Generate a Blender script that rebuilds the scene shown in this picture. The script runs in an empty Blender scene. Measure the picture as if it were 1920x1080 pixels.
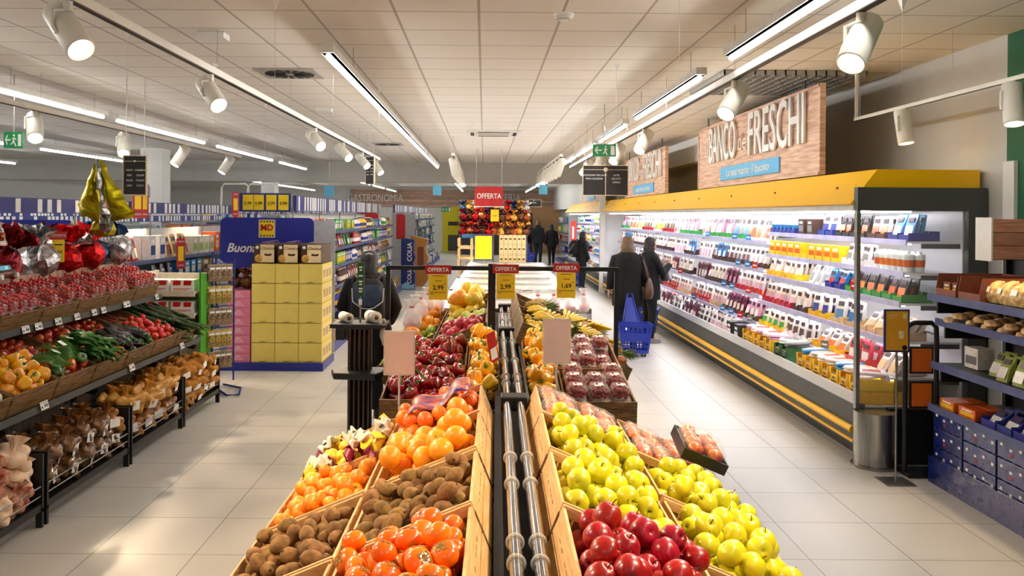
import bpy, math, random
from mathutils import Matrix, Vector, noise, Euler
R = random.Random(7)
PI = math.pi
SC = bpy.context.scene
COL = SC.collection
# ---------------- camera ----------------
F = 1590.0
cam_d = bpy.data.cameras.new('camera'); cam = bpy.data.objects.new('camera', cam_d); COL.objects.link(cam)
cam_d.sensor_width = 36; cam_d.lens = F*36/1920
cam_d.shift_x = (960-908)/1920; cam_d.shift_y = -(540-403)/1920
cam.location = (0, 0, 2.0)
cam.rotation_euler = (math.radians(90), math.radians(-0.45), 0)
cam_d.clip_start = 0.05; cam_d.clip_end = 200
SC.camera = cam
# ---------------- world, view ----------------
W = bpy.data.worlds.new('world'); SC.world = W; W.use_nodes = True
W.node_tree.nodes['Background'].inputs[0].default_value = (1, .97, .93, 1)
W.node_tree.nodes['Background'].inputs[1].default_value = 0.6
SC.view_settings.view_transform = 'Standard'; SC.view_settings.look = 'None'
SC.view_settings.gamma = 1; SC.view_settings.use_curve_mapping = False
SC.view_settings.exposure = 1.02
SC.cycles.max_bounces = 7; SC.cycles.transparent_max_bounces = 10
SC.cycles.diffuse_bounces = 4; SC.cycles.glossy_bounces = 3; SC.cycles.transmission_bounces = 4
SC.cycles.sample_clamp_indirect = 6; SC.cycles.caustics_reflective = False; SC.cycles.caustics_refractive = False
TUBE_E = 20.0; SPOT_W = 92.0; FRIDGE_E = 10.0
WARM = (1, .75, .48); COOL = (1, .985, .96)

# ---------------- materials ----------------
_mats = {}
def lin(c):
    if isinstance(c, str):
        c = c.lstrip('#'); c = tuple(int(c[i:i+2], 16)/255 for i in (0, 2, 4))
        c = tuple(x/12.92 if x <= .04045 else ((x+.055)/1.055)**2.4 for x in c)
    return (*c[:3], 1)
def newmat(name):
    m = bpy.data.materials.new(name); m.use_nodes = True
    nt = m.node_tree; b = nt.nodes['Principled BSDF']
    return m, nt, b
def mat(name, col='#888888', rough=.5, metal=0, var=.08, scale=12, bump=0, emis=0, rnd=0, spec=.5, coat=0, stretch=(1,1,1), col2=None, trans=0, sss=0, ao=None):
    """plain procedural surface: base colour broken up by noise, optional bump, per-object variation"""
    if name in _mats: return _mats[name]
    m, nt, b = newmat(name); N = nt.nodes; L = nt.links
    c = lin(col)
    tc = N.new('ShaderNodeTexCoord'); mp = N.new('ShaderNodeMapping'); mp.inputs['Scale'].default_value = stretch
    L.new(tc.outputs['Object'], mp.inputs[0])
    no = N.new('ShaderNodeTexNoise'); no.inputs['Scale'].default_value = scale; no.inputs['Detail'].default_value = 4
    L.new(mp.outputs[0], no.inputs[0])
    mx = N.new('ShaderNodeMix'); mx.data_type = 'RGBA'
    c2 = lin(col2) if col2 else None
    mx.inputs[6].default_value = tuple(min(1, x*(1+var)) for x in c[:3])+(1,)
    mx.inputs[7].default_value = c2 if c2 else tuple(x*(1-var) for x in c[:3])+(1,)
    rp = N.new('ShaderNodeMapRange'); rp.inputs[1].default_value = .35; rp.inputs[2].default_value = .65
    L.new(no.outputs[0], rp.inputs[0]); L.new(rp.outputs[0], mx.inputs[0])
    out = mx.outputs[2]
    if rnd:
        oi = N.new('ShaderNodeObjectInfo'); hs = N.new('ShaderNodeHueSaturation')
        r1 = N.new('ShaderNodeMapRange'); r1.inputs[3].default_value = 1-rnd; r1.inputs[4].default_value = 1+rnd*.6
        r2 = N.new('ShaderNodeMapRange'); r2.inputs[3].default_value = .5-rnd*.06; r2.inputs[4].default_value = .5+rnd*.06
        mu = N.new('ShaderNodeMath'); mu.operation = 'FRACT'; m7 = N.new('ShaderNodeMath'); m7.operation = 'MULTIPLY'; m7.inputs[1].default_value = 7.31
        L.new(oi.outputs['Random'], m7.inputs[0]); L.new(m7.outputs[0], mu.inputs[0])
        L.new(oi.outputs['Random'], r1.inputs[0]); L.new(mu.outputs[0], r2.inputs[0])
        L.new(r1.outputs[0], hs.inputs['Value']); L.new(r2.outputs[0], hs.inputs['Hue']); L.new(out, hs.inputs['Color'])
        out = hs.outputs[0]
    L.new(out, b.inputs['Base Color'])
    b.inputs['Roughness'].default_value = rough; b.inputs['Metallic'].default_value = metal
    b.inputs['Specular IOR Level'].default_value = spec
    b.inputs['Coat Weight'].default_value = coat; b.inputs['Coat Roughness'].default_value = .08
    if trans: b.inputs['Transmission Weight'].default_value = trans
    if sss:
        b.inputs['Subsurface Weight'].default_value = sss; b.inputs['Subsurface Scale'].default_value = .01
    if bump:
        bp = N.new('ShaderNodeBump'); bp.inputs['Strength'].default_value = bump; bp.inputs['Distance'].default_value = .01
        L.new(no.outputs[0], bp.inputs['Height']); L.new(bp.outputs[0], b.inputs['Normal'])
    if emis:
        b.inputs['Emission Color'].default_value = c; b.inputs['Emission Strength'].default_value = emis
    _mats[name] = m; return m
def film(name, col='#ffffff', alpha=.25, rough=.08, bump=.5, scale=30):
    """clear plastic film: mostly see-through with glossy crinkles"""
    if name in _mats: return _mats[name]
    m, nt, b = newmat(name); N = nt.nodes; L = nt.links
    N.remove(b); o = N['Material Output']
    tr = N.new('ShaderNodeBsdfTransparent'); tr.inputs[0].default_value = tuple(.5+.5*x for x in lin(col)[:3])+(1,)
    pr = N.new('ShaderNodeBsdfPrincipled'); pr.inputs['Base Color'].default_value = lin(col); pr.inputs['Roughness'].default_value = rough
    mx = N.new('ShaderNodeMixShader')
    no = N.new('ShaderNodeTexNoise'); no.inputs['Scale'].default_value = scale; no.inputs['Detail'].default_value = 3
    tc = N.new('ShaderNodeTexCoord'); L.new(tc.outputs['Object'], no.inputs[0])
    bp = N.new('ShaderNodeBump'); bp.inputs['Strength'].default_value = bump; bp.inputs['Distance'].default_value = .02
    L.new(no.outputs[0], bp.inputs['Height']); L.new(bp.outputs[0], pr.inputs['Normal'])
    fr = N.new('ShaderNodeLayerWeight'); fr.inputs[0].default_value = .35; L.new(bp.outputs[0], fr.inputs['Normal'])
    ad = N.new('ShaderNodeMath'); ad.operation = 'MULTIPLY_ADD'; ad.inputs[1].default_value = .28; ad.inputs[2].default_value = alpha; ad.use_clamp = True
    L.new(fr.outputs['Facing'], ad.inputs[0]); L.new(ad.outputs[0], mx.inputs[0])
    L.new(tr.outputs[0], mx.inputs[1]); L.new(pr.outputs[0], mx.inputs[2]); L.new(mx.outputs[0], o.inputs[0])
    _mats[name] = m; return m
def foil(name, col, col2=None, rough=.22):
    if name in _mats: return _mats[name]
    m = mat(name, col, rough, .85, var=.3, scale=9, bump=.9, col2=col2); return m
def wood(name, col, col2, scale=6, stretch=(1, 12, 12), rough=.6, planks=None, axis=2):
    if name in _mats: return _mats[name]
    m, nt, b = newmat(name); N = nt.nodes; L = nt.links
    tc = N.new('ShaderNodeTexCoord'); mp = N.new('ShaderNodeMapping'); mp.inputs['Scale'].default_value = stretch
    L.new(tc.outputs['Object'], mp.inputs[0])
    no = N.new('ShaderNodeTexNoise'); no.inputs['Scale'].default_value = scale; no.inputs['Detail'].default_value = 6; no.inputs['Distortion'].default_value = .6
    L.new(mp.outputs[0], no.inputs[0])
    cr = N.new('ShaderNodeValToRGB'); cr.color_ramp.elements[0].position = .35; cr.color_ramp.elements[1].position = .65
    cr.color_ramp.elements[0].color = lin(col2); cr.color_ramp.elements[1].color = lin(col)
    L.new(no.outputs[0], cr.inputs[0]); out = cr.outputs[0]
    if planks:
        se = N.new('ShaderNodeSeparateXYZ'); L.new(tc.outputs['Object'], se.inputs[0])
        dv = N.new('ShaderNodeMath'); dv.operation = 'DIVIDE'; dv.inputs[1].default_value = planks; L.new(se.outputs[axis], dv.inputs[0])
        fr = N.new('ShaderNodeMath'); fr.operation = 'FRACT'; L.new(dv.outputs[0], fr.inputs[0])
        lt = N.new('ShaderNodeMath'); lt.operation = 'GREATER_THAN'; lt.inputs[1].default_value = .05; L.new(fr.outputs[0], lt.inputs[0])
        fl = N.new('ShaderNodeMath'); fl.operation = 'FLOOR'; L.new(dv.outputs[0], fl.inputs[0])
        wn = N.new('ShaderNodeTexWhiteNoise'); wn.noise_dimensions = '1D'; L.new(fl.outputs[0], wn.inputs['W'])
        mr = N.new('ShaderNodeMapRange'); mr.inputs[3].default_value = .75; mr.inputs[4].default_value = 1.1; L.new(wn.outputs[0], mr.inputs[0])
        mu = N.new('ShaderNodeMath'); mu.operation = 'MULTIPLY'; L.new(mr.outputs[0], mu.inputs[0]); L.new(lt.outputs[0], mu.inputs[1])
        hs = N.new('ShaderNodeHueSaturation'); L.new(mu.outputs[0], hs.inputs['Value']); L.new(out, hs.inputs['Color']); out = hs.outputs[0]
    L.new(out, b.inputs['Base Color']); b.inputs['Roughness'].default_value = rough
    bp = N.new('ShaderNodeBump'); bp.inputs['Strength'].default_value = .25; bp.inputs['Distance'].default_value = .005
    L.new(no.outputs[0], bp.inputs['Height']); L.new(bp.outputs[0], b.inputs['Normal'])
    _mats[name] = m; return m
def tiles(name, sx, sy, ox, oy, gap, col, gapcol, rough, var=.03, bump=0, gloss_var=0, mottle=0):
    """rectangular tile grid in world metres with joints and a little variation per tile"""
    m, nt, b = newmat(name); N = nt.nodes; L = nt.links
    g = N.new('ShaderNodeNewGeometry'); se = N.new('ShaderNodeSeparateXYZ'); L.new(g.outputs['Position'], se.inputs[0])
    def ax(o, s, off):
        a = N.new('ShaderNodeMath'); a.operation = 'SUBTRACT'; a.inputs[1].default_value = off; L.new(se.outputs[o], a.inputs[0])
        d = N.new('ShaderNodeMath'); d.operation = 'DIVIDE'; d.inputs[1].default_value = s; L.new(a.outputs[0], d.inputs[0])
        f = N.new('ShaderNodeMath'); f.operation = 'FRACT'; L.new(d.outputs[0], f.inputs[0])
        h = N.new('ShaderNodeMath'); h.operation = 'SUBTRACT'; h.inputs[1].default_value = .5; L.new(f.outputs[0], h.inputs[0])
        ab = N.new('ShaderNodeMath'); ab.operation = 'ABSOLUTE'; L.new(h.outputs[0], ab.inputs[0])
        gt = N.new('ShaderNodeMath'); gt.operation = 'GREATER_THAN'; gt.inputs[1].default_value = .5-gap/s/2; L.new(ab.outputs[0], gt.inputs[0])
        fl = N.new('ShaderNodeMath'); fl.operation = 'FLOOR'; L.new(d.outputs[0], fl.inputs[0])
        return gt.outputs[0], fl.outputs[0]
    gx, fx = ax(0, sx, ox); gy, fy = ax(1, sy, oy)
    mxm = N.new('ShaderNodeMath'); mxm.operation = 'MAXIMUM'; L.new(gx, mxm.inputs[0]); L.new(gy, mxm.inputs[1])
    cb = N.new('ShaderNodeCombineXYZ'); L.new(fx, cb.inputs[0]); L.new(fy, cb.inputs[1])
    wn = N.new('ShaderNodeTexWhiteNoise'); L.new(cb.outputs[0], wn.inputs[0])
    mr = N.new('ShaderNodeMapRange'); mr.inputs[3].default_value = 1-var; mr.inputs[4].default_value = 1+var; L.new(wn.outputs[0], mr.inputs[0])
    no = N.new('ShaderNodeTexNoise'); no.inputs['Scale'].default_value = 2.5; no.inputs['Detail'].default_value = 5; L.new(g.outputs['Position'], no.inputs[0])
    mr2 = N.new('ShaderNodeMapRange'); mr2.inputs[3].default_value = 1-mottle; mr2.inputs[4].default_value = 1+mottle; L.new(no.outputs[0], mr2.inputs[0])
    mm = N.new('ShaderNodeMath'); mm.operation = 'MULTIPLY'; L.new(mr.outputs[0], mm.inputs[0]); L.new(mr2.outputs[0], mm.inputs[1])
    hs = N.new('ShaderNodeHueSaturation'); hs.inputs['Color'].default_value = lin(col); L.new(mm.outputs[0], hs.inputs['Value'])
    mx = N.new('ShaderNodeMix'); mx.data_type = 'RGBA'; L.new(mxm.outputs[0], mx.inputs[0]); L.new(hs.outputs[0], mx.inputs[6]); mx.inputs[7].default_value = lin(gapcol)
    L.new(mx.outputs[2], b.inputs['Base Color'])
    mr3 = N.new('ShaderNodeMapRange'); mr3.inputs[3].default_value = rough-gloss_var; mr3.inputs[4].default_value = rough+gloss_var; L.new(no.outputs[0], mr3.inputs[0])
    L.new(mr3.outputs[0], b.inputs['Roughness'])
    if bump:
        bp = N.new('ShaderNodeBump'); bp.inputs['Strength'].default_value = bump; bp.inputs['Distance'].default_value = .004; bp.invert = True
        L.new(mxm.outputs[0], bp.inputs['Height']); L.new(bp.outputs[0], b.inputs['Normal'])
    return m
def emit(name, col, strength):
    if name in _mats: return _mats[name]
    m, nt, b = newmat(name)
    b.inputs['Base Color'].default_value = (.9, .9, .9, 1)
    b.inputs['Emission Color'].default_value = (*col, 1); b.inputs['Emission Strength'].default_value = strength
    _mats[name] = m; return m

# ---------------- mesh builder ----------------
class MB:
    def __init__(s): s.v = []; s.f = []; s.mi = []; s.sm = []; s.mats = []
    def add(s, vs, fs, m, smooth=False, M=None):
        if m not in s.mats: s.mats.append(m)
        k = s.mats.index(m); o = len(s.v)
        s.v += [tuple(M @ Vector(v)) for v in vs] if M else [tuple(v) for v in vs]
        for f in fs: s.f.append(tuple(i+o for i in f)); s.mi.append(k); s.sm.append(smooth)
        return s
    def box(s, a, b, m, M=None):
        x0, y0, z0 = a; x1, y1, z1 = b
        return s.add([(x0,y0,z0),(x1,y0,z0),(x1,y1,z0),(x0,y1,z0),(x0,y0,z1),(x1,y0,z1),(x1,y1,z1),(x0,y1,z1)],
              [(0,3,2,1),(4,5,6,7),(0,1,5,4),(1,2,6,5),(2,3,7,6),(3,0,4,7)], m, False, M)
    def cb(s, c, d, m, M=None):  # box by centre and size
        return s.box(tuple(c[i]-d[i]/2 for i in range(3)), tuple(c[i]+d[i]/2 for i in range(3)), m, M)
    def rings(s, rs, m, smooth=True, closed=True, cap=True, M=None):
        n = len(rs[0]); vs = [p for r in rs for p in r]; fs = []
        for i in range(len(rs)-1):
            for j in range(n if closed else n-1):
                k = (j+1) % n; fs.append((i*n+j, i*n+k, (i+1)*n+k, (i+1)*n+j))
        s.add(vs, fs, m, smooth, M)
        if cap and closed:
            s.add(rs[0], [tuple(range(n-1, -1, -1))], m, False, M); s.add(rs[-1], [tuple(range(n))], m, False, M)
        return s
    def tube(s, pts, r, m, n=8, smooth=True, cap=True, M=None, flat=1):
        pts = [Vector(p) for p in pts]; rs = []; rad = r if isinstance(r, (list, tuple)) else [r]*len(pts)
        up = Vector((0, 0, 1))
        t0 = (pts[1]-pts[0]).normalized()
        a = t0.cross(up); a = a.normalized() if a.length > .01 else Vector((1, 0, 0))
        for i, p in enumerate(pts):
            t = (pts[min(i+1, len(pts)-1)]-pts[max(i-1, 0)]).normalized()
            a = (a - t*a.dot(t)).normalized(); b = t.cross(a)
            rs.append([tuple(p+(a*math.cos(2*PI*j/n)+b*math.sin(2*PI*j/n)*flat)*rad[i]) for j in range(n)])
        return s.rings(rs, m, smooth, True, cap, M)
    def cyl(s, p0, p1, r, m, n=16, smooth=True, M=None): return s.tube([p0, p1], r, m, n, smooth, True, M)
    def lathe(s, prof, m, n=20, fn=None, M=None, smooth=True):
        rs = []
        for r, z in prof:
            rs.append([((fn(r, 2*PI*j/n, z) if fn else r)*math.cos(2*PI*j/n), (fn(r, 2*PI*j/n, z) if fn else r)*math.sin(2*PI*j/n), z) for j in range(n)])
        return s.rings(rs, m, smooth, True, True, M)
    def prism(s, poly, t, m, M=None, smooth=False):  # poly in XY, thickness along +Z
        n = len(poly)
        vs = [(x, y, 0) for x, y in poly]+[(x, y, t) for x, y in poly]
        fs = [tuple(range(n-1, -1, -1)), tuple(range(n, 2*n))]+[(i, (i+1) % n, n+(i+1) % n, n+i) for i in range(n)]
        return s.add(vs, fs, m, smooth, M)
    def quad(s, p, m, M=None): return s.add(p, [tuple(range(len(p)))], m, False, M)
    def build(s, name, parent=None, bevel=0, sub=0):
        me = bpy.data.meshes.new(name); me.from_pydata(s.v, [], s.f)
        for m in s.mats: me.materials.append(m)
        me.polygons.foreach_set('material_index', s.mi); me.polygons.foreach_set('use_smooth', s.sm)
        me.update()
        o = bpy.data.objects.new(name, me); COL.objects.link(o)
        if parent: o.parent = parent
        if bevel:
            b = o.modifiers.new('bevel', 'BEVEL'); b.width = bevel; b.segments = 2; b.limit_method = 'ANGLE'; b.angle_limit = .6
        if sub:
            b = o.modifiers.new('sub', 'SUBSURF'); b.levels = sub; b.render_levels = sub
        return o
def tag(o, label, cat=None, group=None, kind=None):
    if label: o['label'] = label
    if cat: o['category'] = cat
    if group: o['group'] = group
    if kind: o['kind'] = kind
    return o
def thing(name, label, cat, loc=(0,0,0), rz=0, group=None, M=None):
    o = bpy.data.objects.new(name, None); o.empty_display_size = .1; COL.objects.link(o)
    if M: o.matrix_world = M
    else: o.location = loc; o.rotation_euler = (0, 0, rz)
    return tag(o, label, cat, group)
def struct(o): o['kind'] = 'structure'; return o
KIDS = {}
def kids(o):
    return [c for c in KIDS.get(o.name, [])]
def copy_tree(o, parent=None):
    c = o.copy(); COL.objects.link(c)
    if parent: c.parent = parent
    for ch in list(o.children): copy_tree(ch, c)
    return c
PROTO = {}
def place(key, builder, M, label, cat, group=None):
    """first call builds the thing, later calls copy it with its parts"""
    if key not in PROTO:
        o = builder(); PROTO[key] = (o, [c for c in o.children]); 
    else:
        src, ch = PROTO[key]
        o = src.copy(); COL.objects.link(o)
        for c in ch:
            d = c.copy(); COL.objects.link(d); d.parent = o
            for g in SUB.get(c.name, []):
                e = g.copy(); COL.objects.link(e); e.parent = d
    for k in ('label', 'category', 'group'):
        if k in o: del o[k]
    o.matrix_world = M
    return tag(o, label, cat, group)
SUB = {}
def MAT(loc=(0,0,0), rz=0, rx=0, ry=0, s=1):
    return Matrix.Translation(loc) @ Matrix.Rotation(rz, 4, 'Z') @ Matrix.Rotation(ry, 4, 'Y') @ Matrix.Rotation(rx, 4, 'X') @ Matrix.Scale(s, 4)
def text(s, size, m, parent=None, M=None, name='lettering', ext=.0015, sx=1, align='CENTER', shear=0, spacing=1, bold=0, fitw=None):
    c = bpy.data.curves.new(name, 'FONT'); c.body = s; c.size = size; c.extrude = ext; c.align_x = align; c.align_y = 'CENTER'
    c.shear = shear; c.space_character = spacing; c.resolution_u = 3; c.offset = bold
    o = bpy.data.objects.new(name, c); COL.objects.link(o)
    dg = bpy.context.evaluated_depsgraph_get(); me = bpy.data.meshes.new_from_object(o.evaluated_get(dg))
    bpy.data.objects.remove(o); bpy.data.curves.remove(c)
    if fitw:
        xs = [v.co.x for v in me.vertices]; sx = fitw/(max(xs)-min(xs)); me.transform(Matrix.Translation((-(max(xs)+min(xs))/2, 0, 0)))
    me.transform(Matrix.Scale(sx, 4, (1, 0, 0)))
    me.materials.clear(); me.materials.append(m)
    o = bpy.data.objects.new(name, me); COL.objects.link(o)
    if parent: o.parent = parent
    if M: o.matrix_local = M
    return o
FACE = Matrix.Rotation(PI/2, 4, 'X')          # text standing up, facing -Y (towards the camera)
def face_at(x, y, z): return Matrix.Translation((x, y, z)) @ FACE
FACEX = Matrix.Rotation(-PI/2, 4, 'Z') @ FACE  # standing up, facing -X, reading along -Y
FACEPX = Matrix.Rotation(PI/2, 4, 'Z') @ FACE  # standing up, facing +X
YAW = -0.014
ISL = Matrix.Rotation(YAW, 4, 'Z')             # the fruit island stands very slightly turned
# ================= the room =================
CH = 3.45
XL, XR, YB, YF = -17.0, 4.1, -5.0, 46.0
floor_m = tiles('floor_tiles', .6, .6, .12, .16, .006, '#c9c6c0', '#726c66', .40, .03, .15, .06, .04)
ceil_m = tiles('ceiling_tiles', .6, .6, -.05, .06, .02, '#ebe5da', '#b5aea4', .9, .02, .5, 0, .03)
wall_m = mat('wall_paint', '#bcbbb4', .8, var=.03, scale=3)
wallw_m = mat('wall_white', '#dcdbd6', .8, var=.02, scale=3)
green_m = mat('wall_green', '#155a38', .7, var=.06, scale=3)
woodp = wood('wood_cladding', '#dcb8a2', '#b48a74', 3, (1, 1, 14), planks=.14)
steel = mat('steel', '#9a9a98', .32, .9, var=.1, scale=4, stretch=(1, 1, 12))
chrome = mat('chrome', '#c9c9c6', .18, 1, var=.05)
black = mat('black_metal', '#17181b', .45, .2, var=.1)
blackp = mat('black_plastic', '#1b1b1e', .4, 0, var=.1)
white_m = mat('white_enamel', '#e6e4de', .4, 0, var=.03)
yel_m = mat('yellow_panel', '#ffc400', .4, 0, var=.02, scale=2, coat=.1)
grey_m = mat('anthracite', '#4a4d4a', .5, .1, var=.05, scale=3)
red_m = mat('red_sign', '#b41a1f', .45, var=.05)
bluef = mat('blue_fascia', '#27307a', .5, var=.08, scale=2)
blue_p = mat('blue_plastic', '#12309f', .38, var=.06)
paper = mat('white_paper', '#efeeea', .7, var=.03)
ytag = mat('yellow_card', '#f2cf16', .55, var=.03)
ink = mat('black_ink', '#15140f', .7, var=.05)
MB().box((XL, YB, -.1), (XR, YF, 0), floor_m).build('floor')['kind'] = 'structure'
MB().box((XL, YB, CH), (XR, YF, CH+.1), ceil_m).build('ceiling')['kind'] = 'structure'
def st(name, a, b, m):
    o = MB().box(a, b, m).build(name); return struct(o)
st('wall_right', (XR, 6.66, 0), (XR+.15, YF, CH), wall_m)
st('wall_right_green', (XR, YB, 0), (XR+.15, 6.66, CH), green_m)
st('trim_1', (XR-.03, 6.52, 0), (XR, 6.66, 2.45), wallw_m)
st('wall_left', (XL-.15, YB, 0), (XL, YF, CH), wallw_m)
st('wall_back', (XL, YB-.15, 0), (XR, YB, CH), wallw_m)
st('wall_front', (XL, YF, 0), (XR, YF+.15, CH), wallw_m)
st('trim_2', (XL, 23.5, 2.88), (XR, 23.85, CH), wall_m)          # downstand beam
st('trim_3', (3.85, 10.5, 3.0), (XR, 23.5, CH), wallw_m)          # bulkhead above the cold wall
st('trim_4', (3.75, 23.85, 2.3), (XR, 45.9, CH), wallw_m)
# far wall cladding with the counter names
c = MB().box((-7.2, YF-.16, 2.42), (XR, YF-.02, 3.34), woodp).build('trim_5'); struct(c)
beige = mat('beige_wall', '#d8a878', .8, var=.03, scale=2)
st('wall_front_beige', (1.9, YF-.10, 0), (XR, YF-.015, 2.42), beige)
s_ = thing('wall_lettering', 'white raised letters GASTRONOMIA on the far wood cladding', 'lettering', (-5.9, YF-.2, 2.86))
text('GASTRONOMIA', .56, white_m, s_, face_at(0, 0, 0), ext=.03, sx=.75)
s_ = thing('wall_lettering', 'white raised letters PANETTERIA on the far wood cladding behind the red sign', 'lettering', (.72, YF-.2, 2.92))
text('PANETTERIA', .58, white_m, s_, face_at(0, 0, 0), ext=.03, sx=.75)
# yellow swing door and the emergency sign above it
d = MB(); d.box((-2.25, YF-.12, 0), (-1.25, YF-.02, 2.42), mat('door_yellow', '#e0d000', .5, var=.05)); d.build('door_1')['kind'] = 'structure'
dd = bpy.data.objects['door_1']
MB().box((-1.95, YF-.15, 1.42), (-1.4, YF-.12, 1.62), blackp).build('door_window', dd)
MB().box((-1.95, YF-.14, .05), (-1.35, YF-.12, .9), grey_m).build('kick_plate', dd)
st('door_2', (1.2, YF-.22, 0), (1.85, YF-.1, 2.3), mat('dark_opening', '#23211f', .8))
# column at the left
st('wall_column', (-7.8, 19.2, 0), (-7.3, 19.7, CH), wallw_m)
st('wall_column_far', (-7.9, 30, 0), (-7.4, 30.5, CH), wallw_m)
st('wall_column_right', (3.0, 21.95, 0), (3.14, 22.1, CH), wallw_m)

# ---------------- ceiling fittings ----------------
def vent():
    t = thing('ceiling_vent', '', '')
    f = MB(); f.box((-.3, -.3, -.012), (.3, .3, 0), mat('vent_plate', '#a8a49d', .6)); f.build('face_plate', t)
    b = MB()
    for k in range(16):
        a = k*PI/8; M = Matrix.Rotation(a, 4, 'Z')
        b.add([(.05, .0, -.016), (.25, .0, -.016), (.25, .055, -.016), (.10, .03, -.016)], [(0, 3, 2, 1)], ink, False, M)
        b.add([(.05, .0, -.013), (.25, .0, -.013), (.25, .0, -.02), (.05, .0, -.02)], [(0, 3, 2, 1)], black, False, M)
    b.build('swirl_slots', t); return t
place('vent', vent, MAT((-2.02, 8.76, CH)), 'square ceiling air diffuser with swirl slots, the near one', 'vent', 'swirl diffusers in the ceiling')
place('vent', vent, MAT((-2.0, 17.5, CH)), 'square ceiling air diffuser with swirl slots, the far one', 'vent', 'swirl diffusers in the ceiling')
def cassette():
    t = thing('ceiling_air_conditioner', '', '')
    MB().box((-.47, -.47, -.03), (.47, .47, 0), white_m).build('panel', t, .008)
    MB().box((-.27, -.27, -.038), (.27, .27, -.03), mat('grille_grey', '#b9b4aa', .6)).build('grille', t)
    for a in range(4):
        MB().box((-.27, -.40, -.036), (.27, -.34, -.03), ink, MAT(rz=a*PI/2)).build('air_slot', t)
    return t
place('cassette', cassette, MAT((.15, 14.9, CH)), 'square white ceiling air conditioning cassette above the middle aisle', 'air conditioner')
def smoke():
    t = thing('smoke_detector', '', '')
    MB().lathe([(.075, 0), (.075, -.015), (.062, -.03), (.04, -.045), (.0, -.048)], white_m, 24).build('housing', t)
    MB().lathe([(.05, -.034), (.052, -.04), (.048, -.044)], mat('grille_grey'), 24).build('sensor_ring', t); return t
place('smoke', smoke, MAT((.56, 6.1, CH)), 'round white smoke detector nearest the camera on the ceiling', 'smoke detector')
place('smoke', smoke, MAT((-2.75, 5.55, CH)), 'round white smoke detector cut by the top edge, left of centre', 'smoke detector')
g = MB()
gm = mat('open_grid', '#3c3a37', .7)
for i in range(15): g.box((2.35+i*.1, 8.35, CH-.05), (2.365+i*.1, 9.75, CH-.001), mat('grid_metal', '#9c9a94', .5))
for i in range(15): g.box((2.35, 8.35+i*.1, CH-.05), (3.76, 8.362+i*.1, CH-.001), mat('grid_metal'))
gg = g.build('ceiling_grille'); tag(gg, 'open square metal grid panel in the ceiling above the wooden banner', 'grille')
MB().box((2.35, 8.35, CH-.004), (3.76, 9.75, CH-.002), gm).build('backing', gg)
def beacon():
    t = thing('ceiling_sensor_box', '', ''); MB().box((-.11, -.08, -.05), (.11, .08, 0), white_m).build('housing', t, .006); return t
for i, (x, y) in enumerate(((-2.2, 6.85), (-2.22, 11.7))):
    place('beacon', beacon, MAT((x, y, CH)), 'small white box on the ceiling left of the centre lamp, '+('nearer' if i == 0 else 'farther')+' one', 'sensor', 'white ceiling boxes')
hook_m = mat('hook_clear', '#c4c0b8', .3)
def hook():
    t = thing('hanging_hook', '', '')
    MB().lathe([(.035, 0), (.03, -.012), (.006, -.07), (.004, -.08)], white_m, 3, smooth=False).build('clip', t)
    MB().tube([(0, 0, -.08), (0, 0, -.62)], .0012, hook_m, 4).build('thread', t); return t
HK = [(-2.85,6.75),(-2.63,8.25),(-1.42,5.72),(-1.30,7.25),(-2.85,11),(-.2,13.6),(1.25,8.1),(.95,10.5),(1.05,4.6),(2.75,5.6),(1.3,11.5),(-1.2,9.6)]
for i, (x, y) in enumerate(HK):
    place('hook', hook, MAT((x, y, CH)), 'white triangular ceiling clip with a thin thread hanging from it', 'hook', 'thread clips on the ceiling')

# ---------------- suspended fluorescent lines ----------------
tube_m = emit('tube_light', COOL, TUBE_E)
house = mat('lamp_housing', '#d8d6d0', .5, .1)
nth = ['nearest', 'second', 'third', 'fourth', 'fifth', 'sixth', 'seventh', 'eighth', 'ninth', 'tenth', 'eleventh', 'twelfth']
def lampline(x, z, segs, label, w=.09):
    for i, (y0, y1) in enumerate(segs):
        lb = '%s, %s segment from the camera' % (label, nth[i]) if len(segs) > 1 else label
        t = thing('fluorescent_lamp', lb, 'lamp', (x, y0, z), 0, 'suspended fluorescent lamps')
        L_ = y1-y0
        h = MB(); h.box((-w/2, 0, 0), (w/2, L_, .06), house); h.box((-w*.55, .02, .0), (w*.55, L_-.02, .006), house); h.build('housing', t)
        MB().cyl((0, .06, -.019), (0, L_-.06, -.019), .022, tube_m, 8).build('tube', t)
        for q in (.12, .88): MB().tube([(0, L_*q, .07), (0, L_*q, CH-z-.002)], .003, steel, 4).build('suspension_wire', t)
lampline(-1.15, 3.17, [(6.15, 16.4), (16.7, 20.8)], 'long white lamp hanging above the yellow peppers line')
lampline(1.81, 3.19, [(-3, 2.8), (3.0, 6.3), (7.1, 10.2), (10.9, 13.4), (13.9, 16.6), (17.0, 20.2)], 'white lamp over the aisle beside the cold cabinet')
lampline(-4.75, 3.2, [(0, 4), (4.6, 7.6), (8.2, 10.6), (10.9, 14.4), (15.0, 19), (19.6, 22.6)], 'white lamp in the line above the vegetable stand')
lampline(-8.4, 3.2, [(4, 9.5), (11, 15), (16, 21)], 'white lamp beyond the vegetable stand')
lampline(-11.6, 3.2, [(6, 12), (14, 21)], 'white lamp in the far left hall')
for k, x in enumerate((-14.3,)): lampline(x, 3.2, [(8, 20)], 'white lamp in the line nearest the left wall')
lampline(-1.1, 3.2, [(24.4, 30), (31, 36), (37, 43)], 'white lamp in the back hall over the middle')
lampline(2.1, 3.2, [(26, 34), (35, 43)], 'white lamp in the back hall over the right aisle')
lampline(-4.6, 3.2, [(25, 29), (30, 34), (35, 39), (40, 44)], 'white lamp in the back hall left of centre')
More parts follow.
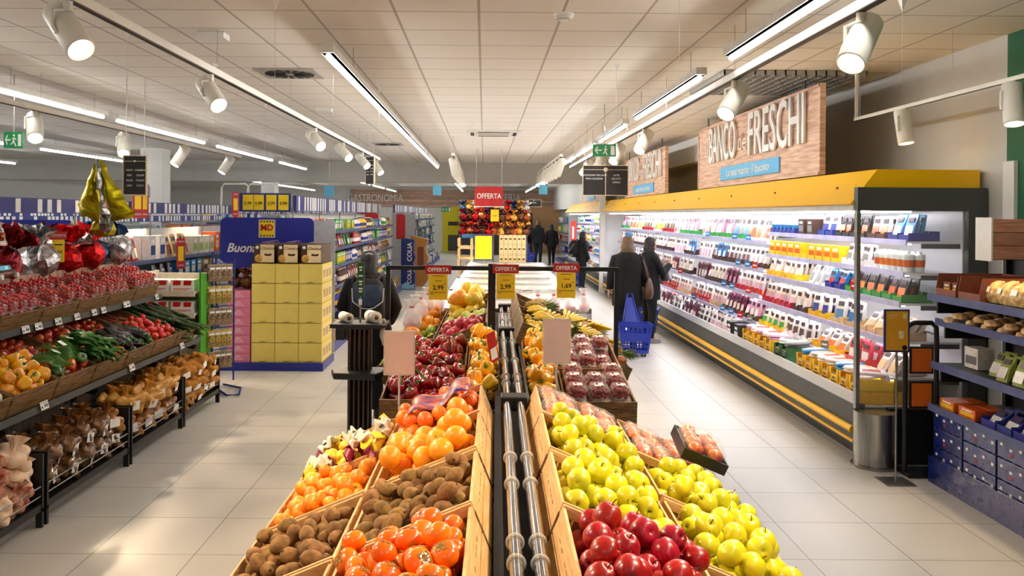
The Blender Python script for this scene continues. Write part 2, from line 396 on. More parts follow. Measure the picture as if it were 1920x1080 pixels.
lampline(-8.6, 3.2, [(25, 33), (34, 43)], 'white lamp in the back hall at the left')
lampline(-1.2, 3.17, [(-4.5, -1.5)], 'white lamp behind the camera position')
# ---------------- spot tracks ----------------
spot_face = emit('spot_face', (1, .88, .68), 14)
spot_white = mat('spot_white', '#dedacd', .4, .0, var=.03)
def track(x, z, y0, y1, label, w=.06, h=.05):
    t = thing('lamp_track', label, 'track', (x, y0, z))
    b = MB(); b.box((-w/2, 0, -h/2), (w/2, y1-y0, h/2), spot_white); b.box((-w/2+.012, .01, -h/2-.004), (w/2-.012, y1-y0-.01, -h/2), black); b.build('rail', t)
    n = max(2, int((y1-y0)/2.4))
    for i in range(n+1):
        yy = .1+(y1-y0-.2)*i/n; MB().tube([(0, yy, h/2), (0, yy, CH-z-.002)], .002, steel, 4).build('suspension_wire', t)
    return t
track(-2.12, 3.1, 1.5, 17.0, 'white track rail with cylinder spots left of the middle island')
track(-4.62, 3.06, 4.0, 16.0, 'white track rail with cylinder spots above the vegetable stand')
track(1.88, 3.06, 1.5, 18.5, 'white track rail with spots beside the cold cabinet lamps')
tr = track(3.58, 2.95, 4.8, 8.2, 'thin white rail turning up to the ceiling near the green wall', .035, .03)
MB().box((-.012, 3.36, 0), (.012, 3.39, CH-2.95-.002), spot_white).build('drop_rod', tr)
track(-.58, 3.1, 15.5, 22.5, 'far white spot track left of the red offer sign')
track(1.40, 3.1, 15.5, 22.0, 'far white spot track right of the red offer sign')
def spot():
    t = thing('track_spotlight', '', '')
    # local frame: lamp axis along -Z, head below bracket
    MB().lathe([(.0, .0), (.072, .0), (.076, -.01), (.078, -.33), (.073, -.345), (.070, -.338)], spot_white, 28).build('head', t)
    MB().lathe([(0, -.328), (.066, -.328), (.07, -.337), (.066, -.338), (0, -.338)], spot_face, 24).build('lens', t)
    return t
def add_spot(x, y, z, tx, ty, tz, label, group, on=True, power=1.0, s=1.0, size=70):
    """a cylinder head under the rail at (x,y,z), aimed at the target; the bracket is a part"""
    p = Vector((x, y, z-.19*s)); d = (Vector((tx, ty, tz))-p).normalized()
    q = (-d).to_track_quat('Z', 'Y').to_matrix().to_4x4()
    M = Matrix.Translation(p - d*.16*s) @ q @ Matrix.Scale(s, 4)
    key = 'spot' if on else 'spot_dim'
    def bl():
        t = spot(); return t
    o = place(key, bl, M, label, 'spotlight', group)
    br = MB(); Mi = M.inverted()
    side = d.cross(Vector((0, 0, 1))).normalized()*.086*s
    br.tube([(x, y, z-.032), (x, y, z-.09*s)], .025*s, spot_white, 10, M=Mi)
    br.tube([Vector((x, y, z-.08*s)), Vector((x, y, z-.10*s))+side*1.0, p+side, p+side+d*.05], .012*s, spot_white, 6, M=Mi)
    br.build('bracket', o)
    if on:
        l = bpy.data.lights.new('spot_beam', 'SPOT'); l.energy = SPOT_W*power; l.color = WARM; l.spot_size = math.radians(size); l.spot_blend = .6; l.shadow_soft_size = .05
        lo = bpy.data.objects.new('spot_beam', l); COL.objects.link(lo); lo.matrix_world = Matrix.Translation(p + d*(.2*s)) @ q
        lo.parent = o; lo.matrix_parent_inverse = M.inverted()
    return o
side = ['nearest', 'second', 'third', 'fourth', 'fifth', 'sixth', 'seventh', 'eighth', 'ninth', 'tenth']
for i, (y, tgt) in enumerate(((4.30, (-.4, 3.2, .9)), (6.55, (-.5, 5.0, 1)), (10.6, (-.3, 8.6, 1)), (12.7, (.0, 10.8, .9)), (14.7, (-.2, 13, .9)), (16.7, (-.6, 15.5, .8)))):
    add_spot(-2.12, y, 3.1, *tgt, 'white cylinder spotlight on the rail left of the island, %s from the camera' % side[i], 'spots on the left island rail', s=.92, power=1.2)
for i, (y, tgt) in enumerate(((2.2, (-.5, 2.6, .9)),)):
    add_spot(-2.12, y, 3.1, *tgt, 'white cylinder spotlight behind the frame on the left island rail', 'spots on the left island rail', s=.92)
for i, (y, tgt) in enumerate(((8.7, (-3.6, 7.0, .8)), (10.85, (-3.9, 9.2, .9)), (12.9, (-5.6, 12, 1)), (15.2, (-5.6, 14.4, 1)))):
    add_spot(-4.62, y, 3.06, *tgt, 'beige cylinder spotlight tilted over the vegetable stand, %s from the camera' % side[i], 'spots above the vegetable stand', power=1.7)
for i, (y, tgt) in enumerate(((4.25, (.6, 3.1, .9)), (6.4, (.5, 5.2, 1)), (10.0, (.6, 8.6, .9)), (12.0, (.7, 10.8, .9)), (13.8, (.6, 12.6, .9)), (15.6, (.4, 14.6, .9)), (2.3, (.7, 2.4, .9)))):
    add_spot(1.88, y, 3.06, *tgt, 'white bracket spotlight on the rail by the cold cabinet, %s from the camera' % side[i], 'spots on the right rail', s=.92, power=1.2)
add_spot(3.58, 7.25, 2.95, 3.75, 6.9, .6, 'small white spotlight hanging from the thin rail near the green wall', 'spots on the thin rail', s=.85, power=.5)
add_spot(3.58, 5.75, 2.95, 3.4, 5.2, .6, 'small white spotlight cut by the right edge of the frame', 'spots on the thin rail', s=.85, power=.6)
for i in range(8):
    add_spot(-.58, 16+i*.85, 3.1, -.25, 17+i*.6, 1.2, 'white spotlight in the dense far row left of the red offer sign', 'dense far spots, left row', power=.35)
    add_spot(1.40, 15.8+i*.8, 3.1, .9, 16.5+i*.6, 1.2, 'white spotlight in the dense far row right of the red offer sign', 'dense far spots, right row', power=.35)
# ================= fruit =================
woodl = wood('crate_wood', '#e0b67c', '#c8965a', 7, (2, 1, 10), .55)
woodd = wood('crate_wood_dark', '#96703f', '#5d4124', 9, (2, 1, 10), .6)
stemg = mat('stem_green', '#4c7a22', .5, var=.25, scale=30)
stemb = mat('stem_brown', '#4a3320', .7)
def ngon(r, a): return r
def prof(fn, n=14): return [fn(i/n) for i in range(n+1)]
def fruit_mat(name, c1, c2, rough=.3, scale=14, rnd=.12, bump=.05, coat=.3, stretch=(1,1,1)):
    return mat(name, c1, rough, 0, .1, scale, bump, col2=c2, rnd=rnd, coat=coat, stretch=stretch, sss=.0)
def b_apple(mname, c1, c2, r=.04, tall=1.0, stretch=(1,1,1)):
    def f():
        m = fruit_mat(mname, c1, c2, stretch=stretch)
        o = MB(); P = []
        for i in range(15):
            a = PI*i/14; rr = math.sin(a)**.85*r*(1+.10*math.cos(a)); z = -math.cos(a)*r*.92*tall
            if i == 0: rr, z = .001, -r*.72*tall
            if i == 1: rr, z = r*.2, -r*.84*tall
            if i == 14: rr, z = .001, r*.62*tall
            if i == 13: rr, z = r*.2, r*.82*tall
            P.append((rr, z))
        o.lathe(P, m, 18, lambda q, t, z: q*(1+.03*math.cos(5*t)*(1 if z < 0 else .3)))
        a = o.build({'apple_yellow': 'golden_apple', 'apple_red': 'red_apple', 'apple_pink': 'pink_apple', 'apple_green': 'green_apple'}[mname])
        MB().tube([(0, 0, r*.6*tall), (.001, .002, r*.95*tall), (.004, .006, r*1.25*tall)], .0016, stemb, 5).build('stem', a)
        return a
    return f
def b_kiwi():
    m = mat('kiwi_skin', '#946c38', .85, 0, .2, 40, .5, col2='#73532c', rnd=.2)
    P = [(math.sin(PI*i/12)**.9*.0265, -math.cos(PI*i/12)*.036) for i in range(13)]
    P[0] = (.001, -.0365); P[-1] = (.001, .038)
    a = MB().lathe(P, m, 14).build('kiwi')
    MB().lathe([(.006, .0345), (.005, .039), (.001, .040)], stemb, 8).build('blossom_end', a)
    return a
def b_citrus(name, mname, c1, c2, r, fl=.92, lobes=0, tip=0):
    def f():
        m = mat(mname, c1, .38, 0, .1, 60, .25, col2=c2, rnd=.10, coat=.2)
        P = [(math.sin(PI*i/12)*r, -math.cos(PI*i/12)*r*fl) for i in range(13)]
        P[0] = (.001, -r*fl*.97); P[-1] = (.001, r*fl*.93)
        if tip: P = [(.001, -r*1.5), (r*.2, -r*1.38), (r*.42, -r*1.15)]+[(math.sin(PI*i/12)*r, -math.cos(PI*i/12)*r*1.08) for i in range(3, 10)]+[(r*.42, r*1.15), (r*.2, r*1.36), (.001, r*1.5)]
        a = MB().lathe(P, m, 16, (lambda q, t, z: q*(1+.03*math.cos(lobes*t))) if lobes else None).build(name)
        MB().lathe([(.005, P[-1][1]-.001), (.004, P[-1][1]+.002), (.001, P[-1][1]+.002)], stemg, 6).build('stem_end', a)
        return a
    return f
def b_persimmon():
    m = fruit_mat('persimmon_skin', '#ee6606', '#f4860f', .22, 10, .08, .03, .5)
    P = [(math.sin(PI*i/12)**.85*.038, -math.cos(PI*i/12)*.030) for i in range(13)]; P[0] = (.001, -.028); P[-1] = (.001, .025)
    a = MB().lathe(P, m, 18, lambda q, t, z: q*(1+.035*math.cos(4*t))).build('persimmon')
    c = MB(); lf = mat('calyx_leaf', '#7a6a2a', .7, var=.3)
    for k in range(4): c.add([(0, 0, .027), (.011, -.008, .030), (.023, 0, .0285), (.011, .008, .030)], [(0, 1, 2, 3)], lf, False, Matrix.Rotation(k*PI/2, 4, 'Z'))
    c.build('calyx', a); return a
def b_pepper(mname, c1, c2):
    def f():
        m = fruit_mat(mname, c1, c2, .14, 8, .12, .05, .8)
        P = [(.001, -.040), (.014, -.045), (.028, -.043), (.036, -.028), (.040, -.005), (.0425, .018), (.040, .032), (.030, .041), (.016, .040), (.001, .033)]
        a = MB().lathe(P, m, 24, lambda q, t, z: q*(1+(.10-.05*(z > 0))*math.cos(4*t)-.03*math.cos(2*t+1))).build('bell_pepper')
        s = MB(); s.lathe([(.014, .034), (.012, .040), (.005, .043), (.0045, .052), (.001, .053)], stemg, 9)
        s.tube([(0, 0, .045), (.002, .002, .060), (.008, .004, .070)], [.0045, .004, .005], stemg, 7); s.build('stem', a)
        return a
    return f
def b_tomato(mname, c1, c2, r=.03, tall=.85):
    def f():
        m = fruit_mat(mname, c1, c2, .15, 8, .1, .02, .7)
        P = [(math.sin(PI*i/10)**.9*r, -math.cos(PI*i/10)*r*tall) for i in range(11)]; P[0] = (.001, -r*tall*.95); P[-1] = (.001, r*tall*.82)
        a = MB().lathe(P, m, 14, lambda q, t, z: q*(1+.02*math.cos(5*t))).build('tomato')
        c = MB()
        for k in range(5):
            M = Matrix.Rotation(k*2*PI/5, 4, 'Z'); c.add([(0, 0, r*tall*.9), (r*.3, -.003, r*tall*1.02), (r*.75, 0, r*tall*.93), (r*.3, .003, r*tall*1.02)], [(0, 1, 2, 3)], stemg, False, M)
        c.build('calyx', a); return a
    return f
def b_long(name, mname, c1, c2, L_, r, bend, cap=None, profile=None, rough=.3, coat=.4):
    def f():
        m = fruit_mat(mname, c1, c2, rough, 25, .12, .08, coat, (8, 8, 1))
        n = 10; pts = []; rad = []
        for i in range(n+1):
            t = i/n; pts.append((bend*math.sin(t*PI), 0, (t-.5)*L_)); rad.append(r*(profile(t) if profile else min(1, .35+4*t, .35+4*(1-t))))
        a = MB().tube(pts, rad, m, 10).build(name)
        if cap:
            MB().tube([(0, 0, L_/2-.006), (0, 0, L_/2+.012), (.004, 0, L_/2+.03)], [r*.75, r*.3, r*.22], stemg, 8).build(cap, a)
        return a
    return f
def drop(Wd, D, r, n, rnd, K=10, r_eff=.9, mound=0):
    """lets n balls fall one by one into a box; each takes the lowest of K tries"""
    P = []; d2 = (2*r*r_eff)**2
    for _ in range(n):
        best = None
        for _k in range(K):
            x = rnd.uniform(-Wd/2+r, Wd/2-r); y = rnd.uniform(-D/2+r, D/2-r); z = r
            for (a, b, c) in P:
                q = d2-(a-x)**2-(b-y)**2
                if q > 0: z = max(z, c+math.sqrt(q))
            sc = z + mound*((x/Wd)**2+(y/D)**2)
            if best is None or sc < best[0]: best = (sc, x, y, z)
        P.append(best[1:])
    return P
def rot_rand(rnd): return Euler((rnd.uniform(0, 6.28), rnd.uniform(0, 6.28), rnd.uniform(0, 6.28))).to_matrix().to_4x4()
def rot_up(rnd, tilt=.9): return Euler((rnd.gauss(0, tilt), rnd.gauss(0, tilt), rnd.uniform(0, 6.28))).to_matrix().to_4x4()
def pile(key, builder, M, Wd, D, r, n, label, cat, group, seed, z0=.0, rot=rot_rand, K=10, r_eff=.9, mound=0):
    rnd = random.Random(seed)
    for (x, y, z) in drop(Wd, D, r, n, rnd, K, r_eff, mound):
        place(key, builder, M @ Matrix.Translation((x, y, z+z0)) @ rot(rnd) @ Matrix.Scale(rnd.uniform(.93, 1.06), 4), label, cat, group)
# ---------------- crates ----------------
def crate_builder(w, d, h, light=True, floor_h=.06):
    """crate with its inner (spine) side at -X"""
    def f():
        t = thing('produce_crate', '', '')
        A = woodl if light else woodd; B = woodd
        MB().box((-w/2+.012, -d/2+.012, 0), (w/2-.012, d/2-.012, floor_h), B).build('base', t)
        for sgn in (-1, 1):      # long sides: solid board with hand slots
            b = MB(); x0 = sgn*(w/2-.011); x1 = sgn*w/2; a, c = min(x0, x1), max(x0, x1)
            for z0, z1 in ((0, h*.46), (h*.50, h)): b.box((a, -d/2+.012, z0), (c, d/2-.012, z1), A)
            b.box((a+.003, -d/2+.012, h*.46), (c-.003, d/2-.012, h*.5), B)
            for q in (-.16, -.10, -.05, .05, .12): b.box((min(a, c)-.001, q*d/.6, h*.68), (c+.001, q*d/.6+.035, h*.71), B)
            b.build('long_side', t, .0015)
        for sgn in (-1, 1):      # ends: two rails with short ribs between
            b = MB(); y0 = sgn*(d/2-.012); y1 = sgn*d/2; a, c = min(y0, y1), max(y0, y1)
            b.box((-w/2, a, h*.84), (w/2, c, h+.008), A); b.box((-w/2, a, 0), (w/2, c, h*.6), B); b.box((-w/2, a+.004, h*.6), (w/2, c-.004, h*.84), B)
            n = 14
            for i in range(n): b.box((-w/2+(i+.3)*w/n, a, h*.6), (-w/2+(i+.55)*w/n, c, h*.84), A)
            b.build('end_side', t, .0015)
        return t
    return f
TH = math.radians(22.7)
def slope(sd, y, z, s, h=.16, xin=.13, xc=.07, th=TH):
    """frame of a crate on the sloping side; sd -1 left, +1 right; s = distance down the slope to the crate centre"""
    e = Vector((sd*math.cos(th), 0, -math.sin(th))); nrm = Vector((sd*math.sin(th), 0, math.cos(th)))
    p = Vector((xc+sd*xin, y, z)) + e*s - nrm*h
    return ISL @ Matrix.Translation(p) @ (Matrix.Rotation(PI, 4, 'Z') if sd < 0 else Matrix.Identity(4)) @ Matrix.Rotation(th, 4, 'Y')
ROWS = [1.66, 2.26, 2.86, 3.48, 4.07]
side_n = {-1: 'left', 1: 'right'}
rowsn = ['off the bottom edge', 'nearest the camera', 'second from the camera', 'third from the camera', 'fourth from the camera']
cr16 = crate_builder(.43, .585, .16)
what = {(-1,1,0): 'persimmons', (-1,2,0): 'kiwis', (-1,3,0): 'large yellow oranges', (-1,4,0): 'netted oranges', (-1,1,1): 'kiwis', (-1,2,1): 'kiwis', (-1,3,1): 'mandarins', (-1,4,1): 'bagged lemons',
        (1,1,0): 'red apples', (1,2,0): 'yellow apples', (1,3,0): 'yellow apples', (1,4,0): 'film wrapped apple trays', (1,1,1): 'yellow apples', (1,2,1): 'yellow apples', (1,3,1): 'yellow apples', (1,4,1): 'film wrapped apple trays'}
for sd in (-1, 1):
    for r in range(1, 5):
        for k in (0, 1):
            if r == 1 and k == 1 and sd < 0: pass
            place('crate16', cr16, slope(sd, ROWS[r], 1.13, .222+.455*k), 'pale crate of %s, island %s, %s column, %s' % (what[(sd, r, k)], side_n[sd]+' side', 'inner' if k == 0 else 'outer', rowsn[r]), 'crate', 'wooden crates on the near island')
IW, ID = .40, .55
def up(s, r, k, dz=.06): return slope(s, ROWS[r], 1.13, .222+.455*k) @ Matrix.Translation((0, 0, dz))
nm = lambda sd, r, k: '%s crate on the %s slope, %s' % ('inner' if k == 0 else 'outer', side_n[sd], rowsn[r])
pile('persimmon', b_persimmon, up(-1, 1, 0), IW, ID, .036, 72, 'glossy orange persimmon in the inner left crate at the bottom edge', 'fruit', 'persimmons', 11, rot=lambda q: rot_up(q, .6))
pile('kiwi', b_kiwi, up(-1, 2, 0), IW, ID, .031, 92, 'brown kiwi in the inner left crate above the persimmons', 'fruit', 'kiwis, inner crate', 12)
pile('kiwi', b_kiwi, up(-1, 2, 1), IW, ID, .031, 88, 'brown kiwi in the outer left crate beside the mandarins', 'fruit', 'kiwis, outer crate', 13)
pile('kiwi', b_kiwi, up(-1, 1, 1), IW, ID, .031, 50, 'brown kiwi in the outer left crate cut by the bottom edge', 'fruit', 'kiwis, crate at the frame edge', 14)
OR = b_citrus('orange', 'orange_skin_yellow', '#f59408', '#f8a818', .047)
pile('orangeY', OR, up(-1, 3, 0), IW, ID, .045, 34, 'large yellow-orange orange in the inner left crate behind the kiwis', 'fruit', 'yellow oranges', 15, mound=.02)
MA = b_citrus('mandarin', 'mandarin_skin', '#f98a0c', '#fb9c1c', .034, .8, 5)
pile('mandarin', MA, up(-1, 3, 1), IW, ID, .032, 84, 'orange mandarin in the outer left crate between kiwis and lemons', 'fruit', 'mandarins', 16)
LE = b_citrus('lemon', 'lemon_skin', '#f5c80e', '#fbdc3a', .030, tip=1)
pile('lemon', LE, up(-1, 4, 1, .07), IW, ID, .033, 62, 'yellow lemon in the outer left crate among printed bags', 'fruit', 'lemons', 17)
ON = b_citrus('orange', 'orange_skin_red', '#ee6c08', '#f58414', .039)
pile('orangeR', ON, up(-1, 4, 0), IW, ID, .038, 62, 'deep orange orange lying under the red net in the inner left crate', 'fruit', 'net oranges', 18, mound=-.05)
AY = b_apple('apple_yellow', '#dccf18', '#c4c422', .041)
AR = b_apple('apple_red', '#b3121c', '#8e0d18', .040, 1.08, (9, 9, 1))
pile('appleR', AR, up(1, 1, 0), IW, ID, .040, 58, 'red apple in the inner right crate at the bottom edge', 'fruit', 'red apples', 21, rot=lambda q: rot_up(q, .8))
for i, (r, k, n, wd) in enumerate(((2, 0, 50, 'inner right crate above the red apples'), (3, 0, 50, 'inner right crate just below the wrapped trays'), (2, 1, 50, 'outer right crate with a view of its big near apples'), (3, 1, 46, 'outer right crate nearest the aisle trays'))):
    pile('appleY', AY, up(1, r, k), IW, ID, .041, n, 'yellow-green apple in the '+wd, 'fruit', 'yellow apples, '+wd, 22+i, rot=lambda q: rot_up(q, .9))
# black stickers on some apples are left to the fruit itself: small discs on a few top apples
# ---------------- wrapped apple trays ----------------
film_m = film('clear_film', '#ffffff', .03, .06, .8, 25)
film_y = film('amber_film', '#e0a040', .30, .10, .6, 20)
film_red = film('red_net_film', '#e03018', .35, .3, .4, 60)
def b_tray():
    t = thing('wrapped_apple_tray', '', '')
    m = fruit_mat('apple_bicolour', '#c8141c', '#e89a2c', .25, 22, .15, .02, .5)
    MB().box((-.10, -.14, 0), (.10, .14, .012), blackp).build('tray_base', t)
    b = MB()
    for (a, c) in (((-.105, -.145, .0), (-.098, .145, .05)), ((.098, -.145, 0), (.105, .145, .05)), ((-.105, -.145, 0), (.105, -.138, .05)), ((-.105, .138, 0), (.105, .145, .05))): b.box(a, c, blackp)
    b.build('tray_rim', t)
    P = [(math.sin(PI*i/10)**.9*.037, -math.cos(PI*i/10)*.034) for i in range(11)]; P[0] = (.001, -.03); P[-1] = (.001, .026)
    for i in range(2):
        for j in range(4):
            MB().lathe(P, m, 14, M=MAT((-.045+.09*i, -.10+.067*j, .046+.006*((i+j) % 2)), rx=.5*((i*3+j) % 3-1), rz=i+j)).build('apple', t)
    pts = []; rings = []
    for (q, z) in ((1, .045), (.97, .07), (.84, .088), (.5, .094), (.05, .095)):
        rings.append([(.104*q*math.copysign(abs(math.cos(a))**.5, math.cos(a)), .144*q*math.copysign(abs(math.sin(a))**.5, math.sin(a)), z+.004*math.sin(a*6)) for a in [2*PI*i/24 for i in range(24)]])
    MB().rings(rings, film_m, True, True, False).build('film_wrap', t)
    MB().box((-.035, .146, .005), (.035, .1475, .042), mat('label_dark', '#2a1a14', .5)).build('brand_label', t)
    return t
for i, (r, k, xs, ys) in enumerate(((4, 0, (-.10, .11), (-.14, .15)), (4, 1, (-.10, .11), (-.14, .15)))):
    for x in xs:
        for y in ys:
            n_ = i*4+(x > 0)*2+(y > 0)
            place('tray', b_tray, up(1, r, k, .10) @ MAT((x, y, 0), rz=R.uniform(-.08, .08)+(PI if y < 0 else 0), rx=R.uniform(-.04, .04)),
                  'black tray of red-yellow apples under clear film, %s crate, %s corner' % ('inner' if k == 0 else 'outer', ['near upper', 'far upper', 'near lower', 'far lower'][n_ % 4]), 'fruit tray', 'film wrapped apple trays')
def pack(x0, M, lab):  # a spare tray propped on the outer edge
    place('tray', b_tray, M, lab, 'fruit tray', 'film wrapped apple trays')
pack(0, slope(1, 3.92, 1.13, .76, .0) @ MAT((0, 0, .075), rx=.12), 'black tray of apples jutting over the outer right crate edge')
# ---------------- oranges net wrap with printed band ----------------
t = thing('orange_net_label', 'red net with a blue printed paper band lying over the oranges', 'net bag', M=up(-1, 4, 0, .0))
def sheet(name, parent, fx, nu, nv, m, thick=.0012):
    vs = [fx(i/nu, j/nv) for i in range(nu+1) for j in range(nv+1)]; fs = []
    for i in range(nu):
        for j in range(nv): a = i*(nv+1)+j; fs.append((a, a+nv+1, a+nv+2, a+1))
    o = MB().add(vs, fs, m, True).build(name, parent); s = o.modifiers.new('thickness', 'SOLIDIFY'); s.thickness = thick; return o
# small red net strands
netm = mat('red_net', '#e5281a', .45, var=.1)
nb = MB()
for i in range(9):
    nb.tube([(-.19+.045*i, -.27+.04*j, .215+.014*math.sin(i*1.3+j)+.02*math.cos(j*.9)) for j in range(14)], .0009, netm, 4)
for j in range(13):
    nb.tube([(-.19+.045*i, -.27+.042*j, .215+.014*math.sin(i*1.3+j)+.02*math.cos(j*.9)) for i in range(9)], .0009, netm, 4)
nb.build('net', t)['kind'] = 'stuff'
def bandm():
    m = mat('navy_print', '#1b1b78', .4, 0, .1, 26, 0, col2='#c8703c'); return m
sheet('printed_band', t, lambda u, v: (-.19+.30*u, -.10+.26*v+.04*u, .238+.02*math.sin(u*9)+.012*math.cos(v*8)), 16, 10, bandm())
def carton_bag(M, lab):
    def f():
        t = thing('printed_fruit_bag', '', '')
        wm = mat('bag_white', '#f4eedd', .5, 0, .05, 30, .3); mm = mat('bag_maroon', '#8a1238', .4, var=.1); dark = mat('seal_dark', '#30261a', .6)
        cr = lambda u, v: .018*math.sin(u*11+v*5)+.014*math.cos(v*13+u*3)-.07*((u-.5)**2+(v-.5)**2)
        sheet('paper_front', t, lambda u, v: (-.055+.11*u, -.03+.09*v, cr(u, v)), 12, 10, wm)
        sheet('maroon_band', t, lambda u, v: (-.06+.12*u, -.065+.04*v, cr(u, -.3)-.01+.012*v), 12, 4, mm)
        sheet('side_fold', t, lambda u, v: (.05+.05*u, -.05+.09*v+.02*u, cr(1, v)-.04*u), 6, 8, mm)
        sheet('lemon_print', t, lambda u, v: (-.10+.05*u, -.04+.07*v, cr(0, v)-.03+.03*u), 6, 6, mat('print_yellow', '#f0c818', .5, var=.1))
        MB().cyl((.01, .02, cr(.6, .5)+.002), (.01, .02, cr(.6, .5)+.006), .012, dark, 14).build('round_seal', t)
        return t
    place('fruitbag', f, M, lab, 'fruit bag', 'printed bags among the lemons')
for i, (x, y, z, rz, rx, ry) in enumerate(((.16, -.20, .0, .5, .5, .2), (.02, -.14, .01, 2.6, .3, .3), (-.15, -.05, .02, 1.2, -.2, .5), (.12, .13, .0, 3.9, .3, .2), (-.10, .20, .04, .4, .5, .1), (-.16, .28, .05, 5.2, .9, .1))):
    carton_bag(up(-1, 4, 1, .19+z) @ MAT((x, y, .0), rz=rz, rx=rx, ry=ry), 'crumpled white and maroon printed lemon bag, '+['at the mandarins end', 'near the middle of the crate', 'toward the net oranges', 'at the outer edge', 'under the blank card', 'farthest one below the scale'][i])
# ---------------- island body ----------------
isl = thing('display_island', 'long black metal fruit display island running down the middle aisle', 'display', M=ISL)
b = MB()
for (y0, y1) in ((1.0, 4.4), (4.7, 6.2), (6.3, 8.8)):
    b.box((-.55, y0, .03), (.69, y1, .12), black)
b.build('plinth', isl)
for (y0, y1, zt) in ((1.3, 4.4, .93), (6.3, 8.8, 1.0)):
    for sd in (-1, 1):
        M = slope(sd, 0, zt+.2, .45, .16); Mi = ISL.inverted() @ M
        MB().box((-.45, y0, -.03), (.47, y1, -.006), black, Mi).build('sloping_shelf', isl)
for y in (1.5, 2.56, 3.18, 4.3, 4.8, 6.1, 6.4, 7.5, 8.7):
    for sd in (-1, 1): MB().box((.07+sd*.42-.02, y-.02, .12), (.07+sd*.42+.02, y+.02, .78), black).build('leg', isl)
MB().box((-.13, 1.0, .12), (.27, 8.8, .82), black).build('core_panel', isl)
sb = MB(); sb.box((-.058, 1.0, .80), (-.048, 8.8, 1.02), grey_m); sb.box((-.045, 1.0, .9), (.0, 8.8, .91), black)
for y in (1.3, 3.05, 3.2, 4.4, 6.3): sb.box((-.05, y, .97), (.0, y+.012, .985), grey_m)
sb.box((.17, 1.0, .80), (.185, 8.8, 1.03), grey_m); sb.box((.0, 1.0, .82), (.03, 8.8, .99), black); sb.box((.155, 1.0, .82), (.17, 8.8, .99), black)
sb.build('centre_trough', isl)
# the two clear dispensing tubes
acry = mat('tube_grey', '#4a4a4a', .14, .3, var=.15, scale=3, stretch=(1, 1, .3), coat=1)
ringm = film('clear_ring', '#f2efe8', .35, .05, .1, 5)
t = thing('roll_tube_pair', 'pair of long clear grey tubes with rings along the island spine', 'tubes', M=ISL)
for (y0, y1) in ((1.2, 4.22), (4.42, 6.85), (7.0, 8.7)):
    for x in (.062, .128):
        MB().cyl((x, y0, 1.055), (x, y1, 1.055), .0195, acry, 20).build('tube', t)
        for y in ((1.75, 2.3, 2.45, 2.98, 3.3) if y0 < 2 else (4.75, 4.95, 5.5, 6.3) if y0 < 5 else (7.5, 8.1)):
            MB().lathe([(.0205, -.004), (.0275, -.003), (.0275, .003), (.0205, .004)], ringm, 20, M=MAT((x, y, 1.055), rx=PI/2)).build('clear_ring', t)
for y in (4.32, 6.92, 8.72):
    MB().box((.03, y-.06, 1.015), (.165, y+.06, 1.085), blackp).build('end_bracket', t, .006)
# ---------------- second section: crates facing the camera ----------------
T2 = math.radians(8)
def front(x, y, s=0): # y measured along the tilted plane from the front edge
    return ISL @ Matrix.Translation((x, 4.78+y*math.cos(T2), .79+y*math.sin(T2))) @ Matrix.Rotation(T2, 4, 'X')
def crate2(w, d, h, key):
    f = crate_builder(w, d, h, False)
    return f
for j in (0, 1):
    jn = ['front', 'rear'][j]
    place('c2a', crate_builder(.47, .60, .15, False), front(-.42, .33+.62*j), 'brown crate of dark red peppers left of the spine, %s one' % jn, 'crate', 'crates of the middle section')
    place('c2b', crate_builder(.20, .60, .15, False), front(-.075, .33+.62*j), 'narrow crate of yellow peppers left of the tubes, %s one' % jn, 'crate', 'crates of the middle section')
    place('c2b', crate_builder(.20, .60, .15, False), front(.285, .33+.62*j), 'narrow crate of yellow peppers right of the tubes, %s one' % jn, 'crate', 'crates of the middle section')
    place('c2c', crate_builder(.41, .60, .15, False), front(.60, .33+.62*j), 'brown crate of tomato punnets at the right aisle, %s one' % jn, 'crate', 'crates of the middle section')
PR = b_pepper('pepper_red', '#b01014', '#640c10'); PY = b_pepper('pepper_yellow', '#f5a80a', '#f8bb12')
for j in (0, 1):
    jn = ['front', 'rear'][j]
    pile('pepR', PR, front(-.42, .33+.62*j) @ MAT((0, 0, .06)), .45, .57, .041, 50 if j == 0 else 44, 'dark red bell pepper in the %s crate left of the spine' % jn, 'vegetable', 'red peppers, %s crate' % jn, 31+j, rot=lambda q: rot_up(q, .8), mound=.02)
    pile('pepY', PY, front(-.075, .33+.62*j) @ MAT((0, 0, .06)), .19, .57, .041, 28, 'yellow bell pepper in the %s narrow crate left of the tubes' % jn, 'vegetable', 'yellow peppers left, %s crate' % jn, 33+j, rot=lambda q: rot_up(q, .9))
    pile('pepY', PY, front(.285, .33+.62*j) @ MAT((0, 0, .06)), .19, .57, .041, 27, 'yellow bell pepper in the %s narrow crate right of the tubes' % jn, 'vegetable', 'yellow peppers right, %s crate' % jn, 35+j, rot=lambda q: rot_up(q, .9))
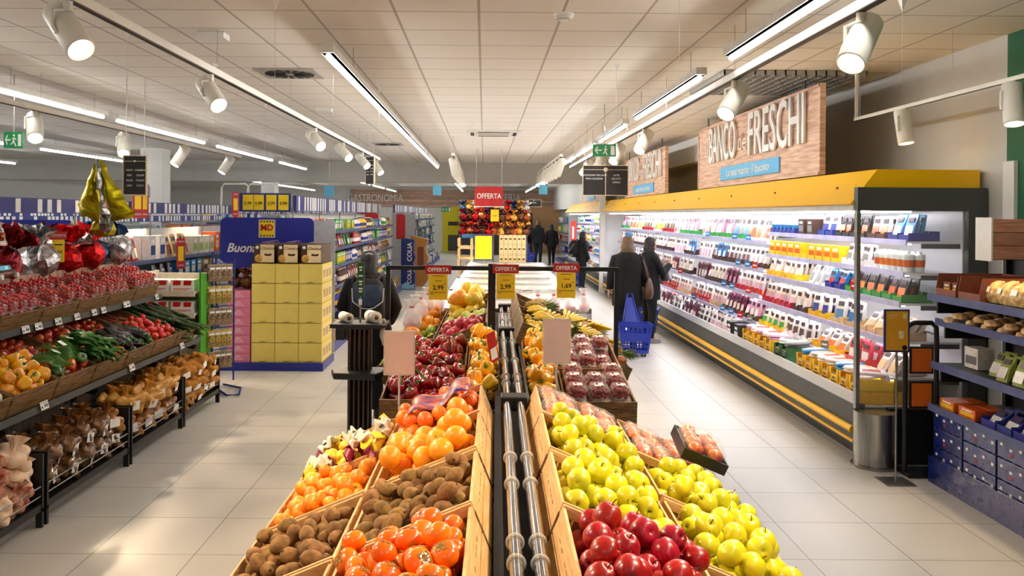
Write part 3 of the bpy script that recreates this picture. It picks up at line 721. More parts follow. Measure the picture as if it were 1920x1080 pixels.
def b_punnet():
    t = thing('tomato_punnet', '', '')
    m = fruit_mat('cherry_red', '#8e1414', '#b02218', .2, 10, .1, .02, .7)
    MB().box((-.055, -.075, 0), (.055, .075, .006), film_m).build('tray_base', t)
    b = MB(); rnd = random.Random(5)
    for (x, y, z) in drop(.104, .144, .0125, 46, rnd, 8):
        b.lathe([(math.sin(PI*i/6)*.0125, -math.cos(PI*i/6)*.0125) for i in range(7)], m, 8, M=MAT((x, y, z+.006)))
    b.build('cherry_tomatoes', t)['kind'] = 'stuff'
    rs = [[(.055*q*math.copysign(abs(math.cos(a))**.6, math.cos(a)), .075*q*math.copysign(abs(math.sin(a))**.6, math.sin(a)), z) for a in [2*PI*i/20 for i in range(20)]] for (q, z) in ((.9, .0), (1.06, .05), (1.1, .052), (1.02, .056), (.9, .072), (.05, .075))]
    MB().rings(rs, film_m, True, True, False).build('clear_lid', t)
    MB().box((-.026, -.02, .0755), (.026, .026, .0765), paper).build('price_label', t)
    return t
def punnets(M, w, d, nx, ny, label, group, layers=1, z0=.06, seed=0, key='punnet', bld=b_punnet, tl=.06, pitch=.085):
    rnd = random.Random(seed)
    for l in range(layers):
        for i in range(nx):
            for j in range(ny):
                if l and rnd.random() < .25: continue
                place(key, bld, M @ MAT((-w/2+w*(i+.5)/nx+rnd.uniform(-.004, .004), -d/2+d*(j+.5)/ny, z0+l*pitch), rz=rnd.uniform(-.06, .06), rx=rnd.uniform(-tl, tl), ry=rnd.uniform(-tl, tl)), label, 'punnet', group)
punnets(front(.60, .33), .37, .56, 3, 3, 'clear punnet of dark cherry tomatoes with white label, front right crate', 'punnets, front right crate', 2, seed=3)
punnets(front(.60, .95), .37, .56, 3, 3, 'clear punnet of dark cherry tomatoes with white label, rear right crate', 'punnets, rear right crate', 2, seed=4)
# frame over the rear edge with three offer signs
fr = thing('sign_frame', 'black metal portal frame spanning the island with three offer signs', 'frame', M=ISL)
fb = [((-.80, 6.18, .9), (-.77, 6.21, 1.615)), ((.865, 6.18, .75), (.895, 6.21, 1.615))]
MB().box(*fb[0], black).build('post', fr); MB().box(*fb[1], black).build('post', fr)
MB().box((-.055, 6.24, .8), (0, 6.28, 1.64), black).build('centre_post', fr)
MB().box((-.80, 6.18, 1.595), (.895, 6.21, 1.625), black).build('top_bar', fr)
for (x, z, d) in ((.0, 1.625, -.3),):
    pass
numm = ink
def offer(x, y, z, price, label, w=.135, h=.19, hw=.19, hh=.065, M=None, bold='OFFERTA'):
    t = thing('offer_sign', label, 'price sign', M=(M or ISL) @ MAT((x, y, z)))
    MB().box((-hw/2, -.004, 0), (hw/2, .004, hh), red_m).build('red_header', t, .001)
    text(bold, hh*.62, white_m, t, face_at(0, -.0045, hh*.46), ext=.0006, sx=.92, bold=.0012)
    MB().box((-w/2-.004, -.003, -h), (w/2+.004, .0015, 0), film('sleeve', '#ffffff', .2)).build('clear_sleeve', t)
    MB().box((-w/2, -.0035, -h+.004), (w/2, -.0025, -.002), ytag).build('yellow_card', t)
    text(price, h*.24, ink, t, face_at(0, -.004, -h*.52), name='price_digits', ext=.0004, sx=1.0, bold=.001)
    b = MB()
    for (a, c, e) in ((-.3, .3, -.07), (-.15, .2, -.26), (.3, .42, -.38), (-.42, .42, -.70), (-.4, -.25, -.76)): b.box((w*a, -.0042, h*e-.002), (w*c, -.0036, h*e+.0018), ink)
    b.build('fine_print', t); return t
offer(-.418, 6.165, 1.567, '2,99', 'red and yellow offer sign reading 2,99, left one on the black frame')
offer(.073, 6.165, 1.577, '2,99', 'red and yellow offer sign reading 2,99, middle one on the black frame')
offer(.512, 6.165, 1.588, '1,69', 'red and yellow offer sign reading 1,69, right one on the black frame')
# two acrylic cards on rods
def board(x, y, z0, z1, w, h, label):
    t = thing('card_holder', label, 'sign holder', M=MAT((x, y, 0)))
    MB().box((-w/2, -.003, z1-h), (w/2, .003, z1), mat('pink_card', '#f0d9d2', .45, var=.02)).build('card', t, .001)
    b = MB()
    for (a, c) in (((-w/2-.008, -.006, z1-h-.008), (-w/2, .006, z1+.008)), ((w/2, -.006, z1-h-.008), (w/2+.008, .006, z1+.008)), ((-w/2, -.006, z1), (w/2, .006, z1+.008)), ((-w/2, -.006, z1-h-.008), (w/2, .006, z1-h))): b.box(a, c, film('acrylic_edge', '#f4efe9', .45, .05, .1))
    b.build('acrylic_frame', t)
    MB().cyl((0, .0, z0), (0, 0, z1-h-.008), .005, film('rod_clear', '#f0f0f0', .5, .05, .1), 10).build('rod', t)
    return t
board(-.445, 4.5, .78, 1.375, .15, .22, 'blank pinkish card in clear holder on a rod, in front of the red peppers')
board(.40, 4.62, .82, 1.43, .14, .232, 'blank pinkish card in clear holder on a rod, beside the tomato punnets')
m_ = thing('price_flag', 'small red and white leaning price flag between the yellow peppers and the tubes', 'price sign', M=ISL @ MAT((-.0, 5.2, 1.10), rz=.9, ry=-.25))
MB().box((-.04, -.002, 0), (.04, .002, .19), red_m).build('red_card', m_); MB().box((-.03, -.003, .02), (.03, -.002, .09), paper).build('white_card', m_)
# ---------------- third section ----------------
R3 = [6.62, 7.22, 7.82, 8.42]
w3 = {(-1,0,0): 'pink apples', (-1,1,0): 'pears', (-1,2,0): 'yellow melons', (-1,3,0): 'yellow melons', (-1,0,1): 'green apples', (-1,1,1): 'green apples', (-1,2,1): 'grapefruit', (-1,3,1): 'grapefruit',
      (1,0,0): 'small lemons', (1,1,0): 'bananas', (1,2,0): 'pineapples', (1,3,0): 'pineapples', (1,0,1): 'mangoes', (1,1,1): 'cucumbers', (1,2,1): 'pineapples', (1,3,1): 'bananas'}
for sd in (-1, 1):
    for r in range(4):
        for k in (0, 1):
            place('crate3', crate_builder(.43, .585, .16, False), slope(sd, R3[r], 1.20, .222+.455*k), 'brown crate of %s, far section %s, %s column, row %s' % (w3[(sd, r, k)], side_n[sd], 'inner' if k == 0 else 'outer', ['one', 'two', 'three', 'four'][r]), 'crate', 'crates of the far island section')
def u3(sd, r, k, dz=.06): return slope(sd, R3[r], 1.20, .222+.455*k) @ MAT((0, 0, dz))
APk = b_apple('apple_pink', '#c8222c', '#e0485a', .038); AG = b_apple('apple_green', '#b9c93a', '#9db62c', .038)
pile('applePk', APk, u3(-1, 0, 0), IW, ID, .038, 52, 'pink apple in the far left inner crate', 'fruit', 'pink apples', 41)
pile('appleG', AG, u3(-1, 0, 1), IW, ID, .038, 44, 'green apple in the far left outer crate', 'fruit', 'green apples', 42)
pile('appleG', AG, u3(-1, 1, 1), IW, ID, .038, 30, 'green apple in the far left outer crate, second row', 'fruit', 'green apples second crate', 43)
pile('orangeY', OR, u3(-1, 2, 1, .1), IW, ID, .045, 26, 'yellow grapefruit in the far left outer crate, third row', 'fruit', 'grapefruit', 44)
pile('orangeY', OR, u3(-1, 3, 1, .12), IW, ID, .045, 30, 'yellow grapefruit in the far left outer crate, last row', 'fruit', 'grapefruit last row', 45)
ML = b_citrus('melon', 'melon_skin', '#f6c30f', '#f9d640', .06, 1.25)
pile('melon', ML, u3(-1, 2, 0, .10), IW, ID, .06, 14, 'long yellow melon in the far left inner crate', 'fruit', 'yellow melons', 46)
pile('melon', ML, u3(-1, 3, 0, .14), IW, ID, .06, 14, 'long yellow melon in the farthest left inner crate', 'fruit', 'yellow melons farthest', 47)
PE = b_citrus('pear', 'pear_skin', '#c9cf4a', '#e0d878', .034, 1.2)
pile('pear', PE, u3(-1, 1, 0), IW, ID, .036, 46, 'pale green pear in film in the far left inner crate', 'fruit', 'pears', 48)
place('bigorange', b_citrus('pumpkin', 'pumpkin_skin', '#f08a10', '#f59a20', .085, .9, 6), u3(-1, 1, 1, .2) @ MAT((.02, 0, 0)), 'single large round orange fruit on top of the green apples, left side', 'fruit')
place('bigorange', None, u3(-1, 2, 0, .30) @ MAT((.02, .1, 0)), 'second large orange fruit farther back among the melons', 'fruit')
pile('lemon', LE, u3(1, 0, 0), IW, ID, .033, 60, 'yellow lemon in the far right inner crate', 'fruit', 'lemons far crate', 49)
MG = b_citrus('mango', 'mango_skin', '#c9892a', '#b04434', .045, 1.3)
pile('mango', MG, u3(1, 0, 1), IW, ID, .045, 28, 'red and yellow mango in the far right outer crate', 'fruit', 'mangoes', 50)
def b_banana():
    t = thing('banana_bunch', '', ''); m = fruit_mat('banana_skin', '#f2cc1c', '#e8be1e', .4, 20, .06)
    for k in range(6):
        a = (k-2.5)*.2; pts = [(.17*math.sin(q)*math.cos(a)+.0, .17*math.sin(q)*math.sin(a)+.02*(k-2.5), .02+.07*math.sin(q*1.2)) for q in [i*.12 for i in range(11)]]
        MB().tube(pts, [.006, .010, .014, .016, .017, .0175, .017, .016, .013, .009, .004], m, 8).build('banana', t)
    MB().cyl((-.02, 0, .025), (.012, 0, .03), .014, stemb, 8).build('stalk', t); return t
for i, (r, k, x, y, z) in enumerate(((1, 0, -.1, -.1, .13), (1, 0, .05, .1, .15), (1, 0, -.15, .18, .14), (1, 0, .08, -.2, .13), (3, 1, -.1, 0, .13), (3, 1, .1, .12, .14), (1, 1, -.12, -.05, .16), (1, 1, .08, .12, .14), (2, 1, .0, -.2, .2))):
    place('banana', b_banana, u3(1, r, k, z) @ MAT((x, y, 0), rz=R.uniform(-1.2, 1.2)), 'bunch of yellow bananas on the far right crates', 'fruit', 'banana bunches')
def b_pine():
    t = thing('pineapple', '', ''); m = mat('pineapple_skin', '#b98a24', .6, 0, .3, 45, .8, col2='#6f5a1c', rnd=.15); g = mat('pineapple_leaf', '#5f7a34', .5, var=.3)
    MB().lathe([(math.sin(PI*i/10)**.6*.055, -math.cos(PI*i/10)*.09) for i in range(11)], m, 18, lambda q, a, z: q*(1+.05*math.cos(9*a+z*90))).build('body', t)
    c = MB()
    for k in range(22):
        a = k*2.4; ti = .15+.045*k*.6; L_ = .15-.002*k
        p = [(math.cos(a)*math.sin(ti)*L_*s, math.sin(a)*math.sin(ti)*L_*s, .08+L_*math.cos(ti)*s) for s in (0, .5, 1)]
        c.tube(p, [.012, .010, .001], g, 5, flat=.3)
    c.build('crown', t); return t
for i, (r, k, x, y) in enumerate(((2, 0, 0, -.15), (2, 0, -.05, .1), (3, 0, 0, -.1), (3, 0, .05, .15), (2, 1, 0, 0), (2, 1, .02, .22), (1, 1, .15, -.2), (1, 0, .12, -.02), (1, 1, -.05, .0), (1, 1, .1, .16))):
    place('pine', b_pine, u3(1, r, k, .17) @ MAT((x, y, 0), rz=R.uniform(-1, 1)) @ MAT(ry=1.35), 'brown pineapple with green crown lying on the far right crates', 'fruit', 'pineapples')
CU = b_long('cucumber', 'cucumber_skin', '#2c5a1c', '#1d4416', .26, .022, .015)
rnd = random.Random(9)
for i in range(16):
    place('cucumber', CU, u3(1, 0, 0 if i < 4 else 1, .12+.03*(i % 3)) @ MAT((rnd.uniform(-.12, .12), .18+rnd.uniform(-.05, .1), .0), rz=rnd.uniform(-.15, .15)) @ MAT(ry=PI/2), 'green cucumber in the far right crate beside the mangoes', 'vegetable', 'cucumbers by the mangoes')
# clear gift bags behind the fruit
def b_giftbag():
    t = thing('clear_gift_bag', '', '')
    rs = [[((q+.012*math.sin(5*a+z*40))*math.cos(a), (q+.012*math.cos(4*a))*math.sin(a)*.8, z) for a in [2*PI*i/18 for i in range(18)]] for (q, z) in ((.07, 0), (.09, .05), (.085, .13), (.05, .19), (.02, .215), (.04, .25), (.075, .29))]
    MB().rings(rs, film('gift_film', '#ffffff', .38, .08, 1, 18), True, True, False).build('film_bag', t)
    MB().lathe([(0, 0), (.06, 0), (.065, .08), (0, .085)], mat('gift_pink', '#e9a9b8', .5, var=.3), 12).build('pink_content', t)
    MB().lathe([(.022, .205), (.027, .212), (.022, .222)], mat('ribbon_pink', '#d81e66', .4), 10).build('ribbon', t); return t
for i, (x, y, z) in enumerate(((-.72, 7.3, 1.02), (-.72, 7.6, 1.03), (-.70, 7.95, 1.03), (-.66, 8.3, 1.04), (-.6, 9.0, .97), (-.4, 9.05, .97), (.45, 9.0, .97), (.62, 9.05, .97), (.8, 9.0, .97), (.25, 9.1, .97), (-.2, 9.1, .97), (.95, 9.15, .97))):
    place('giftbag', b_giftbag, ISL @ MAT((x, y, z), rz=i*1.3, s=.85), 'clear cellophane gift bag with pink ribbon, '+('beside the melons on the left' if i < 4 else 'on the freezer front behind the fruit'), 'gift bag', 'gift bags '+('left' if i < 4 else 'behind the fruit'))
# ================= left vegetable stand =================
TL = math.radians(21)
def lslope(x, z, y, s, h=.15, th=TL):
    e = Vector((math.cos(th), 0, -math.sin(th))); nrm = Vector((math.sin(th), 0, math.cos(th)))
    return Matrix.Translation(Vector((x, y, z))+e*s-nrm*h) @ Matrix.Rotation(th, 4, 'Y')
YC = [8.655-.587*i for i in range(8)]
st_ = thing('vegetable_stand', 'black tiered vegetable stand with wooden plank back along the left side', 'stand')
plank = wood('pink_planks', '#dcae92', '#c08a6c', 5, (6, 6, 1), planks=.12, axis=1)
slatd = wood('dark_slats', '#54483c', '#3a3028', 5, (6, 6, 1), planks=.09, axis=1)
MB().box((-3.84, 4.1, 1.12), (-3.81, 8.97, 1.47), plank).build('plank_back', st_)
MB().box((-3.26, 4.1, .10), (-3.23, 8.95, .70), slatd).build('slatted_skirt', st_)
for y in (4.12, 5.38, 6.68, 7.88, 8.94):
    MB().box((-3.90, y-.02, 0), (-3.85, y+.02, 1.83), black).build('post', st_)
    MB().box((-3.22, y-.015, 0), (-3.19, y+.015, .66), steel).build('front_upright', st_)
    MB().prism([(-3.88, .70), (-3.05, .56), (-3.02, .60), (-3.88, .90)], .02, black, Matrix.Translation((0, y+.01, 0)) @ FACE).build('shelf_bracket', st_)
MB().box((-3.89, 4.1, 1.80), (-3.865, 8.96, 1.825), black).build('top_bar', st_)
for (xx, zz, s, w) in ((-3.78, 1.11, .42, .84), (-3.80, 1.39, .205, .40)):
    M = lslope(xx, zz, 0, s, .172); MB().box((-w/2, 4.1, -.012), (w/2, 8.95, 0), black, M).build('sloping_shelf', st_)
for (x, z) in ((-3.395, 1.125), (-2.985, .672)):
    MB().box((x-.012, 4.1, z-.03), (x, 8.95, z+.02), grey_m).build('ticket_rail', st_)
lw = {0: ['cucumbers', 'red tomatoes', 'aubergines', 'orange peppers and courgettes', 'bagged mixed peppers', 'yellow peppers', 'white onions', 'white onions'],
      1: ['courgettes', 'dark carrots', 'plum tomatoes', 'ribbed tomatoes', 'plum tomatoes', 'plum tomatoes', 'tomatoes', 'tomatoes']}
far_n = ['farthest', 'second farthest', 'third farthest', 'fourth farthest', 'fifth farthest', 'sixth farthest', 'seventh farthest', 'nearest']
lc = crate_builder(.405, .575, .15, True)
lcd = crate_builder(.405, .575, .15, False)
for i, y in enumerate(YC):
    place('lcrate', lcd, lslope(-3.78, 1.11, y, .63), 'crate of %s, lower front row of stand, %s one' % (lw[0][i], far_n[i]), 'crate', 'crates on the vegetable stand')
    place('lcrate', lcd, lslope(-3.78, 1.11, y, .21), 'crate of %s, lower back row of stand, %s one' % (lw[1][i], far_n[i]), 'crate', 'crates on the vegetable stand')
    place('lcrate', lcd, lslope(-3.80, 1.39, y, .205), 'wooden crate of tomato punnets on the upper row of the stand, %s one' % far_n[i], 'crate', 'crates on the vegetable stand')
LW_, LD = .38, .545
def lf(i, k, dz=.06): return lslope(-3.78, 1.11, YC[i], .63 if k == 0 else .21) @ MAT((0, 0, dz))
TR = b_tomato('tomato_red', '#d5200f', '#e2361a', .032); TP = b_tomato('tomato_plum', '#c8321a', '#dc5a2a', .026, 1.35)
TB = b_tomato('tomato_ribbed', '#c8281a', '#e0522a', .042, .75)
pile('tomR', TR, lf(1, 0, .07), LW_, LD, .031, 92, 'round red tomato heaped in the crate between aubergines and cucumbers', 'vegetable', 'round tomatoes', 51)
pile('tomP', TP, lf(2, 1), LW_, LD, .029, 60, 'plum tomato in the back crate behind the aubergines', 'vegetable', 'plum tomatoes A', 52)
pile('tomB', TB, lf(3, 1), LW_, LD, .038, 34, 'ribbed red tomato in the back crate behind the orange peppers', 'vegetable', 'ribbed tomatoes', 53)
pile('tomP', TP, lf(4, 1), LW_, LD, .029, 56, 'plum tomato in the back crate behind the bagged peppers', 'vegetable', 'plum tomatoes B', 54)
pile('tomP', TP, lf(5, 1), LW_, LD, .029, 54, 'plum tomato in the back crate behind the yellow peppers', 'vegetable', 'plum tomatoes C', 55)
pile('pepYl', b_pepper('pepper_bright', '#fbb804', '#f59a08'), lf(5, 0, .07), LW_, LD, .042, 42, 'bright yellow bell pepper in the front crate at the left frame edge', 'vegetable', 'stand yellow peppers', 56, rot=lambda q: rot_up(q, .9))
WO = b_citrus('onion', 'onion_white', '#f3efe2', '#e6dcc8', .04, .85)
pile('onion', WO, lf(6, 0, .06), LW_, LD, .04, 34, 'white onion in the front crate cut by the left frame edge', 'vegetable', 'white onions', 57)
pile('tomR', TR, lf(6, 1), LW_, LD, .031, 40, 'red tomato in the back crate at the left frame edge', 'vegetable', 'tomatoes at the edge', 58)
# bagged mixed peppers
PO = b_pepper('pepper_orange', '#ea6a12', '#d8480c'); PG = b_pepper('pepper_green', '#3f6f1c', '#2e5614')
rnd = random.Random(60)
for q, (x, y, z) in enumerate(drop(LW_, LD, .042, 34, rnd, 10)):
    kk = ['pepO', 'pepG', 'pepR', 'pepO'][q % 4]; bl = {'pepO': PO, 'pepG': PG, 'pepR': PR}[kk]; cn = {'pepO': 'orange', 'pepG': 'green', 'pepR': 'red'}[kk]
    place(kk, bl, lf(4, 0, .06+z) @ MAT((x, y, 0)) @ rot_up(rnd, .9), '%s pepper in the crate of mixed bagged peppers' % cn, 'vegetable', 'mixed peppers, '+cn)
gfilm = film('green_film', '#5f9a3a', .22, .12, .8, 14)
for q, (x, y) in enumerate(((-.02, .05), (.05, -.18), (-.05, .22))):
    t = thing('pepper_bag', 'crumpled clear green bag lying over the mixed peppers, '+['middle', 'near', 'far'][q]+' one', 'bag', M=lf(4, 0, .25) @ MAT((x, y, 0), rz=q))
    sheet('bag_film', t, lambda u, v: (-.13+.26*u, -.10+.2*v, .03*math.sin(u*7+q)*math.cos(v*5)-.03*((u-.5)**2+(v-.5)**2)*4), 14, 12, gfilm)
    MB().box((-.03, -.03, .036), (.03, .02, .038), paper, MAT(ry=.2)).build('bag_label', t)
# aubergines, courgettes, cucumbers, orange peppers, leaves
AU = b_long('aubergine', 'aubergine_skin', '#191020', '#0e0a14', .20, .038, .012, 'cap', lambda t: (.5+1.1*t*0+ (math.sin(PI*min(1, (1-t)*.95+.06))**.7)*.65) if t < .97 else .35, .12, .9)
rnd = random.Random(61)
for q, (x, y, z) in enumerate(drop(LW_, LD, .042, 40, rnd, 10)):
    place('aub', AU, lf(2, 0, .06+z) @ MAT((x*.7, y, 0), rz=rnd.uniform(-.7, .7)+(PI if rnd.random() < .3 else 0)) @ MAT(ry=PI/2+rnd.uniform(-.3, .3)), 'glossy black aubergine heaped in the front crate', 'vegetable', 'aubergines')
CZ = b_long('courgette', 'courgette_skin', '#28431c', '#1a3012', .30, .023, .02, 'cap')
rnd = random.Random(62)
for q in range(44):
    x = rnd.uniform(-.28, .16); y = rnd.uniform(-.24, .24); k = q//11
    place('courg', CZ, lf(0, 0, .10+.037*k) @ MAT((x, y, 0), rz=rnd.uniform(-.35, .35)) @ MAT(ry=PI/2), 'dark green cucumber lying in the far end crate of the stand', 'vegetable', 'cucumbers')
for q in range(12):
    place('courg', CZ, lf(0, 1, .10+.037*(q//6)) @ MAT((rnd.uniform(-.05, .05), -.22+.09*(q % 6), 0), rz=rnd.uniform(-.2, .2)) @ MAT(ry=PI/2), 'dark green courgette in the back crate at the far end', 'vegetable', 'courgettes')
for q in range(12):
    place('courg', CZ, lf(3, 0, .13+.02*(q//5)) @ MAT((rnd.uniform(-.12, .0), rnd.uniform(-.25, .0), 0), rz=rnd.uniform(-.9, .3)) @ MAT(ry=PI/2), 'dark green courgette beside the orange long peppers', 'vegetable', 'courgettes by peppers')
CA = b_long('carrot', 'carrot_dark', '#a8643c', '#7a4228', .26, .018, .01, None, lambda t: .2+.8*t, .6, 0)
for q in range(12):
    place('carrot', CA, lf(1, 1, .09+.03*(q//6)) @ MAT((rnd.uniform(-.05, .05), -.2+.08*(q % 6), 0), rz=rnd.uniform(-.4, .4)) @ MAT(ry=PI/2), 'earthy brown root lying in the back crate behind the tomatoes', 'vegetable', 'brown roots')
LP = b_long('long_pepper', 'long_pepper_skin', '#f27c14', '#e85a0c', .14, .024, .015, 'stem', lambda t: .25+.85*math.sin(min(1, t+.05)*2.2)**.7 if t < .98 else .4, .15, .8)
for q in range(34):
    place('lpep', LP, lf(3, 0, .12+.03*(q//12)) @ MAT((rnd.uniform(-.16, .17), rnd.uniform(-.06, .25), 0), rz=rnd.uniform(-1.5, 1.5)) @ MAT(ry=PI/2+rnd.uniform(-.4, .4)), 'orange pointed pepper in the crate beside the aubergines', 'vegetable', 'orange pointed peppers')
leafm = mat('leaf_green', '#3f7a24', .4, 0, .3, 20, .3, col2='#27551a')
def b_leafbunch():
    t = thing('leafy_bunch', '', '')
    rr = random.Random(3)
    for k in range(7):
        a = rr.uniform(-.5, .5); L_ = rr.uniform(.16, .24); w = rr.uniform(.03, .05); zz = .01*k
        sheet('leaf', t, lambda u, v: (L_*u, (v-.5)*2*w*math.sin(PI*min(1, u*.9+.08))+a*L_*u, zz+.05*math.sin(u*2.4)+.012*math.sin(v*9+u*8)), 8, 6, leafm)
    MB().tube([(-.06, 0, .02), (.02, 0, .03)], [.012, .016], mat('leaf_stalk', '#9fb86a', .5), 8).build('stalks', t); return t
for q, (x, y, z) in enumerate(((-.15, -.1, .2), (-.05, -.2, .2), (.0, -.05, .19), (.05, -.22, .17), (-.1, -.25, .22), (.08, -.12, .15))):
    place('leafy', b_leafbunch, lf(3, 0, z) @ MAT((x, y, 0), rz=R.uniform(-.8, .8)), 'bunch of dark green leaves lying between bagged and orange peppers', 'vegetable', 'leafy bunches')
# punnets on the upper row
def b_punnet2():
    t = thing('tomato_punnet', '', '')
    m = fruit_mat('cherry_bright', '#d4301c', '#b01c12', .18, 10, .1, .02, .7)
    MB().box((-.08, -.055, 0), (.08, .055, .006), film_m).build('tray_base', t)
    b = MB(); rnd = random.Random(8)
    for (x, y, z) in drop(.15, .104, .014, 44, rnd, 8): b.lathe([(math.sin(PI*i/6)*.014, -math.cos(PI*i/6)*.014) for i in range(7)], m, 8, M=MAT((x, y, z+.006)))
    b.build('cherry_tomatoes', t)['kind'] = 'stuff'
    rs = [[(.08*q*math.copysign(abs(math.cos(a))**.6, math.cos(a)), .055*q*math.copysign(abs(math.sin(a))**.6, math.sin(a)), z) for a in [2*PI*i/20 for i in range(20)]] for (q, z) in ((.9, .0), (1.05, .05), (1.0, .054), (.9, .07), (.05, .073))]
    MB().rings(rs, film_m, True, True, False).build('clear_lid', t)
    MB().box((-.065, -.018, .0735), (.065, .018, .0745), paper).build('paper_strip', t); return t
for i in range(7):
    M = lslope(-3.80, 1.39, YC[i], .205)
    punnets(M, .36, .54, 2, 4, 'clear punnet of bright cherry tomatoes with white strip, %s upper crate' % far_n[i], 'upper punnets, %s crate' % far_n[i], 2 if i < 5 else 1, z0=.062, seed=70+i, key='punnet2', bld=b_punnet2, tl=.12, pitch=.082)
# price tickets
def ticket(M, w, h, label, cat='price tag', group='shelf price tickets'):
    def f():
        t = thing('price_ticket', '', ''); MB().box((-w/2, -.001, 0), (w/2, .001, h), paper).build('card', t)
        b = MB(); b.box((-w*.42, -.0016, h*.2), (-w*.25, -.001, h*.45), ink); b.box((-w*.05, -.0016, h*.25), (w*.4, -.001, h*.6), mat('grey_ink', '#77726c', .7)); b.box((-w*.42, -.0016, h*.78), (w*.4, -.001, h*.84), ink); b.build('print', t); return t
    return place('tick%.3f' % w, f, M, label, cat, group)
for y, w in ((6.27, .10), (6.45, .10), (6.75, .10), (7.06, .09), (7.37, .09), (7.55, .09), (8.04, .14), (8.78, .08)):
    ticket(Matrix.Translation((-3.375, y, 1.10)) @ MAT(rz=PI/2, rx=-.25), w, .055, 'white price ticket on the rail below the upper row of punnet crates', group='upper row price tickets')
for y in (5.75, 7.18, 8.37):
    ticket(Matrix.Translation((-2.965, y, .66)) @ MAT(rz=PI/2, rx=-.25), .10, .055, 'white price ticket on the rail below the lower row of crates', group='lower row price tickets')
# ---------------- low bins with bagged potatoes and onions ----------------
for i, (y0, y1) in enumerate(((4.12, 5.38), (5.42, 6.68), (6.72, 7.87), (7.91, 8.96))):
    t = thing('low_bin', 'low black metal bin on legs on the floor, %s of the four' % ['nearest', 'second', 'third', 'farthest'][i], 'bin', group='low black bins')
    for y in (y0, y1-.02):
        b = MB(); b.box((-3.18, y, .10), (-2.78, y+.02, .465), black); b.build('side_panel', t)
        for x in (-2.82, -3.18): MB().box((x, y-.002, 0), (x+.04, y+.022, .12), black).build('leg', t)
    MB().box((-3.18, y0+.02, .12), (-2.8, y1-.02, .135), black).build('floor_tray', t)
    MB().box((-2.80, y0+.02, .105), (-2.785, y1-.02, .15), black).build('front_bar', t)
    for z in (.20, .26): MB().cyl((-2.79, y0+.02, z), (-2.79, y1-.02, z), .005, steel, 6).build('front_wire', t)
def lumpy(name, seed, w, d, h, skin, balls, br, neck=True, label=True, lumpcol=None):
    """a closed bag whose skin bulges over the vegetables inside"""
    def f():
        rr = random.Random(seed); t = thing(name, '', '')
        B = [(Vector((rr.uniform(-.8, .8)*w/2, rr.uniform(-.8, .8)*d/2, rr.uniform(-.75, .75)*h/2)), br*rr.uniform(.85, 1.15)) for _ in range(balls)]
        nu, nv = 40, 22; rs = []
        for j in range(1, nv):
            ph = PI*j/nv; ring = []
            for i in range(nu):
                a = 2*PI*i/nu; dr = Vector((math.sin(ph)*math.cos(a), math.sin(ph)*math.sin(a), -math.cos(ph)))
                base = .66/math.sqrt((dr.x/(w/2))**2+(dr.y/(d/2))**2+(dr.z/(h/2))**2); r = base
                for c, q in B:
                    bb = dr.dot(c); disc = bb*bb-c.length_squared+q*q
                    if disc > 0: r = max(r, bb+math.sqrt(disc))
                r *= 1+.03*noise.noise(dr*5+Vector((seed, 0, 0)))
                ring.append(tuple(dr*r+Vector((0, 0, h/2))))
            rs.append(ring)
        MB().rings(rs, skin, True).build('bag_skin', t)
        if neck:
            q = []
            for (rr_, z) in ((.05, -.03), (.022, .0), (.026, .02), (.045, .045), (.058, .065)): q.append([((rr_*(1+.35*math.cos(7*a+z*9)))*math.cos(a), (rr_*(1+.3*math.sin(6*a)))*math.sin(a)*.5, h*.93+z) for a in [2*PI*i/28 for i in range(28)]])
            MB().rings(q, skin, True, True, False).build('gathered_top', t)
        if label:
            MB().box((w*.44, -.05, h*.35), (w*.455, .05, h*.68), paper, MAT(ry=-.0)).build('bag_label', t)
        return t
    return f
brown_bag = mat('potato_bag_brown', '#a86a26', .22, 0, .2, 22, .5, col2='#6e4418', coat=.5)
dark_bag = mat('potato_bag_dark', '#4c3020', .15, 0, .3, 14, .6, col2='#a06c34', coat=.8)
tan_bag = mat('potato_bag_tan', '#c68a34', .3, 0, .2, 18, .4, col2='#e0a848', coat=.3)
ynet = mat('potato_net_yellow', '#d8942a', .55, 0, .15, 160, .9, col2='#b8701a')
red_net = mat('onion_net_red', '#8e2a1c', .4, 0, .25, 26, .5, col2='#d8b494')
cream_net = mat('garlic_net_cream', '#dcb896', .4, 0, .2, 20, .5, col2='#f0dcc4')
BG = [('brown glossy potato bag', lumpy('potato_bag', 1, .22, .30, .20, brown_bag, 18, .032)), ('dark glossy potato bag', lumpy('potato_bag', 2, .22, .30, .20, dark_bag, 18, .032)),
      ('tan potato bag', lumpy('potato_bag', 3, .24, .30, .22, tan_bag, 18, .034)), ('yellow net potato sack', lumpy('potato_sack', 4, .26, .34, .16, ynet, 26, .032, False)),
      ('red net onion bag', lumpy('onion_bag', 5, .20, .26, .17, red_net, 12, .040, True, False)), ('cream net onion bag', lumpy('onion_bag', 6, .20, .26, .17, cream_net, 12, .040, True, False))]
def bags(y0, y1, kinds, cols, layers, dz, where, seed):
    rr = random.Random(seed)
    for l in range(layers):
        for i in range(cols):
            for j in (0, 1):
                k = kinds[(i+l+j+rr.randint(0, 1)) % len(kinds)]
                y = y0+(y1-y0)*(i+.5)/cols; x = -3.08+.17*j
                place('bag%d' % k, BG[k][1], MAT((x, y, .15+dz*l), rz=rr.uniform(-.4, .4), rx=rr.uniform(-.25, .25), ry=rr.uniform(-.1, .35)), BG[k][0]+' '+where, 'vegetable bag', BG[k][0]+'s '+where)
bags(4.16, 5.34, (4, 5), 5, 3, .12, 'in the nearest low bin', 81)
bags(5.46, 6.64, (0, 1), 5, 2, .14, 'in the second low bin', 82)
bags(6.76, 7.83, (2, 0), 4, 2, .17, 'in the third low bin', 83)
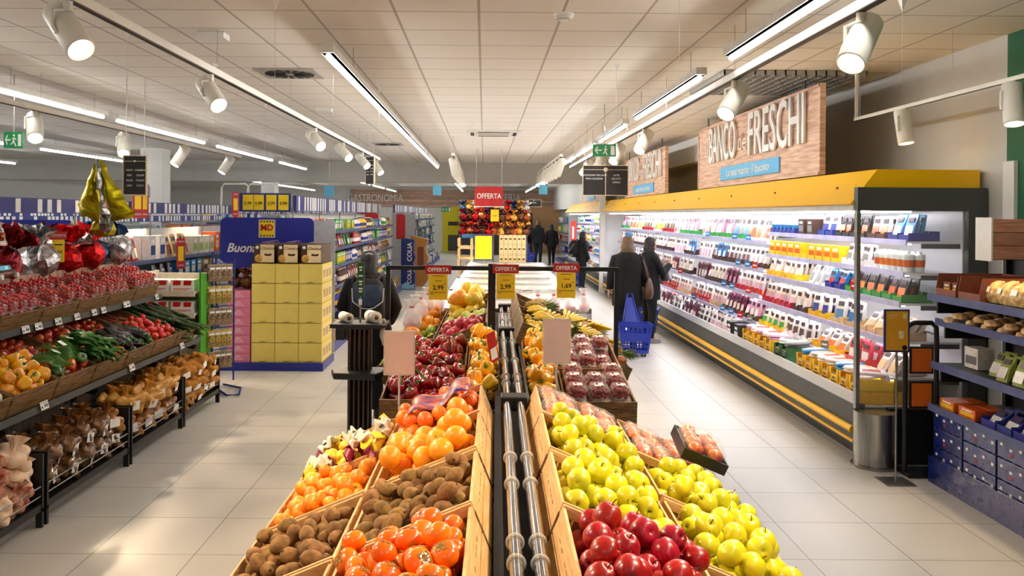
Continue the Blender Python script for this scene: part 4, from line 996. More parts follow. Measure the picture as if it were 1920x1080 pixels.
bags(7.95, 8.92, (3,), 4, 3, .115, 'in the farthest low bin', 84)
# ---------------- foil eggs hanging on the bar ----------------
def foil_egg(mname, c1, c2, h, seed):
    def f():
        t = thing('foil_egg', '', ''); m = foil(mname, c1, c2); rr = random.Random(seed); rs = []
        for (q, z) in ((.02, -.5), (.13, -.49), (.26, -.42), (.34, -.30), (.36, -.16), (.30, -.02), (.19, .07), (.07, .13), (.06, .15)):
            rs.append([((q+rr.uniform(-.035, .035))*h*math.cos(a), (q+rr.uniform(-.035, .035))*h*math.sin(a), z*h) for a in [2*PI*i/16 for i in range(16)]])
        MB().rings(rs, m, False).build('wrapped_egg', t)
        rs = []
        for (q, z) in ((.06, .14), (.11, .22), (.19, .32), (.26, .44)):
            rs.append([(q*h*(1+.55*math.cos(4*a+q*9)+rr.uniform(-.2, .2))*math.cos(a), q*h*(1+.5*math.sin(5*a)+rr.uniform(-.2, .2))*math.sin(a), z*h+rr.uniform(-.03, .03)*h+(.05*h*math.cos(4*a) if q > .2 else 0)) for a in [2*PI*i/20 for i in range(20)]])
        MB().rings(rs, m, False, True, False).build('foil_top', t)
        MB().lathe([(.055*h, .115*h), (.085*h, .13*h), (.055*h, .15*h)], mat('ribbon_grey', '#b8b8c0', .3, .4), 10).build('ribbon', t)
        return t
    return f
EG = {'copper': ('#8a4424', '#b8683c'), 'red': ('#a01018', '#d42020'), 'silver': ('#c9c9cc', '#8c8c92'), 'maroon': ('#5c0e16', '#8c1c24'), 'navy': ('#142a4c', '#2c5a94'), 'pink': ('#d66a94', '#f0a8c0'), 'gold': ('#b07a28', '#e0b050'), 'chocolate': ('#4a2c20', '#7a4e38')}
def egg(colr, M, label, group, h=.36):
    return place('egg'+colr, foil_egg('foil_'+colr, EG[colr][0], EG[colr][1], 1.0, len(colr)), M @ Matrix.Scale(h, 4), label, 'chocolate egg', group)
ee = ['copper', 'maroon', 'silver', 'silver', 'maroon', 'red', 'silver', 'red', 'navy', 'silver', 'navy']
for i, c_ in enumerate(ee):
    y = 6.62+.235*i
    egg(c_, MAT((-3.95+.10*(i % 2), y, 1.66), rz=i*1.3, rx=R.uniform(-.9, .9), ry=.3), '%s foil wrapped egg above the plank back, counted %s from the left' % (c_, nth[i]), 'foil eggs above the plank back', .46)
t = thing('painted_car_tin', 'long dark tin shaped like a toy car with blue windows lying on the plank back', 'tin', M=MAT((-3.75, 6.55, 1.475), rz=.1))
MB().rings([[(x*.09*q, y_*q*.22+.0, z) for (x, y_) in [(math.cos(2*PI*i/20), math.sin(2*PI*i/20)) for i in range(20)]] for (q, z) in ((.9, 0.008), (1, .03), (1, .06), (.75, .07), (.62, .11), (.3, .115))], mat('tin_dark', '#5a2a1c', .25, .4), True).build('tin_body', t)
MB().rings([[(x*.083*q, y_*q*.2, z) for (x, y_) in [(math.cos(2*PI*i/20), math.sin(2*PI*i/20)) for i in range(20)]] for (q, z) in ((.84, .071), (.72, .105))], mat('tin_blue', '#3c9ab8', .2, .3), True).build('windows', t)
for y in (-.13, .13): MB().cyl((.07, y, .022), (.092, y, .022), .022, paper, 14).build('wheel', t)
for (y, z, w, h, label, m_) in ((5.95, 1.50, .12, .25, 'white price card reading 1,29 hanging from the stand bar', 0), (7.55, 1.55, .10, .2, 'yellow offer card reading 1,69 with red header on the stand bar', 1), (8.75, 1.55, .10, .2, 'white price card reading 1,99 hanging near the end of the stand bar', 0)):
    t = thing('hanging_price_card', label, 'price sign', M=MAT((-3.79, y, z), rz=.55))
    MB().box((-w/2, -.002, 0), (w/2, .002, h), ytag if m_ else paper).build('card', t)
    if m_: MB().box((-w/2-.02, -.004, h), (w/2+.02, .004, h+.07), red_m).build('red_header', t); text('OFFERTA', .034, white_m, t, face_at(0, -.005, h+.035), sx=.8)
    text(label.split('reading ')[1].split(' ')[0], h*.2, ink, t, face_at(0, -.0025, h*.45), name='price_digits')
    MB().box((-w*.35, -.0025, h*.75), (w*.35, -.002, h*.8), ink).build('fine_print', t)
# the large yellow and silver foil bow above the stand
t = thing('giant_foil_egg', 'very large yellow foil wrapped egg with a silver fold, standing above the stand', 'chocolate egg', M=MAT((-3.62, 8.1, 1.84)))
yf = foil('foil_yellow', '#8c7e00', '#a89a08', .35); sf = foil('foil_silver_bow', '#a8a8a4', '#5c5c5a', .25)
def crumple(p, s, a): n_ = noise.noise_vector(Vector(p)*s); return (p[0]+n_.x*a, p[1]+n_.y*a, p[2]+n_.z*a)
def fold(name, A, B_, C_, D_, m, depth):
    def fx(u, v):
        p = [(A[i]*(1-u)+B_[i]*u)*(1-v)+(D_[i]*(1-u)+C_[i]*u)*v for i in range(3)]
        p[1] -= depth*math.sin(PI*u)*math.sin(PI*min(1, v*.8+.1)); return crumple(p, 11, .022)
    o = sheet(name, t, fx, 16, 16, m, .002)
    for p in o.data.polygons: p.use_smooth = False
fold('yellow_wing', (-.07, 0, .65), (-.08, .0, .64), (-.03, -.05, .08), (-.28, .02, .22), yf, .10)
fold('yellow_wing', (-.06, 0, .65), (-.05, .02, .65), (.26, .03, .14), (.05, -.02, .08), yf, .08)
fold('silver_fold', (-.07, -.04, .66), (-.05, -.04, .65), (.09, -.08, .05), (-.0, -.09, .03), sf, .06)
fold('yellow_wing', (-.28, .02, .24), (-.05, -.06, .20), (-.02, -.05, .06), (-.22, .0, .12), yf, .04)
fold('yellow_wing', (.06, -.06, .20), (.27, .03, .17), (.24, .03, .11), (.05, -.05, .05), yf, .04)
rr = random.Random(4)
MB().rings([[((q+rr.uniform(-.012, .012))*math.cos(a)-.02, (q+rr.uniform(-.012, .012))*math.sin(a), z) for a in [2*PI*i/18 for i in range(18)]] for (q, z) in ((.03, -.08), (.09, -.06), (.115, -.01), (.10, .05), (.05, .09), (.04, .12))], yf, False).build('egg_body', t)
MB().rings([[((q+rr.uniform(-.015, .015))*math.cos(a)+.05, (q+rr.uniform(-.015, .015))*math.sin(a)-.09, z) for a in [2*PI*i/14 for i in range(14)]] for (q, z) in ((.015, -.04), (.05, -.01), (.055, .05), (.03, .10), (.05, .14))], sf, False).build('silver_knot', t)
# ---------------- green sided shelf of boxed lilies beyond the stand ----------------
t = thing('green_sided_shelf', 'shelf with a bright green curved side just beyond the vegetable stand', 'shelf', M=MAT((0, 0, 0)))
gp = mat('panel_green', '#3f9a22', .4, var=.05)
cream = mat('shelf_cream', '#e0d6c4', .5)
MB().prism([(-3.16, 0), (9.9-9.45-3.16, 0), (-3.16+.45, .9), (-3.16+.3, 1.3), (-3.16, 1.33)], .02, gp, Matrix.Translation((-3.17, 9.45+3.16, 0)) @ Matrix.Rotation(PI/2, 4, 'Z') @ FACE).build('green_side', t)
MB().box((-3.78, 9.85, 0), (-3.2, 9.88, 1.3), cream).build('back_panel', t)
for z in (.15, .62, .86, 1.10): MB().box((-3.78, 9.4, z), (-3.2, 9.85, z+.02), cream).build('shelf_board', t); MB().box((-3.78, 9.385, z-.03), (-3.2, 9.4, z+.03), cream).build('shelf_lip', t)
MB().box((-3.80, 9.4, 0), (-3.78, 9.88, 1.33), cream).build('plain_side', t)
def b_cake():
    t = thing('patterned_carton', '', ''); MB().box((-.125, -.10, 0), (.125, .10, .13), paper).build('carton', t, .003)
    b = MB(); rm = mat('carton_red', '#cc1820', .4)
    for x in (-.10, .02): b.prism([(x, .07), (x+.08, .07), (x+.09, .12), (x+.04, .125), (x, .12)], .001, rm, Matrix.Translation((0, -.1005, 0)) @ FACE)
    b.box((-.10, -.102, .03), (.10, -.1005, .036), rm); b.box((-.09, -.102, .015), (.06, -.1005, .02), rm); b.box((-.04, -.102, .005), (-.02, -.1005, .025), ytag)
    b.build('red_print', t); return t
for z in (.64, .88, 1.12):
    for x in (-3.64, -3.36): place('cake', b_cake, MAT((x, 9.54, z)), 'white carton with red print on the green sided shelf', 'carton', 'red and white cartons')
# ---------------- blue wire rack with hanging bags ----------------
bl = mat('blue_metal', '#1c2f8c', .4, .2)
t = thing('wire_rack', 'blue wire peg rack with hanging bags between green shelf and yellow boxes', 'rack')
MB().cyl((-3.12, 9.75, .04), (-3.12, 9.75, 1.55), .012, bl, 8).build('post', t)
MB().cyl((-2.93, 9.95, .04), (-2.93, 9.95, 1.45), .010, bl, 8).build('post', t)
MB().tube([(-3.12, 9.75, .02), (-2.78, 9.2, .02), (-2.66, 9.25, .02), (-2.74, 9.6, .02), (-3.0, 9.8, .02)], .012, bl, 6).build('foot', t)
rows = [1.42, 1.17, .92, .67, .42]
for z in rows: MB().tube([(-3.12, 9.75, z), (-3.03, 9.85, z), (-2.93, 9.95, z)], .006, bl, 6).build('peg_bar', t)
def b_hang(c1, c2, nm):
    def f():
        t = thing('snack_bag', '', ''); m = mat(nm, c1, .25, .35, .3, 40, .5, col2=c2)
        rs = [[(q*.055*math.cos(a), .02*q2*math.sin(a), z) for a in [2*PI*i/12 for i in range(12)]] for (q, q2, z) in ((1, .1, -.2), (1, .8, -.17), (1, 1, -.10), (1, .7, -.04), (1, .1, 0))]
        MB().rings(rs, m, True).build('bag', t); MB().box((-.03, -.0215, -.06), (.03, -.0195, -.035), paper).build('bag_label', t); return t
    return f
for k, z in enumerate(rows):
    for i in range(4):
        f_ = [('hangA', b_hang('#4a3626', '#a08868', 'snack_brown')), ('hangB', b_hang('#b89c4c', '#6c5a30', 'snack_tan'))][k % 2]
        place(f_[0], f_[1], MAT((-3.11+.05*i, 9.69+.05*i, z-.01), rz=.75+.1*math.sin(i*3), ry=.04*math.sin(i*5)), 'small shiny snack bag on the blue rack, %s row from the top' % nth[k].replace('nearest', 'first'), 'snack bag', 'rack bags row '+nth[k])
# ---------------- promotional pallet with board ----------------
skirt = mat('skirt_blue', '#1c2a8c', .35, var=.05)
t = thing('display_pallet', 'blue skirted pallet under the yellow and pink carton stacks', 'pallet')
MB().box((-3.45, 10.75, 0), (-2.03, 11.55, .10), skirt).build('skirt', t, .004)
bt = thing('promotion_board', 'blue and silver cardboard board with yellow logo and Buona lettering behind the yellow cartons', 'board', M=MAT((-2.97, 11.62, 0)))
pb = []
for i in range(9): a = PI/2*i/8; pb.append((.64-.08+.08*math.cos(a), 1.86+.08*math.sin(a)))
for i in range(9): a = PI/2+PI/2*i/8; pb.append((-.64+.08+.08*math.cos(a), 1.86+.08*math.sin(a)))
curve = [(-.64+1.28*i/16, 1.40-.36*math.sin(PI*.5*(i/16))**.8-.04) for i in range(17)]
MB().prism(pb+curve, .02, mat('board_blue', '#1f2a92', .35, var=.06, scale=2), Matrix.Translation((0, .0, 0)) @ FACE).build('blue_panel', bt)
MB().prism(list(reversed(curve))+[(-.64, 0), (.64, 0)], .02, mat('board_silver', '#b9c3cf', .35, var=.1, scale=1.5), FACE).build('silver_panel', bt)
text('Buona Spesa, Italia', .17, white_m, bt, Matrix.Translation((0.05, -.022, 1.52)) @ FACE, shear=.3, sx=.95, bold=.003)
lg = MB(); lg.box((-.10, -.026, 1.68), (.10, -.021, 1.90), ytag); lg.build('logo_square', bt)
b = MB()
for i in range(5):
    for z in (1.685, 1.875): b.box((-.088+.04*i, -.028, z), (-.068+.04*i, -.026, z+.018), ink)
for (a, c) in (((-.112, -.0245, 1.668), (-.104, -.021, 1.912)), ((.104, -.0245, 1.668), (.112, -.021, 1.912)), ((-.112, -.0245, 1.904), (.112, -.021, 1.912)), ((-.112, -.0245, 1.668), (.112, -.021, 1.676))): b.box(a, c, white_m)
b.build('logo_edge', bt)
text('MD', .115, red_m, bt, face_at(0, -.028, 1.80), name='logo_letters', bold=.004)
ylc = mat('carton_yellow', '#ecd56c', .6, var=.04, scale=3); slit = mat('carton_slit', '#8a7434', .8)
dkb = mat('choc_brown', '#4a2e1e', .4); crm = mat('cream_card', '#ecd6a8', .45, var=.08)
def b_ycart():
    t = thing('yellow_carton', '', ''); b = MB(); b.box((-.148, -.34, 0), (.148, .36, .245), ylc); b.build('carton', t, .003)
    b = MB(); b.box((-.035, -.3425, .008), (.035, -.340, .016), slit); b.box((-.045, -.3425, .012), (-.035, -.340, .004), slit); b.build('hand_slit', t)
    for y in (-.2, .0, .2): MB().box((.1465, y-.075, .04), (.1495, y+.075, .21), crm).build('side_window', t); MB().box((.149, y-.06, .07), (.1515, y+.06, .17), mat('window_pack', '#b89a70', .5, var=.3, scale=30)).build('pack_behind_window', t)
    return t
for c_ in range(3):
    for r_ in range(5):
        place('ycart', b_ycart, MAT((-2.81+.302*c_, 11.15, .10+.252*r_)), 'plain yellow carton in the stack, %s column, %s row from the floor' % (['left', 'middle', 'right'][c_], nth[r_].replace('nearest', 'bottom')), 'carton', 'yellow cartons')
def b_colomba():
    t = thing('cake_box', '', ''); MB().box((-.13, -.06, 0), (.13, .06, .24), dkb).build('box', t, .003)
    MB().box((-.05, -.062, .01), (.128, -.06, .236), crm).build('cream_front', t)
    text('Classica', .055, dkb, t, face_at(.04, -.063, .19), shear=.3)
    MB().lathe([(0, 0), (.05, 0), (.05, .002), (0, .002)], mat('cake_gold', '#d8a84c', .5, var=.3, scale=25), 16, M=Matrix.Translation((-.07, -.0605, .06)) @ FACE).build('cake_picture', t)
    MB().prism([(0, .10), (.05, .09), (.1, .10), (.09, .125), (.05, .115), (.01, .125)], .002, dkb, Matrix.Translation((-.0, -.0605, 0)) @ FACE).build('picture_band', t)
    MB().lathe([(0, 0), (.022, 0), (.022, .002), (0, .002)], paper, 14, M=Matrix.Translation((-.09, -.0605, .20)) @ FACE).build('badge', t)
    MB().tube([(-.05, 0, .24), (-.03, 0, .27), (.03, 0, .27), (.05, 0, .24)], .003, mat('cord', '#b8a0a0', .6), 5).build('handle', t); return t
for i in range(3):
    for j in range(5):
        place('colomba', b_colomba, MAT((-2.81+.30*i, 10.9+.135*j, 1.362)), 'brown and cream cake box on the yellow cartons, %s row' % ('front' if j == 0 else 'rear'), 'box', 'cake boxes '+('front' if j == 0 else 'behind'))
def b_pink():
    t = thing('pink_carton', '', ''); pk = mat('carton_pink', '#dc7c9e', .5, var=.05); MB().box((-.145, -.2, 0), (.145, .2, .112), pk).build('carton', t, .003)
    b = MB(); wp = mat('pink_print', '#f4c8d8', .5); b.box((-.05, -.202, .05), (.05, -.2, .06), wp); b.box((-.07, -.202, .03), (.07, -.2, .04), wp); b.box((-.03, -.202, .07), (.03, -.2, .085), wp); b.build('print', t); return t
for r_ in range(8): place('pinkc', b_pink, MAT((-3.12, 11.0, .10+.115*r_)), 'pink carton in the stack beside the yellow cartons, %s from the floor' % nth[r_].replace('nearest', 'bottom'), 'carton', 'pink cartons')
for i, (x, y) in enumerate(((-3.2, 10.95), (-3.05, 10.92), (-3.12, 11.08))): egg('chocolate' if i != 2 else 'pink', MAT((x, y, 1.16), rz=i*2), '%s foil egg on top of the pink cartons, %s' % (['chocolate brown', 'chocolate brown', 'pink'][i], ['left', 'right', 'behind'][i]), 'eggs on pink cartons', .26)
# ================= refrigerated wall =================
led = emit('fridge_led', (1, .98, 1), FRIDGE_E)
inner = mat('fridge_inner', '#e9eaee', .4, var=.02)
railm = mat('price_rail', '#b9b8dc', .3, var=.15, scale=8)
lipm = film('acrylic_lip', '#eef0f4', .45, .1, .1, 4)
def fridge(y0, y1, label, bays):
    t = thing('refrigerated_cabinet', label, 'refrigerator')
    MB().box((3.17, y0, 0), (4.06, y1, .11), blackp).build('kick_base', t)
    MB().box((3.05, y0, .13), (3.14, y1, .47), grey_m).build('front_panel', t, .01)
    MB().box((3.14, y0, .11), (4.06, y1, .44), grey_m).build('body', t)
    MB().cyl((3.035, y0, .265), (3.035, y1, .265), .03, yel_m, 12).build('bumper_rail', t)
    MB().box((3.03, y0, .16), (3.05, y1, .18), yel_m).build('lower_strip', t)
    MB().box((3.045, y0, .472), (3.075, y1, .56), lipm, ).build('acrylic_lip', t)
    MB().box((3.09, y0, .445), (3.92, y1, .455), inner).build('deck', t)
    MB().box((3.92, y0, .44), (4.06, y1, 2.12), inner).build('back_panel', t)
    MB().prism([(3.0, 2.115), (3.22, 2.40), (4.06, 2.40), (4.06, 2.12), (3.02, 2.105)], -(y1-y0), yel_m, Matrix.Translation((0, y0, 0)) @ FACE).build('yellow_canopy', t)
    MB().box((3.03, y0+.01, 2.06), (4.0, y1-.01, 2.103), mat('canopy_under', '#c9c8c4', .5)).build('canopy_underside', t)
    n = 0; y = y0+.1
    while y < y1-.3:
        L_ = min(2.4, y1-y-.05)
        for x in (3.16, 3.5): MB().box((x, y, 2.045), (x+.05, y+L_-.06, 2.058), led).build('light_strip', t)
        y += L_
    for (a, b_, zs) in bays:
        for z, x in zs:
            MB().box((x, a, z-.02), (3.92, b_-.02, z-.002), inner).build('shelf_board', t)
            MB().box((x-.014, a, z-.035), (x, b_-.02, z+.012), railm).build('price_rail', t)
            MB().box((x+.03, a+.03, z-.03), (x+.05, b_-.05, z-.022), led).build('light_strip', t)
            for q in (a+.01, b_-.04): MB().box((3.6, q, z-.06), (3.92, q+.006, z-.02), grey_m).build('shelf_bracket', t)
    for k in range(int((y1-y0)/1.6)):
        yy = y0+.5+1.6*k; MB().box((3.08, yy, 2.27), (3.09, yy+.03, 2.29), mat('clip_brown', '#7c4a18', .6), Matrix.Translation((.02, 0, -.02))).build('canopy_clip', t)
    return t
NB = [(1.81, 3.48), (1.55, 3.46), (1.30, 3.43), (.985, 3.38), (.69, 3.34)]
FB = [(1.70, 3.47), (1.36, 3.43), (1.04, 3.38), (.71, 3.34)]
fr1 = fridge(6.95, 21.7, 'long white lit cold cabinet with yellow canopy along the right wall', [(6.97, 10.4, NB), (10.4, 14.0, FB), (14.0, 17.8, FB), (17.8, 21.68, FB)])
# near end: glass cheek with grey frame
ge = MB(); ge.box((3.03, 6.88, 2.06), (4.08, 6.95, 2.25), grey_m); ge.build('end_header', fr1)
MB().box((3.93, 6.88, 0), (4.08, 6.95, 2.06), grey_m).build('end_upright', fr1)
MB().box((3.03, 6.89, .45), (3.06, 6.94, 2.06), steel).build('glass_edge', fr1)
MB().box((3.06, 6.905, .45), (3.93, 6.915, 2.06), film('end_glass', '#ffffff', .04, .05, 0)).build('end_glass', fr1)
MB().box((3.30, 6.88, 0), (3.93, 6.95, .45), mat('end_dark', '#2b2c2e', .35, .3)).build('end_lower', fr1)
MB().box((3.0, 6.86, 2.26), (3.01, 6.87, 2.27), yel_m).build('canopy_tip', fr1)
MB().rings([[(3.17+.165*math.cos(a), 6.85+.155*math.sin(a), z) for a in [2*PI*i/32 for i in range(32)]] for z in (.02, .44)], mat('brushed_steel', '#a8a6a0', .25, .95, var=.25, scale=3, stretch=(8, 8, .4)), True).build('chrome_corner', fr1)
MB().rings([[(3.17+.185*math.cos(a), 6.85+.175*math.sin(a), z) for a in [2*PI*i/32 for i in range(32)]] for z in (0, .02)], steel, True).build('chrome_foot', fr1)
fr2 = fridge(22.2, 31.5, 'second lit cold cabinet farther down the right wall', [(22.25, 25.3, [(1.75, 3.45), (1.45, 3.42), (1.15, 3.4), (.8, 3.36)]), (25.3, 28.4, [(1.75, 3.45), (1.45, 3.42), (1.15, 3.4), (.8, 3.36)]), (28.4, 31.4, [(1.75, 3.45), (1.45, 3.42), (1.15, 3.4), (.8, 3.36)])])
MB().box((3.03, 22.12, .45), (4.06, 22.2, 2.1), inner).build('end_panel', fr2)
# ---------------- packaged goods ----------------
PK = {'#f2eeea': 'white_pack', '#f0e2e0': 'pale_pink_pack', '#e9d8c8': 'cream_pack', '#17181c': 'black_pack', '#1c2f8c': 'blue_pouch', '#f2c00a': 'yellow_pouch', '#2c9a3c': 'green_pouch', '#c01c24': 'red_pouch', '#2c7ab8': 'light_blue_pack', '#d8a0b8': 'rose_pack', '#6a1c3c': 'plum_pack', '#7a7c80': 'grey_pouch'}  # pouches named by front colour; any contents in a name are made up
BK = {'#f2eeea': 'white_box', '#1c2f8c': 'blue_box', '#f2c00a': 'yellow_box', '#d8b484': 'brown_carton', '#2c9a3c': 'green_box', '#c01c24': 'red_box', '#2c7ab8': 'light_blue_box', '#e06a1c': 'orange_box', '#7a7c80': 'grey_box', '#e9d8c8': 'cream_box'}  # generic food boxes sorted by colour; any product in a name is invented
WIN = ['#c9727c', '#b4525c', '#d89a92', '#8c4a44', '#e0b4a8']
def pmat(hexc, rough=.35): return mat('pack_'+hexc, hexc, rough, var=.1, scale=18, rnd=.18)
def b_pouch(front, win, w=.13, h=.17):
    """flat pouch with header card, window and a dark foot; front faces -X"""
    def f():
        b = MB(); F_ = pmat(front); Wm = pmat(win, .25)
        n = 5; L_ = []
        for i in range(n+1):
            u = i/n; th = .004+.014*math.sin(PI*min(1, u*1.1))
            L_.append([(-th, -w/2, h*u), (-th*.6, w/2, h*u), (th, w/2, h*u), (th, -w/2, h*u)])
        b.rings(L_, F_, False)
        b.box((-.021, -w*.38, h*.12), (-.0185, w*.38, h*.55), Wm); b.box((-.017, -w*.3, h*.68), (-.0125, w*.3, h*.88), pmat('#3a2430'))
        return b.build(PK.get(front, 'food_pack'))
    return f
def b_tray_box(c, w=.155, d=.26, h=.05):
    def f():
        b = MB(); m = pmat(c, .6); e = .004
        b.box((0, -w/2, 0), (d, w/2, e), m); b.box((0, -w/2, 0), (e, w/2, h), m); b.box((d-e, -w/2, 0), (d, w/2, h*1.6), m); b.box((0, -w/2, 0), (d, -w/2+e, h*1.3), m); b.box((0, w/2-e, 0), (d, w/2, h*1.3), m)
        return b.build('shelf_carton')
    return f
def b_box(c, c2, w, d, h):
    def f():
        b = MB(); b.box((0, -w/2, 0), (d, w/2, h), pmat(c)); b.box((-.0015, -w*.4, h*.2), (0, w*.4, h*.6), pmat(c2)); b.box((-.0015, -w*.3, h*.7), (0, w*.3, h*.85), paper)
        return b.build(BK.get(c, 'food_box'), None, .002)
    return f
def b_cup(c, c2, r, h):
    def f():
        b = MB(); b.lathe([(r*.8, 0), (r, h*.75), (r*1.02, h*.8), (r*1.02, h*.86), (r*.4, h*.9), (r*.4, h)], pmat(c), 12); b.lathe([(r*.9, h*.25), (r*1.01, h*.6)], pmat(c2), 12)
        return b.build('food_pot')
    return f
def b_bottle(c, c2, r, h):
    def f():
        b = MB(); b.lathe([(r*.9, 0), (r, .01), (r, h*.6), (r*.75, h*.75), (r*.35, h*.85), (r*.33, h*.92)], pmat(c, .2), 12); b.lathe([(r*.4, h*.92), (r*.4, h), (0, h)], pmat(c2), 10); b.lathe([(r*1.01, h*.2), (r*1.01, h*.5)], pmat(c2), 12)
        return b.build('bottle')
    return f
CN = {'#f2eeea': 'white', '#f0e2e0': 'pale pink', '#e9d8c8': 'cream', '#17181c': 'black', '#1c2f8c': 'blue', '#f2c00a': 'yellow', '#2c9a3c': 'green', '#c01c24': 'red', '#d8b484': 'cardboard brown', '#4a2a20': 'dark brown', '#e8f2ee': 'mint white', '#2c7ab8': 'light blue', '#1f5a34': 'dark green', '#e06a1c': 'orange', '#7a7c80': 'grey', '#d8a0b8': 'rose', '#6a1c3c': 'plum', '#8ab84a': 'lime'}
def seg(x, z, y0, y1, kind, c, c2, where, tray=None, depth=2, pitch=.165, seed=0, lean=.22, flip=1, w=None, h=None, jit=.012):
    """fills a stretch of shelf; goods face -X (flip=1) or +X (flip=-1)"""
    rr = random.Random(int(y0*100)+int(z*1000)+seed); n = max(1, int((y1-y0)/pitch)); FL = Matrix.Rotation(PI, 4, 'Z') if flip < 0 else Matrix.Identity(4)
    cn = CN.get(c, 'coloured')
    for i in range(n):
        y = y0+(i+.5)*(y1-y0)/n
        B0 = Matrix.Translation((x, y, z)) @ FL
        dz = 0
        if tray:
            tw = pitch*.94; place('stray%s%.2f' % (tray, tw), b_tray_box(tray, tw), B0 @ MAT((.005, 0, 0)), '%s shelf carton holding packs, %s' % (CN.get(tray, 'coloured'), where), 'carton', '%s shelf cartons %s' % (CN.get(tray, ''), where)); dz = .005
        for k in range(depth):
            if rr.random() < .05 and k == 0: continue
            if kind == 'pouch':
                if w is None: w = round(pitch*.86, 3)
                key = 'pouch'+c+c2+str(w)+str(h); bl_ = b_pouch(c, c2, w or .13, h or .2); dx = .05+.06*k; M = B0 @ MAT((dx, rr.uniform(-jit, jit), dz), ry=lean+rr.uniform(-.08, .08), rz=rr.uniform(-.08, .08), rx=rr.uniform(-.04, .04)); nmn = 'pouch'
            elif kind == 'box':
                key = 'box'+c+c2+str(w)+str(h); ww = w or pitch*.9; bl_ = b_box(c, c2, ww, .12, h or .16); M = B0 @ MAT((.012+.125*k, rr.uniform(-.003, .003), dz), rz=rr.uniform(-.03, .03)); nmn = 'box'
            elif kind == 'cup':
                key = 'cup'+c+c2+str(w)+str(h); bl_ = b_cup(c, c2, w or .04, h or .12); M = B0 @ MAT((.05+.09*k, 0, dz)); nmn = 'pot'
            else:
                key = 'bot'+c+c2+str(w)+str(h); bl_ = b_bottle(c, c2, w or .035, h or .22); M = B0 @ MAT((.05+.08*k, 0, dz)); nmn = 'bottle'
            lb_ = '%s and %s %s, %s' % (cn, CN.get(c2, 'coloured'), nmn, where)
            place(key, bl_, M, lb_, 'bottle' if nmn == 'bottle' else 'food pack', lb_)
W1 = 'top shelf, near end of cold cabinet'; W2 = 'second shelf, near end of cold cabinet'; W3 = 'third shelf, near end of cold cabinet'
W4 = 'fourth shelf, near end of cold cabinet'; W5 = 'lowest shelf, near end of cold cabinet'; W6 = 'bottom well of cold cabinet'
wh, pp_, cr_, bk, bu, yl, gr, rd, cd, db, mw, lb, dg_, og, gy, rs, pl, lm = '#f2eeea', '#f0e2e0', '#e9d8c8', '#17181c', '#1c2f8c', '#f2c00a', '#2c9a3c', '#c01c24', '#d8b484', '#4a2a20', '#e8f2ee', '#2c7ab8', '#1f5a34', '#e06a1c', '#7a7c80', '#d8a0b8', '#6a1c3c', '#8ab84a'
seg(3.49, 1.812, 6.98, 7.35, 'pouch', lb, wh, W1, bu, 2, .18, h=.22)
seg(3.49, 1.812, 7.40, 7.75, 'pouch', wh, og, W1, db, 2, .17, h=.2)
seg(3.49, 1.812, 7.8, 8.45, 'pouch', bk, og, W1, bk, 2, .16, h=.21)
seg(3.49, 1.812, 8.5, 8.9, 'pouch', wh, bu, W1, bu, 2, .18, h=.22)
seg(3.49, 1.812, 9.0, 9.5, 'box', db, gy, W1, None, 1, .17, h=.17)
seg(3.49, 1.812, 9.55, 10.35, 'cup', wh, lb, W1, bu, 1, .13, h=.16, w=.05)
seg(3.47, 1.552, 6.98, 7.7, 'cup', mw, og, W2, None, 2, .10, h=.17, w=.046)
seg(3.47, 1.552, 7.75, 8.25, 'pouch', wh, gy, W2, wh, 2, .16, h=.20)
seg(3.47, 1.552, 8.3, 10.35, 'box', yl, og, W2, yl, 1, .20, h=.16)
seg(3.44, 1.302, 6.98, 8.1, 'pouch', bk, og, W3, gr, 2, .17, h=.20)
seg(3.44, 1.302, 8.15, 8.6, 'pouch', lb, rd, W3, bu, 2, .16, h=.18)
seg(3.44, 1.302, 8.65, 9.3, 'pouch', wh, gy, W3, None, 3, .14, h=.22, lean=.5)
seg(3.44, 1.302, 9.35, 10.35, 'pouch', cr_, wh, W3, yl, 3, .15, h=.20)
seg(3.39, .987, 6.98, 7.7, 'pouch', cr_, cd, W4, cd, 3, .17, h=.20, lean=.6)
seg(3.39, .987, 7.75, 8.35, 'pouch', wh, lb, W4, cd, 2, .20, h=.23)
seg(3.39, .987, 8.4, 8.9, 'pouch', wh, bu, W4, yl, 2, .20, h=.23)
seg(3.39, .987, 8.95, 9.35, 'pouch', cr_, wh, W4, db, 2, .15, h=.22)
seg(3.39, .987, 9.4, 10.35, 'pouch', cr_, rs, W4, rd, 3, .15, h=.22)
seg(3.35, .692, 6.98, 7.35, 'pouch', cr_, cd, W5, None, 3, .15, h=.20, lean=.5)
seg(3.35, .692, 7.4, 7.9, 'pouch', rd, wh, W5, rd, 2, .2, h=.2)
seg(3.35, .692, 7.95, 8.7, 'pouch', cr_, og, W5, yl, 3, .2, h=.2, lean=.5)
seg(3.35, .692, 8.75, 9.5, 'pouch', wh, db, W5, wh, 2, .17, h=.21)
seg(3.35, .692, 9.55, 10.35, 'pouch', cr_, gr, W5, yl, 2, .17, h=.2)
far = ['top shelf,', 'second shelf,', 'third shelf,', 'lowest shelf,']
bayw = ['middle of cold cabinet', 'cold cabinet behind the two people', 'far end of cold cabinet']
pal = [[(wh, og, None), (cr_, lb, gr), (rs, wh, gr), (wh, rd, None), (cr_, db, rd), (wh, yl, None)],
       [(pp_, wh, db), (wh, pl, db), (lb, wh, db), (wh, rs, None), (cr_, wh, db)],
       [(wh, rs, rd), (pl, rs, db), (cr_, wh, db), (pl, wh, None), (cr_, lb, cd)],
       [(rs, wh, db), (pl, cr_, db), (cr_, rs, cd), (wh, rd, rd), (cr_, rs, db)]]
